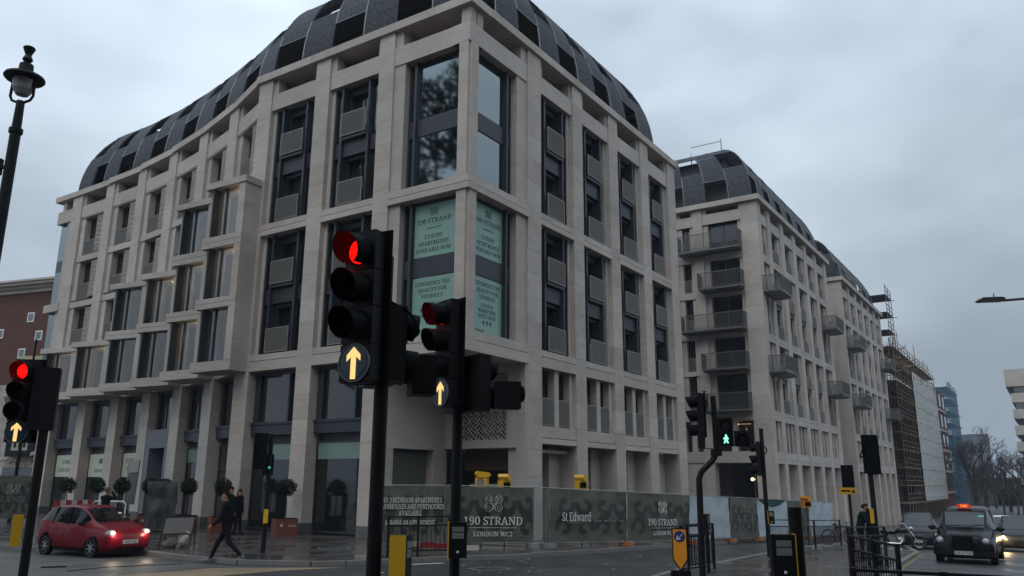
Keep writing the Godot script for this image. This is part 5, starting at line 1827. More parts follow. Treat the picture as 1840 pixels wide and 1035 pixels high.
func make_fence() -> void:
	var spots := [[672, 985], [797, 984], [957, 983.5], [984, 983], [1125.5, 980], [1240, 977], [1312, 973], [1362, 971], [1416, 969], [1456, 968], [1500, 966]]
	var kinds := ["appointment", "name", "mesh", "edward", "name", "white", "dark", "white_torn", "dark", "white"]
	var labels := {
		"appointment": "olive banner fence panel listing bedroom apartments, beside the corner notch",
		"mesh": "narrow bare mesh fence panel between two olive banners",
		"edward": "olive banner fence panel with a small pale maker's name",
	}
	for k in spots.size() - 1:
		var a := gp(spots[k][0], spots[k][1])
		var b := gp(spots[k + 1][0], spots[k + 1][1])
		var kind: String = kinds[k]
		var label: String = labels.get(kind, "")
		if k == 1:
			label = "olive banner fence panel with emblem and street name, in front of the corner pier"
		elif k == 4:
			label = "olive banner fence panel with emblem and street name, next to the white sheeting"
		elif k == 5:
			label = "fence panel hung with smooth pale white sheeting"
		elif k == 7:
			label = "fence panel with torn white sheet sagging from green netting"
		elif k == 9:
			label = "pale sheeted fence panel at the far end of the row"
		elif k == 6:
			label = "dark olive banner panel with faded lettering between two white sheets"
		elif k == 8:
			label = "plain dark banner panel after the torn white sheet"
		var root := thing("fence_panel", a, label, "fence", "temporary fence panels")
		var d := b - a
		var w := Vector2(d.x, d.z).length()
		var x := d.normalized()
		var zz := Vector3(-d.z, 0, d.x).normalized()
		if zz.z < 0:
			zz = -zz
		var f := Transform3D(Basis(x, zz.cross(x), zz), (a + b) / 2)
		var h := 1.92
		for s in [-1.0, 1.0]:
			var st := begin()
			tube(st, [Vector3(s * (w / 2 - 0.03), 0.02, -0.03), Vector3(s * (w / 2 - 0.03), h, -0.03)], 0.02, -1, 6)
			put(root, "fence_post", st.commit(), M.steel, f)
		for yy in [h, 0.12]:
			var st2 := begin()
			tube(st2, [Vector3(-w / 2 + 0.03, yy, -0.03), Vector3(w / 2 - 0.03, yy, -0.03)], 0.018, -1, 6)
			put(root, "fence_bar", st2.commit(), M.steel, f)
		bx(root, "foot_block", f, w / 2 - 0.14, w / 2 + 0.12, 0.0, 0.13, -0.28, 0.30, M.foot_grey if k < 3 else M.foot_orange)
		if kind == "mesh":
			var st := begin()
			for j in 9:
				bar(st, Vector3(-w / 2 + w * j / 8.0, 0.12, -0.03), Vector3(-w / 2 + w * j / 8.0, h, -0.03), 0.006)
			for j in 12:
				bar(st, Vector3(-w / 2, 0.12 + (h - 0.12) * j / 11.0, -0.03), Vector3(w / 2, 0.12 + (h - 0.12) * j / 11.0, -0.03), 0.006)
			put(root, "wire_mesh", st.commit(), M.steel, f)
			continue
		var m: Material = M.banner
		if kind.begins_with("white"):
			m = M.sheeting
		elif kind == "dark":
			m = M.banner
		var ban := put(root, "banner", banner_mesh(w - 0.06, h - 0.2, 0.06, 100 + k, 0.35 if kind == "white_torn" else 0.0), m, f * Transform3D(Basis.IDENTITY, Vector3(0, 0.17, 0.03)))
		if kind == "white_torn":
			bx(root, "green_net", f, -w / 2, w / 2, 1.45, h + 0.02, -0.05, -0.045, M.green_net)
		var ink: Material = M.banner_ink
		var tf := f * Transform3D(Basis.IDENTITY, Vector3(0, 0, 0.105))
		if kind == "name":
			emblem(ban, tf * Transform3D(Basis.IDENTITY, Vector3(0.1, 1.38, 0)), 0.68 if k == 1 else 0.62, ink)
			text(ban, "banner_line", "190 STRAND", 0.245 if k == 1 else 0.24, ink, tf * Transform3D(Basis.IDENTITY, Vector3(0.1, 0.83, 0)), true, 1.0)
			text(ban, "banner_line", "LONDON WC2", 0.14, ink, tf * Transform3D(Basis.IDENTITY, Vector3(0.1, 0.42, 0)))
			bx(ban, "banner_rule", tf, -0.7, 0.9, 0.615, 0.625, -0.002, 0.002, ink)
		elif kind == "edward":
			text(ban, "banner_line", "St Edward", 0.29, ink, tf * Transform3D(Basis.IDENTITY, Vector3(-0.75, 0.98, 0)), true, 0.75)
			text(ban, "banner_line", "Designed for life", 0.07, M.banner_ink_dim, tf * Transform3D(Basis.IDENTITY, Vector3(-0.85, 0.80, 0)))
			for j in 4:
				bx(ban, "small_print", tf, 0.25 + 0.42 * j, 0.55 + 0.42 * j, 0.83, 0.89, -0.002, 0.002, M.banner_ink_dim)
		elif kind == "appointment":
			var lines := [["AND 3 BEDROOM APARTMENTS", 1.46, 0.15], ["TOWNHOUSES AND PENTHOUSES", 1.26, 0.15], ["AVAILABLE", 1.06, 0.15], ["ARRANGE AN APPOINTMENT", 0.78, 0.13], ["020 7118 0190", 0.56, 0.12], ["190strand.co.uk", 0.36, 0.14]]
			for e in lines:
				if e[0].begins_with("020") or e[0].begins_with("190s"):
					continue
				text(ban, "banner_line", e[0], e[2], ink, tf * Transform3D(Basis.IDENTITY, Vector3(0.0, e[1], 0)), true, 0.62)
		elif kind == "dark" and k == 6:
			for e in [["APARTMENTS", 1.5], ["TOWNHOUSES", 1.32], ["TO BE", 1.1], ["PENTHOUSES", 0.88]]:
				text(ban, "banner_line", e[0], 0.13, M.banner_ink_dim, tf * Transform3D(Basis.IDENTITY, Vector3(0, e[1], 0)), true, 0.8)
	# another by the pub
	var a := gp(-40, 945)
	var b := gp(46, 944)
	var root := thing("fence_panel", a, "olive banner fence panel with emblem and street name, by the pub front", "fence", "temporary fence panels")
	var w := a.distance_to(b)
	var f := frame((a + b) / 2, b - a)
	var ban := put(root, "banner", banner_mesh(w, 1.9, 0.06, 131), M.banner, f * Transform3D(Basis.IDENTITY, Vector3(0, 0.3, 0)))
	emblem(ban, f * Transform3D(Basis.IDENTITY, Vector3(0.25, 1.62, 0.1)), 0.62, M.banner_ink)
	text(ban, "banner_line", "190 STRAND", 0.28, M.banner_ink_dim, f * Transform3D(Basis.IDENTITY, Vector3(-0.35, 1.15, 0.1)))
	for s in [-1.0, 1.0]:
		var st := begin()
		tube(st, [Vector3(s * w / 2, 0, -0.05), Vector3(s * w / 2, 2.2, -0.05)], 0.025, -1, 6)
		put(root, "fence_post", st.commit(), M.steel, f)
	# yellow work lamps on the fence
	var g := 0
	for q in [[866, 852, 27.6, -20, "yellow work lamp with a pale glass, tilted over the fence by the corner entrance"], [907, 857, 27.8, 40, "yellow work lamp turned aside, beside the corner pier"], [1044, 858, 29.6, 30, "yellow work lamp standing over the maker's-name banner"], [1448, 895, 38.0, 10, "orange work lamp above the dark banner panel"]]:
		var p := pd(q[0], q[1], q[2])
		var lampf := Transform3D(Basis(Vector3.UP, deg_to_rad(q[3])), p)
		var o := thing("work_lamp", p, q[4], "lamp", "work lamps on the fence")
		var st := begin()
		prism(st, PackedVector2Array([Vector2(-0.18, 0.1), Vector2(0.2, 0.06), Vector2(0.28, -0.02), Vector2(0.2, -0.1), Vector2(-0.15, -0.12), Vector2(-0.22, 0.0)]), -0.18, 0.18, lampf * Transform3D(Basis(Vector3.UP, 0.6), Vector3.ZERO))
		put(o, "body", st.commit(), M.yellow_lamp if g < 3 else M.orange_lamp)
		bx(o, "lower_body", lampf, -0.2, 0.2, -0.42, -0.12, -0.14, 0.12, M.yellow_lamp if g < 3 else M.orange_lamp)
		bx(o, "lamp_pane", lampf, -0.14, 0.14, -0.36, -0.18, 0.12, 0.14, M.grey_sheet if g == 0 else M.black_matt)
		pole_part(o, p + Vector3(0, -2.4, -0.05), p + Vector3(0, -0.4, -0.05), 0.025, "stand", M.dark_metal)
		g += 1

# ---------------------------------------------------------------- small street things
func make_planters() -> void:
	var spots := [[510, 962, 1.0], [394, 957.5, 0.9], [332, 955, 0.9], [288, 953, 0.85], [262, 952, 0.85], [210, 950, 0.85], [166, 948, 0.85], [112, 946, 0.85]]
	var where := ["before the pillar beside the small signal pole", "beside the glazed double door", "before the shop pillar next to the door", "at the grey doorway, beside another", "at the grey doorway, by the leaning sheet", "under the heart-of-the-city window lettering", "under the window with the emblem", "under the address window lettering"]
	for k in spots.size():
		var p := gp(spots[k][0], spots[k][1])
		var o := thing("planter", p, "rust-brown planter box with a clipped ball tree %s" % where[k], "planter", "planters along the shop fronts")
		var f := Transform3D(Basis(Vector3.UP, deg_to_rad(30)), p)
		bx(o, "box", f, -0.42, 0.42, 0, 0.62, -0.36, 0.36, M.corten)
		bx(o, "soil", f, -0.38, 0.38, 0.62, 0.64, -0.32, 0.32, M.black_matt)
		var st := begin()
		tube(st, [Vector3(0, 0.6, 0), Vector3(0.02, 1.15, 0.01), Vector3(0, 1.5, 0)], 0.028, 0.02, 6)
		put(o, "stem", st.commit(), M.bark, f)
		leaf_ball(o, "crown", p + Vector3(0, 1.78, 0), Vector3(0.37, 0.36, 0.37), 900, M.leaf_dark)
		var mk := begin()
		sbox(mk, -0.26, -0.16, 0.34, 0.44, 0.36, 0.364)
		for j in 3:
			var c := Vector2(0.10 + 0.1 * j, 0.38)
			prism(mk, PackedVector2Array([c + Vector2(-0.04, -0.05), c + Vector2(0.04, -0.05), c + Vector2(0, 0.06)]), 0.36, 0.364)
		put(o, "printed_mark", mk.commit(), M.corten_ink, f)

func make_small_things() -> void:
	# keep-left bollard
	var p := gp(1224, 1036)
	var o := thing("keep_left_bollard", p, "orange keep-left bollard with a round blue arrow sign", "bollard")
	var f := Transform3D(Basis(Vector3.UP, deg_to_rad(-12)), p)
	var st := begin()
	prism(st, PackedVector2Array([Vector2(-0.17, 0.36), Vector2(0, 0.11), Vector2(0.17, 0.36), Vector2(0.17, 1.04), Vector2(-0.17, 1.04)]), -0.03, 0.03)
	put(o, "board", st.commit(), M.black_paint, f)
	st = begin()
	prism(st, PackedVector2Array([Vector2(-0.145, 0.37), Vector2(0, 0.16), Vector2(0.145, 0.37), Vector2(0.145, 1.015), Vector2(-0.145, 1.015)]), 0.03, 0.037)
	put(o, "orange_face", st.commit(), M.orange_sign, f)
	var s := put(o, "round_sign", disc(0.125, 0.008), M.blue_sign, f * Transform3D(Basis.IDENTITY, Vector3(0, 0.86, 0.036)))
	st = begin()
	prism(st, PackedVector2Array([Vector2(0, 0.1), Vector2(0, -0.055), Vector2(-0.04, -0.015), Vector2(-0.065, -0.015), Vector2(0, -0.1), Vector2(0.065, -0.015), Vector2(0.04, -0.015), Vector2(0.012, -0.05), Vector2(0.012, 0.1)]), 0.046, 0.05, Transform3D(Basis(Vector3(0, 0, 1), deg_to_rad(-45)), Vector3.ZERO))
	put(s, "arrow", st.commit(), M.white_paint, f * Transform3D(Basis.IDENTITY, Vector3(0, 0.86, 0)))
	bx(o, "base", f, -0.22, 0.22, -0.02, 0.12, -0.16, 0.16, M.black_matt)
	# empty A-frame and sandbag
	var a := gp(279, 986)
	var b := gp(345, 983)
	o = thing("sign_frame", a, "empty black folding sign frame standing on the kerb beside the red car", "sign")
	var x := (b - a).normalized()
	var z := x.cross(Vector3.UP)
	var w := a.distance_to(b) * 0.82
	f = Transform3D(Basis(x, Vector3.UP, z), a)
	st = begin()
	for q in [0.0, w]:
		bar(st, Vector3(q, 0, 0.28), Vector3(q + 0.22, 0.92, 0), 0.03)
		bar(st, Vector3(q + 0.36, 0, -0.28), Vector3(q + 0.22, 0.92, -0.02), 0.025)
	bar(st, Vector3(0.22, 0.92, 0), Vector3(w + 0.22, 0.92, 0), 0.03)
	bar(st, Vector3(0.1, 0.42, 0.16), Vector3(w + 0.1, 0.42, 0.16), 0.03)
	put(o, "frame", st.commit(), M.black_paint, f)
	var pl := begin()
	quad(pl, Vector3(0.12, 0.44, 0.15), Vector3(0.23, 0.90, 0.01), Vector3(w + 0.2, 0.90, 0.01), Vector3(w + 0.09, 0.44, 0.15))
	put(o, "plate", pl.commit(), M.frame_plate, f)
	p = gp(316, 984)
	for q in [[-0.14, 0.13, "grey sandbag slumped under the folding sign frame", "sand_grey"], [0.16, 0.20, "white sandbag leaning on a grey one under the sign frame", "sand_white"]]:
		o = thing("sandbag", p + Vector3(q[0], 0, 0), q[2], "sandbag", "sandbags under the frame")
		st = begin()
		var prof := [Vector2(0.01, -0.26), Vector2(0.12, -0.22), Vector2(0.17, 0.0), Vector2(0.13, 0.2), Vector2(0.05, 0.26), Vector2(0.09, 0.32), Vector2(0.01, 0.33)]
		lathe(st, prof, 10, Transform3D(Basis(Vector3(0, 0, 1), deg_to_rad(-68 if q[0] < 0 else -35)) * Basis.from_scale(Vector3(1, 1, 0.7)), p + Vector3(q[0], q[1], 0.05 if q[0] < 0 else 0.0)))
		put(o, "bag", st.commit(), M[q[3]])
	# red and white barrier and white rail behind the red car
	a = gp(90, 960)
	b = gp(160, 957)
	o = thing("road_barrier", a, "red and white striped barrier board behind the red car", "barrier")
	f = frame(a, b - a)
	w = a.distance_to(b)
	for k in 7:
		bx(o, "stripe", f, w * k / 7.0, w * (k + 1) / 7.0, 1.0, 1.26, -0.03, 0.03, M.barrier_red if k % 2 == 0 else M.barrier_white)
	bx(o, "foot", f, 0.0, 0.12, 0, 1.0, -0.2, 0.2, M.barrier_red)
	bx(o, "foot", f, w - 0.12, w, 0, 1.0, -0.2, 0.2, M.barrier_red)
	a = gp(160, 957)
	b = gp(220, 958)
	o = thing("white_rail", a, "white tubular crowd rail behind the red car", "railing")
	f = frame(a, b - a)
	w = a.distance_to(b)
	st = begin()
	tube(st, [Vector3(0, 0, 0), Vector3(0, 1.1, 0), Vector3(0.1, 1.2, 0), Vector3(w - 0.1, 1.2, 0), Vector3(w, 1.1, 0), Vector3(w, 0, 0)], 0.03, -1, 8)
	tube(st, [Vector3(w * 0.45, 0, 0), Vector3(w * 0.45, 1.2, 0)], 0.02, -1, 6)
	put(o, "tube_frame", st.commit(), M.white_paint, f)
	# sheet leaning in the third bay, dark panel by the doorway
	a = gp(225, 952)
	o = thing("leaning_sheet", a, "tall plastic-wrapped board leaning against the shop front", "board")
	st = begin()
	var q0 := pd(222, 906, 40.5)
	var q1 := pd(240, 906, 40.5)
	var q2 := pd(252, 826, 41.5)
	var q3 := pd(234, 830, 41.5)
	for e in [0.0, 0.06]:
		var off := Vector3(0, 0, -e)
		quad(st, q0 + off, q3 + off, q2 + off, q1 + off)
	put(o, "board", st.commit(), M.black_gloss)
	st = begin()
	bar(st, q0 + Vector3(-0.02, 0, 0), q3 + Vector3(-0.02, 0, 0), 0.08)
	quad(st, q0.lerp(q3, 0.72) + Vector3(0, 0, 0.03), q3 + Vector3(0, 0, 0.03), q2 + Vector3(0, 0, 0.03), q1.lerp(q2, 0.72) + Vector3(0, 0, 0.03))
	put(o, "wrapping", st.commit(), M.grey_sheet)
	a = gp(256, 956)
	b = gp(312, 957)
	o = thing("site_screen", a, "dark marbled sheet screen in front of the grey doorway", "screen")
	put(o, "sheet", banner_mesh(a.distance_to(b), 1.95, 0.12, 150), M.dark_sheet, frame((a + b) / 2, b - a) * Transform3D(Basis.IDENTITY, Vector3(0, 0.05, 0)))
	# struts and a red-white plank behind the guard rail
	o = thing("barrier_board", gp(692, 988), "fallen red and white barrier plank at the foot of the fence", "barrier")
	f = frame(gp(700, 990, 0.15), gp(788, 989, 0.15) - gp(700, 990, 0.15))
	for k in 6:
		bx(o, "stripe", f, 0.42 * k, 0.42 * (k + 1), -0.02 + 0.16 - 0.03 * k, 0.12 + 0.16 - 0.03 * k, -0.02, 0.02, M.barrier_red if k in [2, 3] else (M.barrier_white if k % 2 else M.foot_orange))
	# inside the shop: display board and benches
	var el := heading(HEAD_L)
	var fl := frame(C0, -el)
	o = thing("display_board", fl * Vector3(-6.0, 0, -1.2), "lit drawing of buildings standing in the shop window", "display")
	bx(o, "board", fl, -6.6, -5.45, 1.2, 2.2, -1.35, -1.3, M.screen_glow)
	bx(o, "stand", fl, -6.2, -6.1, 0.0, 1.2, -1.4, -1.36, M.dark_metal)
	o = thing("white_bench", fl * Vector3(-5.8, 0, -1.1), "low white slab bench in the shop window", "bench")
	bx(o, "slab", fl, -6.3, -5.3, 0.62, 0.85, -1.2, -0.9, M.white_paint)
	bx(o, "slab", fl, -6.3, -5.3, 0.2, 0.42, -1.2, -0.9, M.white_paint)
	o = thing("pendant_lights", fl * Vector3(-9.4, 3.0, -1.1), "row of small orange pendant lights in the shop window", "lamp")
	for k in 4:
		bx(o, "pendant_light", fl, -9.9 + 0.2 * k, -9.82 + 0.2 * k, 2.55, 2.68, -1.15, -1.07, M.strip_lamp)
		bx(o, "cord", fl, -9.865 + 0.2 * k, -9.855 + 0.2 * k, 2.68, 3.4, -1.115, -1.105, M.black_matt)

# ---------------------------------------------------------------- bodies: tapered bones joined smoothly, meshed as surface nets
func net_mesh(st: SurfaceTool, bones: Array, cell: float, blend: float, colors: Array) -> void:
	var lo := Vector3.ONE * 1e9
	var hi := -lo
	for b in bones:
		for e in [[b[0], b[2]], [b[1], b[3]]]:
			lo = lo.min(e[0] - Vector3.ONE * (e[1] + cell * 3))
			hi = hi.max(e[0] + Vector3.ONE * (e[1] + cell * 3))
	var n := Vector3i(((hi - lo) / cell).ceil()) + Vector3i.ONE
	var field := PackedFloat32Array()
	field.resize(n.x * n.y * n.z)
	field.fill(1.0)
	var near := PackedFloat32Array()
	near.resize(field.size())
	near.fill(1.0)
	var who := PackedByteArray()
	who.resize(field.size())
	for b in bones:
		var a: Vector3 = b[0]
		var d: Vector3 = b[1] - a
		var ra: float = b[2]
		var rb: float = b[3]
		var dd := maxf(d.length_squared(), 1e-9)
		var m := maxf(ra, rb) + blend + cell * 2
		var i0 := Vector3i(((a.min(b[1]) - Vector3.ONE * m - lo) / cell).floor()).clamp(Vector3i.ZERO, n - Vector3i.ONE)
		var i1 := Vector3i(((a.max(b[1]) + Vector3.ONE * m - lo) / cell).ceil()).clamp(Vector3i.ZERO, n - Vector3i.ONE)
		var flat: Vector3 = b[5] if b.size() > 5 else Vector3.ONE
		for z in range(i0.z, i1.z + 1):
			for y in range(i0.y, i1.y + 1):
				for x in range(i0.x, i1.x + 1):
					var p := lo + Vector3(x, y, z) * cell
					var t := clampf((p - a).dot(d) / dd, 0, 1)
					var v := ((p - a - d * t) / flat).length() - lerpf(ra, rb, t)
					var i := (z * n.y + y) * n.x + x
					var f := field[i]
					var h := maxf(blend - absf(f - v), 0.0) / blend
					field[i] = minf(f, v) - h * h * blend * 0.25
					if v < near[i]:
						near[i] = v
						who[i] = b[4]
	var vid := {}
	var pos := []
	var col := []
	var corner := [0, 1, n.x, n.x + 1, n.x * n.y, n.x * n.y + 1, n.x * n.y + n.x, n.x * n.y + n.x + 1]
	var edges := [[0, 1], [2, 3], [4, 5], [6, 7], [0, 2], [1, 3], [4, 6], [5, 7], [0, 4], [1, 5], [2, 6], [3, 7]]
	for z in n.z - 1:
		for y in n.y - 1:
			var row := (z * n.y + y) * n.x
			for x in n.x - 1:
				var i := row + x
				var c := 0
				for k in 8:
					if field[i + corner[k]] < 0:
						c += 1
				if c == 0 or c == 8:
					continue
				var s := Vector3.ZERO
				var cnt := 0
				for e in edges:
					var fa := field[i + corner[e[0]]]
					var fb := field[i + corner[e[1]]]
					if (fa < 0) != (fb < 0):
						var t := fa / (fa - fb)
						var pa := Vector3(e[0] & 1, (e[0] >> 1) & 1, e[0] >> 2)
						var pb := Vector3(e[1] & 1, (e[1] >> 1) & 1, e[1] >> 2)
						s += pa.lerp(pb, t)
						cnt += 1
				vid[i] = pos.size()
				pos.append(lo + (Vector3(x, y, z) + s / cnt) * cell)
				col.append(colors[who[i + (corner[0] if field[i] < 0 else corner[7])]])
	var steps := [[1, n.x, n.x * n.y], [n.x, n.x * n.y, 1], [n.x * n.y, 1, n.x]]
	st.set_smooth_group(0)
	for i in vid:
		for s in steps:
			if i + s[0] >= field.size():
				continue
			var inside := field[i] < 0
			if inside == (field[i + s[0]] < 0):
				continue
			var q := [i, i - s[1], i - s[1] - s[2], i - s[2]]
			var ok := true
			for k in q:
				if not vid.has(k):
					ok = false
			if not ok:
				continue
			var o := [0, 1, 2, 0, 2, 3] if not inside else [0, 2, 1, 0, 3, 2]
			for k in o:
				var v: int = vid[q[k]]
				st.set_color(col[v])
				st.add_vertex(pos[v])

# joints in metres in the person's own frame: x to their left hand side as seen from the front, y up, z forward
func person(root_at: Vector3, turn: float, scale_by: float, label: String, pose: Dictionary, cols: Array) -> Node3D:
	var o := thing("person", root_at, label, "person", "", turn)
	var hip := pose.get("hip", Vector3(0, 0.93, 0)) as Vector3
	var chest := pose.get("chest", Vector3(0, 1.30, 0.0)) as Vector3
	var neck := pose.get("neck", Vector3(0, 1.47, 0.01)) as Vector3
	var head := pose.get("head", Vector3(0, 1.62, 0.04)) as Vector3
	var look := (pose.get("look", Vector3(0, 0, 1)) as Vector3).normalized()
	# colour numbers: 0 coat, 1 legs, 2 skin, 3 shoes, 4 hair, 5 sole or trim
	var b := []
	b.append([hip, chest, 0.135, 0.15, 0, Vector3(1.15, 1, 0.85)])
	b.append([chest, neck + Vector3(0, -0.03, 0), 0.15, 0.085, 0, Vector3(1.1, 1, 0.85)])
	b.append([hip + Vector3(0, -0.06, 0), hip + Vector3(0, 0.08, 0), 0.14, 0.14, 0, Vector3(1.1, 1, 0.85)])
	b.append([neck, head, 0.052, 0.05, 2])
	for s in ["l", "r"]:
		var sg := 1.0 if s == "l" else -1.0
		var sh := chest + Vector3(sg * 0.165, 0.10, 0)
		var el := pose.get(s + "_elbow", sh + Vector3(sg * 0.05, -0.29, -0.02)) as Vector3
		var wr := pose.get(s + "_wrist", el + Vector3(0, -0.24, 0.06)) as Vector3
		b.append([chest + Vector3(sg * 0.06, 0.10, 0), sh, 0.09, 0.072, 0])
		b.append([sh, el, 0.068, 0.055, 0])
		b.append([el, wr, 0.055, 0.042, 0])
		var hp := hip + Vector3(sg * 0.085, -0.05, 0)
		var kn := pose.get(s + "_knee", hp + Vector3(0, -0.41, 0.02)) as Vector3
		var an := pose.get(s + "_ankle", kn + Vector3(0, -0.40, -0.03)) as Vector3
		var to := pose.get(s + "_toe", an + Vector3(0, -0.05, 0.17)) as Vector3
		b.append([hp, kn, 0.088, 0.062, 1])
		b.append([kn, an, 0.060, 0.042, 1])
		b.append([an + Vector3(0, -0.02, -0.035), to, 0.042, 0.036, 3])
		b.append([an + Vector3(0, -0.055, -0.05), to + Vector3(0, -0.02, 0), 0.022, 0.02, 5])
	var colors := []
	for c in cols:
		colors.append(c)
	var st := begin()
	net_mesh(st, b, 0.02, 0.035, colors)
	# head on a finer grid: skull, jaw, brow, nose, ears, eyes, mouth, hair
	var up := Vector3.UP
	var side := up.cross(look).normalized()
	var h := []
	h.append([head + look * -0.015 + up * 0.03, head + look * -0.005 + up * 0.045, 0.078, 0.076, 2])
	h.append([head + look * 0.03 - up * 0.045, head + look * 0.05 - up * 0.075, 0.052, 0.035, 2])
	h.append([head + look * 0.076 + up * 0.022, head + look * 0.092 - up * 0.014, 0.010, 0.014, 2])
	h.append([head - up * 0.02, neck, 0.05, 0.052, 2])
	for s in [-1.0, 1.0]:
		h.append([head + side * s * 0.076 + up * 0.018, head + side * s * 0.078 - up * 0.02, 0.013, 0.010, 2])
		h.append([head + look * 0.066 + side * s * 0.03 + up * 0.014, head + look * 0.067 + side * s * 0.031 + up * 0.014, 0.008, 0.008, 4])
		h.append([head + look * 0.068 + side * s * 0.018 + up * 0.032, head + look * 0.062 + side * s * 0.046 + up * 0.033, 0.005, 0.004, 4])
	h.append([head + look * 0.076 + side * -0.02 - up * 0.05, head + look * 0.076 + side * 0.02 - up * 0.05, 0.005, 0.005, 6])
	for q in pose.get("hair", [[-0.03, 0.065, 0.082], [0.02, 0.085, 0.066]]):
		h.append([head + look * q[0] + up * q[1], head + look * (q[0] - 0.02) + up * (q[1] - 0.01), q[2], q[2] * 0.95, 4])
	for q in pose.get("long_hair", []):
		h.append([head + look * -0.05 + up * 0.03 + side * q[0], head + look * q[1] + up * q[2] + side * q[0] * 1.2, 0.055, 0.045, 4])
	net_mesh(st, h, 0.009, 0.012, colors)
	# hands: palm, four fingers and a thumb each
	for s in ["l", "r"]:
		var sg := 1.0 if s == "l" else -1.0
		var sh := chest + Vector3(sg * 0.165, 0.10, 0)
		var el := pose.get(s + "_elbow", sh + Vector3(sg * 0.05, -0.29, -0.02)) as Vector3
		var wr := pose.get(s + "_wrist", el + Vector3(0, -0.24, 0.06)) as Vector3
		var d := (wr - el).normalized()
		var w := d.cross(Vector3(sg, 0, 0.001)).normalized()
		if w.length() < 0.5:
			w = Vector3(0, 0, 1)
		var c := d.cross(w)
		var hb := []
		hb.append([wr, wr + d * 0.085, 0.022, 0.026, 2])
		for k in 4:
			var off := w * (0.027 - 0.018 * k)
			var l: float = [0.075, 0.085, 0.08, 0.062][k]
			var r0 := wr + d * 0.08 + off
			var r1 := r0 + d * l * 0.5 + c * sg * 0.006
			var r2 := r1 + d * l * 0.4 + c * sg * 0.022
			hb.append([r0, r1, 0.0095, 0.009, 2])
			hb.append([r1, r2, 0.009, 0.0075, 2])
		hb.append([wr + d * 0.03 + w * 0.02, wr + d * 0.075 + w * 0.048, 0.012, 0.009, 2])
		net_mesh(st, hb, 0.006, 0.006, colors)
	st.generate_normals()
	var body := put(o, "body", st.commit(), M.body, Transform3D(Basis.from_scale(Vector3.ONE * scale_by), Vector3.ZERO), false)
	return body

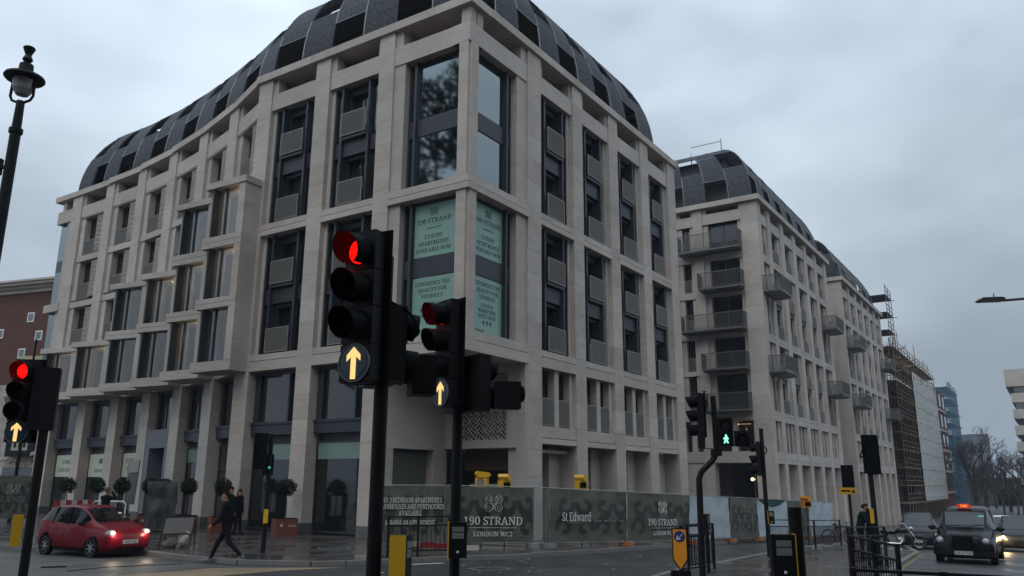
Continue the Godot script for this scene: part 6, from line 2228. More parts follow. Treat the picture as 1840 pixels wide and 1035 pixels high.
func make_people() -> void:
	var skin := Color(0.32, 0.17, 0.11)
	var p := (gp(372, 1018, -0.1) + gp(430, 1005, -0.1)) / 2
	# crossing, walking towards the left of the road: forward is along -x and a little nearer
	person(Vector3(p.x, -0.1, p.z), deg_to_rad(-82), 1.07, "man in a dark jacket and slim trousers striding across the buff strip in white trainers", {
		"hip": Vector3(0, 0.90, 0), "chest": Vector3(0, 1.27, 0.05), "neck": Vector3(0, 1.45, 0.07), "head": Vector3(0, 1.60, 0.11), "look": Vector3(0.12, 0.02, 1),
		"r_knee": Vector3(-0.09, 0.47, 0.21), "r_ankle": Vector3(-0.09, 0.09, 0.36), "r_toe": Vector3(-0.09, 0.05, 0.54),
		"l_knee": Vector3(0.09, 0.50, -0.10), "l_ankle": Vector3(0.09, 0.17, -0.42), "l_toe": Vector3(0.09, 0.05, -0.29),
		"r_elbow": Vector3(-0.22, 1.06, -0.10), "r_wrist": Vector3(-0.22, 0.84, -0.02), "l_elbow": Vector3(0.22, 1.06, 0.12), "l_wrist": Vector3(0.2, 0.92, 0.30)},
		[Color(0.008, 0.009, 0.013), Color(0.012, 0.013, 0.018), skin, Color(0.16, 0.16, 0.165), Color(0.012, 0.009, 0.007), Color(0.6, 0.6, 0.6), Color(0.2, 0.09, 0.07)])
	p = gp(408, 961)
	person(Vector3(p.x, 0, p.z), deg_to_rad(75), 1.02, "man in a dark coat walking past the shop beside a woman", {
		"r_knee": Vector3(-0.09, 0.50, 0.10), "r_ankle": Vector3(-0.09, 0.10, 0.14), "l_knee": Vector3(0.09, 0.50, -0.02), "l_ankle": Vector3(0.09, 0.13, -0.18)},
		[Color(0.012, 0.012, 0.014), Color(0.012, 0.012, 0.015), skin, Color(0.01, 0.01, 0.01), Color(0.01, 0.008, 0.006), Color(0.03, 0.03, 0.03), Color(0.2, 0.09, 0.07)])
	p = gp(424, 961.5)
	person(Vector3(p.x, 0, p.z), deg_to_rad(62), 0.98, "woman with long dark red hair and a dark coat, walking past the shop", {
		"r_knee": Vector3(-0.08, 0.50, 0.02), "r_ankle": Vector3(-0.08, 0.10, -0.08), "l_knee": Vector3(0.08, 0.50, 0.08), "l_ankle": Vector3(0.08, 0.10, 0.12),
		"look": Vector3(-0.5, 0, 1), "long_hair": [[-0.05, -0.06, -0.22], [0.05, -0.06, -0.22], [0.0, -0.08, -0.26]]},
		[Color(0.010, 0.010, 0.012), Color(0.010, 0.010, 0.012), skin, Color(0.01, 0.01, 0.01), Color(0.045, 0.012, 0.010), Color(0.02, 0.02, 0.02), Color(0.2, 0.06, 0.05)])
	p = gp(182, 966)
	person(Vector3(p.x, 0, p.z), deg_to_rad(160), 1.0, "person in a black top raising both hands to the head, behind the red car", {
		"l_elbow": Vector3(0.28, 1.38, 0.18), "l_wrist": Vector3(0.10, 1.60, 0.16), "r_elbow": Vector3(-0.28, 1.38, 0.18), "r_wrist": Vector3(-0.10, 1.60, 0.16)},
		[Color(0.01, 0.01, 0.011), Color(0.02, 0.02, 0.025), skin, Color(0.01, 0.01, 0.01), Color(0.12, 0.06, 0.03), Color(0.02, 0.02, 0.02), Color(0.2, 0.09, 0.07)])
	p = on_ground(pd(1541, 900, 27.0))
	person(p, deg_to_rad(70), 1.02, "man in a dark green jacket leaning close to a fair-haired woman by the motorcycle", {
		"chest": Vector3(0, 1.28, 0.08), "neck": Vector3(0, 1.44, 0.15), "head": Vector3(0, 1.57, 0.21), "l_elbow": Vector3(0.24, 1.2, 0.26), "l_wrist": Vector3(0.12, 1.34, 0.42), "r_elbow": Vector3(-0.24, 1.16, 0.24), "r_wrist": Vector3(-0.12, 1.26, 0.42)},
		[Color(0.010, 0.016, 0.013), Color(0.01, 0.01, 0.012), skin, Color(0.01, 0.01, 0.01), Color(0.02, 0.012, 0.01), Color(0.02, 0.02, 0.02), Color(0.2, 0.09, 0.07)])
	p = on_ground(pd(1559, 900, 27.1))
	person(p, deg_to_rad(-100), 0.95, "fair-haired woman in black held by a man by the motorcycle", {
		"hair": [[-0.02, 0.05, 0.095], [0.0, 0.02, 0.09]], "long_hair": [[-0.05, -0.08, -0.1], [0.05, -0.08, -0.1]]},
		[Color(0.01, 0.01, 0.012), Color(0.01, 0.01, 0.012), skin, Color(0.01, 0.01, 0.01), Color(0.36, 0.29, 0.19), Color(0.02, 0.02, 0.02), Color(0.25, 0.1, 0.08)])

# ---------------------------------------------------------------- vehicles, front along +z
func car_shell(root: Node3D, f: Transform3D, stations: Array, cowl: int, roof0: int, roof1: int, paint: Material, glass: Material) -> void:
	# every station: z, low, belt, top, half widths low, belt, top
	var rings := []
	var fine := []
	for k in stations.size() - 1:
		var sub := 3
		for j in sub:
			var t := float(j) / sub
			var a: Array = stations[maxi(k - 1, 0)]
			var b: Array = stations[k]
			var c: Array = stations[k + 1]
			var d: Array = stations[mini(k + 2, stations.size() - 1)]
			var e := []
			for i in 7:
				var v := cubic_interpolate(b[i], c[i], a[i], d[i], t)
				e.append(clampf(v, minf(b[i], c[i]) - 0.02, maxf(b[i], c[i]) + 0.02) if i > 0 else lerpf(b[0], c[0], t))
			e.append(k + t)
			fine.append(e)
	var last: Array = stations[stations.size() - 1].duplicate()
	last.append(float(stations.size() - 1))
	fine.append(last)
	for e in fine:
		var zz: float = e[0]
		var m: float = maxf(e[4], e[5])
		var half := [
			Vector3(0, e[1], zz), Vector3(e[4] * 0.86, e[1], zz), Vector3(e[4] * 0.975, e[1] + 0.07, zz), Vector3(m, lerpf(e[1], e[2], 0.45), zz), Vector3(m * 0.995, lerpf(e[1], e[2], 0.75), zz), Vector3(e[5], e[2], zz),
			Vector3(lerpf(e[5], e[6], 0.92), lerpf(e[2], e[3], 0.88), zz), Vector3(e[6] * 0.93, lerpf(e[2], e[3], 0.965), zz), Vector3(e[6] * 0.5, e[3] - 0.004, zz), Vector3(0, e[3], zz)]
		var ring := []
		for p in half:
			ring.append(p)
		for i in range(half.size() - 2, 0, -1):
			ring.append(Vector3(-half[i].x, half[i].y, half[i].z))
		rings.append(ring)
	var body := begin()
	var gl := begin()
	body.set_smooth_group(0)
	gl.set_smooth_group(0)
	var n: int = rings[0].size()
	for k in rings.size() - 1:
		var pos := (fine[k][7] as float) + 0.01
		for i in n:
			var j := (i + 1) % n
			var seg := i if i < 9 else n - 1 - i
			var is_glass := false
			if seg == 5 and pos > cowl + 0.34 and pos < roof1 + 0.5:
				is_glass = true
			if seg >= 6 and ((pos > cowl + 0.0 and pos < roof0 - 0.05) or (pos > roof1 and pos < roof1 + 0.9)):
				is_glass = true
			if seg == 6 and is_glass:
				is_glass = false
			var st := gl if is_glass else body
			for v in [rings[k][i], rings[k + 1][i], rings[k + 1][j], rings[k][i], rings[k + 1][j], rings[k][j]]:
				st.add_vertex(v)
	for e in [0, rings.size() - 1]:
		for i in range(1, n - 1):
			for v in ([rings[e][0], rings[e][i], rings[e][i + 1]] if e == 0 else [rings[e][0], rings[e][i + 1], rings[e][i]]):
				body.add_vertex(v)
	body.generate_normals()
	gl.generate_normals()
	put(root, "body", body.commit(), paint, f)
	put(root, "window_glass", gl.commit(), glass, f)

func wheel(root: Node3D, f: Transform3D, at: Vector3, r: float, w: float, side: float) -> void:
	var t := f * Transform3D(Basis(Vector3(0, 0, 1), -PI / 2 * side), at)
	var st := begin()
	lathe(st, [Vector2(r * 0.62, w * 0.42), Vector2(r * 0.9, w * 0.5), Vector2(r, w * 0.36), Vector2(r, -w * 0.36), Vector2(r * 0.9, -w * 0.5), Vector2(r * 0.3, -w * 0.5)], 26)
	var o := put(root, "wheel", st.commit(), M.tyre, t)
	st = begin()
	lathe(st, [Vector2(r * 0.64, w * 0.40), Vector2(r * 0.60, w * 0.44), Vector2(r * 0.56, w * 0.30), Vector2(r * 0.02, w * 0.16)], 26)
	put(o, "rim", st.commit(), M.rim_dark, t)
	st = begin()
	for k in 7:
		var a := TAU * k / 7.0
		var d := Vector3(cos(a), 0, sin(a))
		bar(st, d * r * 0.08 + Vector3(0, w * 0.44, 0), d * r * 0.60 + Vector3(0, w * 0.41, 0), r * 0.11, r * 0.05)
	lathe(st, [Vector2(r * 0.15, w * 0.38), Vector2(r * 0.13, w * 0.47), Vector2(0.001, w * 0.48)], 12)
	put(o, "spokes", st.commit(), M.rim, t)

func arch(root: Node3D, f: Transform3D, at: Vector3, r: float, side: float) -> void:
	put(root, "wheel_arch", disc(r, 0.012, 26), M.black_matt, f * Transform3D(Basis(Vector3.UP, PI / 2 * side), at))

func plate(root: Node3D, t: Transform3D, words: String, yellow := false) -> void:
	var o := bx(root, "number_plate", t, -0.26, 0.26, -0.058, 0.058, 0, 0.012, M.plate_white)
	text(o, "plate_letters", words, 0.085, M.black_matt, t * Transform3D(Basis.IDENTITY, Vector3(0, 0, 0.013)), false, 0.95)

func make_red_car() -> void:
	var pf := gp(166, 1002.5, -0.11)
	var yaw := deg_to_rad(61.0)
	var fw := Vector3(sin(yaw), 0, cos(yaw))
	var right := Vector3(cos(yaw), 0, -sin(yaw))
	# the near front wheel stands at +1.17 forward and on the car's right hand (its -x here)
	var c := pf - fw * 1.17 * 0.91 + right * 0.76 * 0.91
	var root := thing("red_hatchback", c, "red five-door hatchback with lit headlights turning past the kerb", "car", "", yaw)
	var f := Transform3D(Basis(Vector3.UP, yaw) * Basis.from_scale(Vector3(0.93, 0.93, 0.88)), c)
	car_shell(root, f, [
		[1.93, 0.32, 0.56, 0.60, 0.50, 0.50, 0.34], [1.88, 0.24, 0.66, 0.72, 0.68, 0.66, 0.50], [1.72, 0.20, 0.74, 0.83, 0.80, 0.76, 0.62], [1.35, 0.20, 0.85, 0.95, 0.835, 0.80, 0.66], [1.02, 0.20, 0.92, 1.03, 0.8375, 0.80, 0.64],
		[0.22, 0.20, 0.96, 1.44, 0.8375, 0.79, 0.56], [-0.35, 0.20, 0.98, 1.525, 0.8375, 0.785, 0.57], [-1.05, 0.20, 1.02, 1.51, 0.8375, 0.78, 0.57], [-1.55, 0.22, 1.05, 1.43, 0.82, 0.77, 0.56], [-1.82, 0.26, 1.03, 1.15, 0.78, 0.74, 0.58], [-1.91, 0.34, 0.95, 1.0, 0.70, 0.68, 0.5]],
		4, 5, 8, M.red_paint, M.car_glass)
	for s in [-1.0, 1.0]:
		for z in [1.17, -1.28]:
			arch(root, f, Vector3(s * 0.828, 0.33, z), 0.355, s)
			wheel(root, f, Vector3(s * 0.755, 0.29, z), 0.29, 0.19, s)
		# lamps, mirrors, pillars, handles
		var st := begin()
		ball(st, Vector3(s * 0.60, 0.735, 1.77), Vector3(0.17, 0.085, 0.13), 14)
		put(root, "lamp_housing", st.commit(), M.lamp_clear, f)
		st = begin()
		ball(st, Vector3(s * 0.57, 0.725, 1.825), Vector3(0.075, 0.06, 0.09), 12)
		var hl := put(root, "head_lamp", st.commit(), M.head_lamp, f)
		var l := OmniLight3D.new()
		l.name = "lamp_light"
		l.light_color = Color(1, 0.93, 0.8)
		l.light_energy = 0.16
		l.light_size = 0.08
		l.shadow_enabled = true
		hl.add_child(l)
		l.position = Vector3(s * 0.57, 0.72, 2.02)
		st = begin()
		ball(st, Vector3(s * 0.94, 1.0, 0.72), Vector3(0.10, 0.075, 0.06), 10)
		bar(st, Vector3(s * 0.80, 0.95, 0.74), Vector3(s * 0.9, 0.98, 0.72), 0.04)
		put(root, "mirror", st.commit(), M.black_paint, f)
		for z in [-0.28, -1.05]:
			st = begin()
			bar(st, Vector3(s * 0.797, 0.95, z), Vector3(s * 0.60, 1.46, z - 0.05), 0.07, 0.02)
			put(root, "window_pillar", st.commit(), M.black_matt, f)
		for z in [0.10, -0.80]:
			bx(root, "door_handle", f, s * 0.835 - 0.01, s * 0.835 + 0.018, 0.80, 0.83, z - 0.09, z + 0.09, M.red_paint)
			bx(root, "door_gap", f, s * 0.8385 - 0.004, s * 0.8385 + 0.001, 0.30, 0.80, z - 0.42, z - 0.412, M.black_matt)
	for s in [-1.0, 1.0]:
		bx(root, "sill_trim", f, s * 0.80 - 0.03, s * 0.80 + 0.03, 0.17, 0.25, -0.85, 0.76, M.black_matt)
		bx(root, "bumper_gap", f, s * 0.8385 - 0.004, s * 0.8385 + 0.002, 0.28, 0.66, 1.60, 1.606, M.black_matt)
	bx(root, "grille", f, -0.42, 0.42, 0.585, 0.635, 1.84, 1.895, M.black_matt)
	bx(root, "lower_grille", f, -0.46, 0.46, 0.27, 0.36, 1.84, 1.925, M.black_matt)
	var st := begin()
	bar(st, Vector3(-0.035, 0.66, 1.905), Vector3(-0.022, 0.59, 1.915), 0.014)
	bar(st, Vector3(0.035, 0.66, 1.905), Vector3(0.022, 0.59, 1.915), 0.014)
	bar(st, Vector3(-0.024, 0.625, 1.912), Vector3(0.024, 0.625, 1.912), 0.012)
	put(root, "badge", st.commit(), M.chrome, f)
	plate(root, f * Transform3D(Basis.IDENTITY, Vector3(0, 0.46, 1.925)), "LD03 EKZ")
	for x in [-0.36, 0.36]:
		for z in [0.05, -0.95]:
			var seat := bx(root, "seat", f, x - 0.24, x + 0.24, 0.5, 1.12, z - 0.12, z, M.seat_cloth)
			bx(seat, "headrest", f, x - 0.12, x + 0.12, 1.14, 1.30, z - 0.10, z - 0.02, M.seat_cloth)
	bx(root, "dashboard", f, -0.70, 0.70, 0.78, 0.96, 0.62, 0.98, M.black_matt)
	st = begin()
	bar(st, Vector3(-0.5, 1.06, 1.0), Vector3(0.15, 1.13, 0.90), 0.02)
	bar(st, Vector3(0.05, 1.06, 1.02), Vector3(0.5, 1.10, 0.92), 0.02)
	put(root, "wiper", st.commit(), M.black_matt, f)
	for q in [[0.45, 1.27, 0.555], [0.5, 1.15, 0.74]]:
		bx(root, "windscreen_sticker", f * Transform3D(Basis(Vector3.RIGHT, deg_to_rad(-56)), Vector3(q[0], q[1], q[2])), -0.05, 0.05, -0.04, 0.04, -0.002, 0.004, M.white_paint)

func make_taxi() -> void:
	var a := gp(1692, 1008, -0.11)
	var b := gp(1788, 1014, -0.11)
	var yaw := deg_to_rad(-34.0)
	var fw := Vector3(sin(yaw), 0, cos(yaw))
	var c := (a + b) / 2 - fw * 1.42
	c.y = slope(c.x, c.z) - 0.11
	var root := thing("taxi", c, "black cab with a lit orange roof sign, facing along the wet road", "taxi", "", yaw)
	var f := Transform3D(Basis(Vector3.UP, yaw) * Basis.from_scale(Vector3.ONE * 1.05), c)
	car_shell(root, f, [
		[2.25, 0.30, 0.62, 0.74, 0.80, 0.66, 0.36], [2.18, 0.24, 0.80, 0.94, 0.87, 0.72, 0.44], [1.95, 0.24, 0.88, 1.03, 0.885, 0.70, 0.46], [1.45, 0.24, 0.97, 1.11, 0.89, 0.78, 0.50], [1.02, 0.24, 1.06, 1.17, 0.89, 0.84, 0.62],
		[0.55, 0.24, 1.09, 1.66, 0.89, 0.85, 0.64], [0.15, 0.24, 1.10, 1.80, 0.89, 0.85, 0.66], [-0.9, 0.24, 1.10, 1.83, 0.89, 0.85, 0.66], [-1.75, 0.24, 1.10, 1.74, 0.89, 0.84, 0.64], [-2.1, 0.28, 1.08, 1.30, 0.87, 0.80, 0.6], [-2.28, 0.36, 0.9, 0.95, 0.8, 0.7, 0.5]],
		4, 5, 8, M.taxi_paint, M.taxi_glass)
	for s in [-1.0, 1.0]:
		for z in [1.42, -1.45]:
			arch(root, f, Vector3(s * 0.88, 0.36, z), 0.41, s)
			wheel(root, f, Vector3(s * 0.79, 0.335, z), 0.335, 0.20, s)
		var st := begin()
		ball(st, Vector3(s * 0.66, 0.78, 2.12), Vector3(0.15, 0.15, 0.12), 16)
		put(root, "lamp_bowl", st.commit(), M.taxi_paint, f)
		st = begin()
		ball(st, Vector3(s * 0.66, 0.78, 2.19), Vector3(0.118, 0.118, 0.07), 16)
		put(root, "head_lamp", st.commit(), M.lamp_clear, f)
		st = begin()
		ball(st, Vector3(s * 1.02, 1.12, 0.75), Vector3(0.13, 0.08, 0.07), 10)
		bar(st, Vector3(s * 0.84, 1.07, 0.78), Vector3(s * 0.95, 1.10, 0.76), 0.05)
		put(root, "mirror", st.commit(), M.black_paint, f)
		st = begin()
		bar(st, Vector3(s * 0.842, 1.08, -0.25), Vector3(s * 0.70, 1.72, -0.28), 0.1, 0.02)
		put(root, "window_pillar", st.commit(), M.taxi_paint, f)
		bx(root, "indicator", f, s * 0.62 - 0.16, s * 0.62 + 0.16, 0.545, 0.57, 2.19, 2.22, M.chrome)
	bx(root, "grille", f, -0.30, 0.30, 0.46, 0.93, 2.10, 2.26, M.black_matt)
	for k in 9:
		bx(root, "grille_bar", f, -0.24 + 0.06 * k - 0.007, -0.24 + 0.06 * k + 0.007, 0.48, 0.91, 2.26, 2.27, M.black_gloss)
	bx(root, "bumper", f, -0.88, 0.88, 0.34, 0.46, 2.0, 2.28, M.black_paint)
	plate(root, f * Transform3D(Basis.IDENTITY, Vector3(0, 0.41, 2.285)), "LN10 PXK")
	var sg := begin()
	ball(sg, Vector3(0, 1.845, 0.36), Vector3(0.25, 0.075, 0.1), 18)
	var sign := put(root, "roof_sign", sg.commit(), M.taxi_lamp, f)
	text(sign, "sign_letters", "TAXI", 0.085, M.taxi_letter, f * Transform3D(Basis.IDENTITY, Vector3(0, 1.845, 0.458)), false)
	var st := begin()
	bar(st, Vector3(-0.6, 1.19, 1.0), Vector3(0.05, 1.23, 0.95), 0.025)
	bar(st, Vector3(0.05, 1.19, 1.0), Vector3(0.55, 1.25, 0.93), 0.025)
	put(root, "wiper", st.commit(), M.black_matt, f)
	bx(root, "windscreen_sticker", f * Transform3D(Basis(Vector3.RIGHT, deg_to_rad(-38)), Vector3(0.50, 1.52, 0.69)), -0.09, 0.09, -0.04, 0.04, 0.0, 0.006, M.sticker_green)
	bx(root, "bonnet_vent", f, -0.18, 0.18, 1.135, 1.16, 1.30, 1.38, M.black_matt)
	st = begin()
	prism(st, PackedVector2Array([Vector2(-0.05, 0.0), Vector2(0, 0.02), Vector2(0.05, 0), Vector2(0, -0.015)]), 2.20, 2.215, Transform3D(Basis.IDENTITY, Vector3(0, 0.955, -0.03)))
	put(root, "badge", st.commit(), M.chrome, f)

func make_other_cars() -> void:
	var c := gp(1655, 986, -0.11)
	var yaw := deg_to_rad(-26.0)
	c -= Vector3(sin(yaw), 0, cos(yaw)) * 1.5
	c.y = slope(c.x, c.z) - 0.11
	var root := thing("dark_saloon", c, "dark grey saloon with a chrome barred grille and round star badge, behind the taxi", "car", "", yaw)
	var f := Transform3D(Basis(Vector3.UP, yaw), c)
	var body := [
		[2.2, 0.32, 0.60, 0.66, 0.60, 0.58, 0.44], [2.12, 0.24, 0.72, 0.80, 0.78, 0.74, 0.58], [1.7, 0.22, 0.84, 0.94, 0.88, 0.82, 0.66], [1.3, 0.22, 0.92, 1.01, 0.90, 0.84, 0.66], [0.95, 0.22, 0.97, 1.07, 0.90, 0.84, 0.66],
		[0.1, 0.22, 1.02, 1.56, 0.90, 0.83, 0.60], [-0.4, 0.22, 1.04, 1.62, 0.90, 0.83, 0.60], [-1.2, 0.22, 1.05, 1.60, 0.90, 0.82, 0.60], [-1.8, 0.24, 1.05, 1.50, 0.88, 0.80, 0.58], [-2.1, 0.28, 1.0, 1.15, 0.82, 0.76, 0.6], [-2.2, 0.36, 0.9, 0.95, 0.7, 0.7, 0.5]]
	car_shell(root, f, body, 4, 5, 8, M.dark_paint, M.taxi_glass)
	for s in [-1.0, 1.0]:
		for z in [1.35, -1.4]:
			arch(root, f, Vector3(s * 0.89, 0.34, z), 0.38, s)
			wheel(root, f, Vector3(s * 0.8, 0.32, z), 0.32, 0.2, s)
		var st := begin()
		ball(st, Vector3(s * 0.66, 0.70, 2.03), Vector3(0.17, 0.09, 0.12), 12)
		put(root, "head_lamp", st.commit(), M.lamp_clear, f)
	for k in 3:
		bx(root, "grille_bar", f, -0.40, 0.40, 0.56 + 0.06 * k, 0.585 + 0.06 * k, 2.12, 2.2, M.chrome)
	var st := begin()
	for k in 20:
		var a0 := TAU * k / 20.0
		var a1 := TAU * (k + 1) / 20.0
		bar(st, Vector3(cos(a0) * 0.075, 0.645 + sin(a0) * 0.075, 2.215), Vector3(cos(a1) * 0.075, 0.645 + sin(a1) * 0.075, 2.215), 0.012)
	for k in 3:
		var a0 := PI / 2 + TAU * k / 3.0
		bar(st, Vector3(0, 0.645, 2.215), Vector3(cos(a0) * 0.075, 0.645 + sin(a0) * 0.075, 2.215), 0.012)
	put(root, "badge", st.commit(), M.chrome, f)
	plate(root, f * Transform3D(Basis.IDENTITY, Vector3(0, 0.42, 2.21)), "LR58 OBD")
	# oncoming car with bright lamps at the right edge, and a white van before it
	for q in [[1836, 992, -30.0, "dark car with dazzling headlights behind the taxi's far side", "head", M.dark_paint], [1808, 981, -30.0, "pale van in the traffic behind the taxi", "van", M.white_paint]]:
		c = gp(q[0], q[1], -0.11)
		yaw = deg_to_rad(q[2])
		c -= Vector3(sin(yaw), 0, cos(yaw)) * 1.6
		c.y = slope(c.x, c.z) - 0.11
		root = thing("oncoming_car" if q[4] == "head" else "pale_van", c, q[3], "car" if q[4] == "head" else "van", "", yaw)
		f = Transform3D(Basis(Vector3.UP, yaw), c)
		car_shell(root, f, body, 4, 5, 8, q[5], M.taxi_glass)
		for s in [-1.0, 1.0]:
			for z in [1.35, -1.4]:
				wheel(root, f, Vector3(s * 0.8, 0.32, z), 0.32, 0.2, s)
			st = begin()
			ball(st, Vector3(s * 0.64, 0.70, 2.05), Vector3(0.13, 0.10, 0.12), 12)
			var hl := put(root, "head_lamp", st.commit(), M.head_lamp if q[4] == "head" else M.lamp_clear, f)
			if q[4] == "head":
				var l := OmniLight3D.new()
				l.name = "lamp_light"
				l.light_color = Color(1, 0.85, 0.6)
				l.light_energy = 1.2
				l.light_size = 0.1
				l.shadow_enabled = true
				hl.add_child(l)
				l.position = Vector3(s * 0.64, 0.7, 2.3)

func ring_tube(r: float, thick: float, sides := 24) -> ArrayMesh:
	var key := "r%d_%d" % [roundi(r * 1000), roundi(thick * 1000)]
	if not lattices.has(key):
		var st := begin()
		var pts := []
		for k in sides + 1:
			var a := TAU * k / sides
			pts.append(Vector3(0, sin(a) * r, cos(a) * r))
		tube(st, pts, thick, -1, 8, false)
		lattices[key] = st.commit()
	return lattices[key]

func make_bikes() -> void:
	# cruiser parked on the island's far kerb, front wheel to the right
	var p := gp(1618, 987, -0.1)
	var yaw := deg_to_rad(62.0)
	var o := thing("motorcycle", p, "black and chrome cruiser motorcycle parked by the bending guard rail", "motorcycle", "", yaw)
	var f := Transform3D(Basis(Vector3.UP, yaw), p)
	for e in [[0.78, 0.31], [-0.72, 0.31]]:
		var w := put(o, "wheel", ring_tube(0.26, 0.055), M.tyre, f * Transform3D(Basis.IDENTITY, Vector3(0, e[1], e[0])))
		put(w, "rim", ring_tube(0.205, 0.018), M.chrome, f * Transform3D(Basis.IDENTITY, Vector3(0, e[1], e[0])))
		var st := begin()
		for k in 12:
			var a := TAU * k / 12.0
			bar(st, Vector3(0, e[1], e[0]), Vector3(0, e[1] + sin(a) * 0.2, e[0] + cos(a) * 0.2), 0.008)
		put(w, "spokes", st.commit(), M.chrome, f)
	var st := begin()
	for s in [-0.09, 0.09]:
		tube(st, [Vector3(s, 0.31, 0.78), Vector3(s, 1.0, 0.32)], 0.024, -1, 8)
	put(o, "fork", st.commit(), M.chrome, f)
	st = begin()
	tube(st, [Vector3(-0.42, 1.10, 0.10), Vector3(-0.30, 1.12, 0.22), Vector3(-0.1, 1.02, 0.32), Vector3(0.1, 1.02, 0.32), Vector3(0.30, 1.12, 0.22), Vector3(0.42, 1.10, 0.10)], 0.016, -1, 7)
	put(o, "handlebar", st.commit(), M.chrome, f)
	st = begin()
	ball(st, Vector3(0, 0.80, 0.12), Vector3(0.15, 0.12, 0.28), 14)
	put(o, "tank", st.commit(), M.black_gloss, f)
	st = begin()
	ball(st, Vector3(0, 0.70, -0.30), Vector3(0.16, 0.07, 0.26), 12)
	ball(st, Vector3(0, 0.74, -0.62), Vector3(0.12, 0.06, 0.16), 12)
	put(o, "seat", st.commit(), M.black_matt, f)
	st = begin()
	ball(st, Vector3(0, 0.62, -0.74), Vector3(0.09, 0.14, 0.30), 12)
	ball(st, Vector3(0, 0.56, 0.80), Vector3(0.07, 0.09, 0.22), 12)
	put(o, "mudguard", st.commit(), M.black_gloss, f)
	st = begin()
	ball(st, Vector3(0.0, 0.40, 0.02), Vector3(0.20, 0.16, 0.20), 12)
	for q in [0.5, -0.5]:
		lathe(st, [Vector2(0.085, 0.0), Vector2(0.095, 0.08), Vector2(0.08, 0.1), Vector2(0.095, 0.16), Vector2(0.08, 0.18), Vector2(0.09, 0.24), Vector2(0.01, 0.26)], 10, f.inverse() * f * Transform3D(Basis(Vector3.RIGHT, q), Vector3(0, 0.46, 0.02 + q * 0.12)))
	put(o, "engine", st.commit(), M.steel, f)
	st = begin()
	tube(st, [Vector3(-0.18, 0.45, 0.18), Vector3(-0.22, 0.26, 0.05), Vector3(-0.23, 0.26, -0.85)], 0.04, 0.05, 9)
	put(o, "exhaust", st.commit(), M.chrome, f)
	st = begin()
	ball(st, Vector3(0, 0.90, 0.50), Vector3(0.10, 0.10, 0.10), 12)
	put(o, "head_lamp", st.commit(), M.chrome, f)
	# red-rimmed bicycle behind the rail
	p = gp(1510, 979, 0.0)
	o = thing("bicycle", p, "bicycle with a red-rimmed wheel behind the long guard rail", "bicycle", "", deg_to_rad(95))
	f = Transform3D(Basis(Vector3.UP, deg_to_rad(95)), p)
	for z in [0.52, -0.52]:
		var w := put(o, "wheel", ring_tube(0.32, 0.018), M.tyre, f * Transform3D(Basis.IDENTITY, Vector3(0, 0.34, z)))
		put(w, "rim", ring_tube(0.295, 0.012), M.barrier_red, f * Transform3D(Basis.IDENTITY, Vector3(0, 0.34, z)))
	st = begin()
	for q in [[0, 0.34, -0.52, 0, 0.30, -0.05], [0, 0.30, -0.05, 0, 0.85, -0.18], [0, 0.34, -0.52, 0, 0.78, -0.16], [0, 0.78, -0.16, 0, 0.80, 0.38], [0, 0.30, -0.05, 0, 0.74, 0.40], [0, 0.34, 0.52, 0, 0.95, 0.36]]:
		tube(st, [Vector3(q[0], q[1], q[2]), Vector3(q[3], q[4], q[5])], 0.016, -1, 6)
	put(o, "frame", st.commit(), M.black_paint, f)
	st = begin()
	tube(st, [Vector3(-0.26, 0.97, 0.40), Vector3(0, 0.97, 0.36), Vector3(0.26, 0.97, 0.40)], 0.014, -1, 6)
	put(o, "handlebar", st.commit(), M.black_paint, f)
	st = begin()
	ball(st, Vector3(0, 0.89, -0.2), Vector3(0.07, 0.03, 0.13), 10)
	put(o, "saddle", st.commit(), M.black_matt, f)

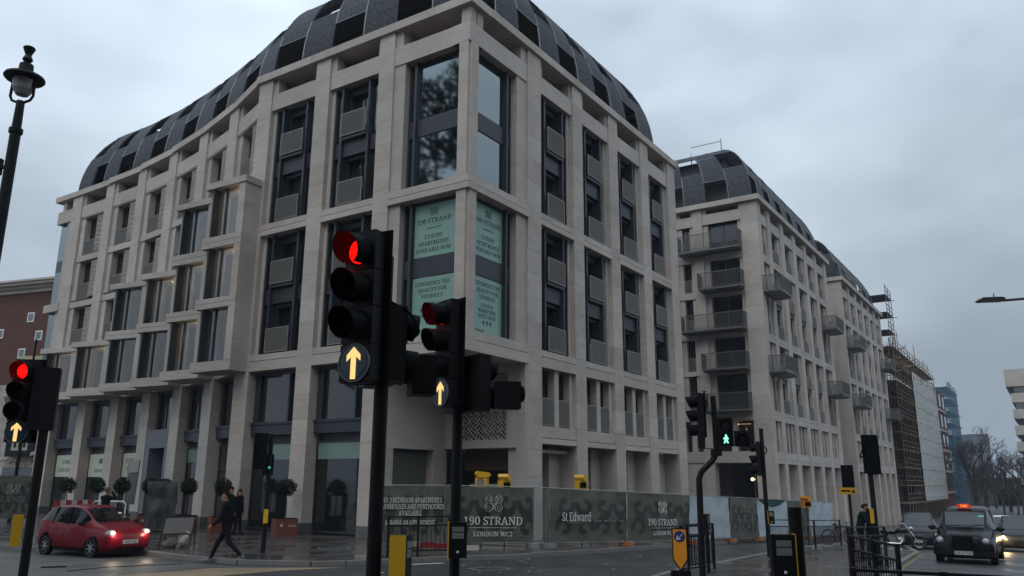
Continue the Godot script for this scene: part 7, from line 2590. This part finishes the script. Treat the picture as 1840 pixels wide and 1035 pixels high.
# ---------------------------------------------------------------- scene
func more_materials() -> void:
	var wa := mat("worn_asphalt", Color.WHITE, 0.55)
	world_tex(wa, grain_tex(71, Color(0.055, 0.053, 0.05), Color(0.10, 0.096, 0.09), 0.01, 0.2, 0.55, 256), 0.2)
	wa.roughness = 1.0
	wa.roughness_texture = M.asphalt.roughness_texture
	mat("cover_iron", lin(0.045, 0.043, 0.041), 0.45, 0.4)
	mat("leaf_litter", lin(0.22, 0.2, 0.16), 0.8)
	var pl := mat("plinth", Color.WHITE, 0.7)
	world_tex(pl, grain_tex(72, Color(0.07, 0.066, 0.062), Color(0.13, 0.122, 0.115), 0.02, 0.2, 0.5), 0.5)
	mat("timber", lin(0.075, 0.04, 0.025), 0.8)
	mat("corner_glass", lin(0.21, 0.24, 0.245), 0.05, 1.0)
	mat("coated_glass", lin(0.16, 0.19, 0.19), 0.06, 1.0)
	mat("frost_glass", lin(0.10, 0.105, 0.09), 0.3)
	mat("balcony", lin(0.11, 0.107, 0.102), 0.5, 0.4)
	mat("tan_tube", lin(0.27, 0.2, 0.12), 0.7)
	mat("brown_wall", lin(0.035, 0.028, 0.022), 0.9)
	mat("rust_tube", lin(0.2, 0.135, 0.08), 0.6, 0.3)
	mat("grey_tube", lin(0.16, 0.16, 0.165), 0.5, 0.4)
	mat("board", lin(0.2, 0.13, 0.075), 0.8)
	mat("board_dark", lin(0.05, 0.045, 0.045), 0.8)
	for k in 2:
		var s := mat("sheet%d" % k, Color.WHITE, 0.5)
		world_tex(s, grain_tex(81 + k, Color(0.34, 0.34, 0.31), Color(0.55, 0.55, 0.51), 0.02, 0.09, 0.5, 256, 1.1), 0.35)
	var rb := mat("red_brick", Color.WHITE, 0.9)
	world_tex(rb, brick_print(Color(0.105, 0.033, 0.020), Color(0.065, 0.021, 0.014), Color(0.08, 0.058, 0.045)), 0.55)
	rb.uv1_triplanar_sharpness = 20
	mat("blue_net", lin(0.03, 0.13, 0.21), 0.7)
	M.blue_net.albedo_color.a = 0.5
	M.blue_net.transparency = BaseMaterial3D.TRANSPARENCY_ALPHA
	mat("far_tower", lin(0.05, 0.052, 0.055), 0.3)
	mat("far_tower_band", lin(0.13, 0.13, 0.13), 0.6)
	mat("far_brick", lin(0.045, 0.036, 0.032), 0.9)
	mat("cream_wall", lin(0.36, 0.32, 0.21), 0.8)
	mat("sign_cream", lin(0.3, 0.29, 0.24), 0.7)
	mat("lamp_glass", lin(0.28, 0.26, 0.24), 0.2)
	mat("leaf_dark", lin(0.014, 0.021, 0.011), 0.75).metallic_specular = 0.2
	mat("bark", lin(0.05, 0.04, 0.033), 0.9)
	mat("twig", lin(0.045, 0.034, 0.029), 0.9)
	mat("sign_yellow", lin(0.5, 0.25, 0.01), 0.5)
	mat("wet_black", lin(0.02, 0.02, 0.022), 0.12)
	var bn := mat("banner", Color.WHITE, 0.55)
	bn.albedo_texture = scroll_print()
	mat("banner_ink", lin(0.62, 0.62, 0.56), 0.6)
	mat("banner_ink_dim", lin(0.13, 0.13, 0.11), 0.6)
	mat("sheeting", lin(0.36, 0.41, 0.44), 0.45)
	mat("green_net", lin(0.012, 0.05, 0.04), 0.8)
	mat("foot_grey", lin(0.2, 0.2, 0.19), 0.7)
	mat("foot_orange", lin(0.35, 0.13, 0.04), 0.7)
	mat("yellow_lamp", lin(0.62, 0.34, 0.01), 0.4)
	mat("orange_lamp", lin(0.55, 0.2, 0.01), 0.4)
	mat("frame_plate", lin(0.11, 0.10, 0.095), 0.7)
	mat("sand_grey", lin(0.16, 0.15, 0.14), 0.9)
	mat("sand_white", lin(0.38, 0.36, 0.33), 0.9)
	mat("barrier_red", lin(0.25, 0.018, 0.018), 0.5)
	mat("barrier_white", lin(0.42, 0.36, 0.33), 0.6)
	var ds := mat("dark_sheet", Color.WHITE, 0.4)
	world_tex(ds, grain_tex(91, Color(0.012, 0.014, 0.012), Color(0.045, 0.046, 0.04), 0.02, 0.06, 0.5, 256, 1.6), 0.5)
	var b := mat("body", Color.WHITE, 0.8)
	b.vertex_color_use_as_albedo = true
	b.metallic_specular = 0.15
	var rp := mat("red_paint", lin(0.135, 0.002, 0.009), 0.45)
	rp.metallic_specular = 0.25
	rp.clearcoat_enabled = true
	rp.clearcoat = 0.3
	rp.clearcoat_roughness = 0.05
	for e in [["taxi_paint", lin(0.007, 0.007, 0.009)], ["dark_paint", lin(0.014, 0.014, 0.017)]]:
		var m := mat(e[0], e[1], 0.25)
		m.clearcoat_enabled = true
		m.clearcoat = 0.2
		m.metallic_specular = 0.15
		m.clearcoat_roughness = 0.04
	mat("car_glass", Color(0.05, 0.055, 0.06, 0.6), 0.04).transparency = BaseMaterial3D.TRANSPARENCY_ALPHA
	mat("seat_cloth", lin(0.05, 0.05, 0.055), 0.9)
	M.car_glass.metallic_specular = 0.35
	mat("taxi_glass", lin(0.03, 0.034, 0.037), 0.06)
	mat("tyre", lin(0.012, 0.012, 0.012), 0.85)
	mat("rim", lin(0.42, 0.42, 0.43), 0.3, 0.8)
	mat("rim_dark", lin(0.03, 0.03, 0.03), 0.6)
	mat("lamp_clear", lin(0.35, 0.36, 0.38), 0.08)
	mat("plate_white", lin(0.5, 0.5, 0.47), 0.4)
	mat("sticker_green", lin(0.15, 0.4, 0.3), 0.5)

# far brickwork whose bricks are too small to tell apart: flat print of courses
func brick_print(a: Color, b: Color, joint: Color) -> ImageTexture:
	var im := Image.create(256, 256, false, Image.FORMAT_RGB8)
	var r := RandomNumberGenerator.new()
	r.seed = 4
	for row in 24:
		for k in 9:
			var c := a.lerp(b, r.randf()) * r.randf_range(0.8, 1.15)
			for y in range(row * 256 / 24, (row + 1) * 256 / 24):
				for x in 28:
					var xx := (k * 28 + x + (14 if row % 2 else 0)) % 256
					im.set_pixel(xx, y, (joint if (x < 1 or y == row * 256 / 24) else c).linear_to_srgb())
	im.generate_mipmaps()
	return ImageTexture.create_from_image(im)

func _ready() -> void:
	rng.seed = 20
	cam_basis = Basis(Vector3.RIGHT, deg_to_rad(PITCH)) * Basis(Vector3(0, 0, 1), deg_to_rad(ROLL))
	var cam := Camera3D.new()
	cam.name = "camera"
	cam.fov = 40.006
	cam.near = 0.1
	cam.far = 4000
	add_child(cam)
	cam.transform = Transform3D(cam_basis, Vector3(0, EYE, 0))
	cam.make_current()
	var env := Environment.new()
	env.background_mode = Environment.BG_SKY
	var sky := Sky.new()
	var pm := PanoramaSkyMaterial.new()
	pm.panorama = ImageTexture.create_from_image(make_sky())
	sky.sky_material = pm
	env.sky = sky
	env.background_energy_multiplier = 1.0
	env.tonemap_mode = Environment.TONE_MAPPER_LINEAR
	env.tonemap_exposure = 1.15
	env.sdfgi_enabled = true
	env.ssao_enabled = true
	env.ssil_enabled = true
	env.fog_enabled = true
	env.fog_density = 0.0004
	env.fog_light_color = Color(0.72, 0.76, 0.82)
	var we := WorldEnvironment.new()
	we.name = "environment"
	we.environment = env
	add_child(we)
	var sun := DirectionalLight3D.new()
	sun.name = "sun"
	sun.light_energy = 0.15
	sun.light_angular_distance = 30.0
	sun.light_color = Color(1.0, 0.97, 0.93)
	sun.shadow_enabled = true
	add_child(sun)
	sun.rotation_degrees = Vector3(-48, -25, 0)
	font_serif = SystemFont.new()
	font_serif.font_names = PackedStringArray(["Droid Serif"])
	font_bold = SystemFont.new()
	font_bold.font_names = PackedStringArray(["Droid Serif"])
	font_bold.font_weight = 700
	font_sans = SystemFont.new()
	font_sans.font_names = PackedStringArray(["Droid Sans"])
	make_materials()
	more_materials()
	make_ground()
	make_corner_building()
	make_second_building()
	make_third_building()
	make_scaffolded()
	make_far()
	make_left_brick()
	make_trees()
	make_fence()
	make_signals()
	make_lamps()
	make_rails()
	make_planters()
	make_small_things()
	make_red_car()
	make_taxi()
	make_other_cars()
	make_bikes()
	make_people()
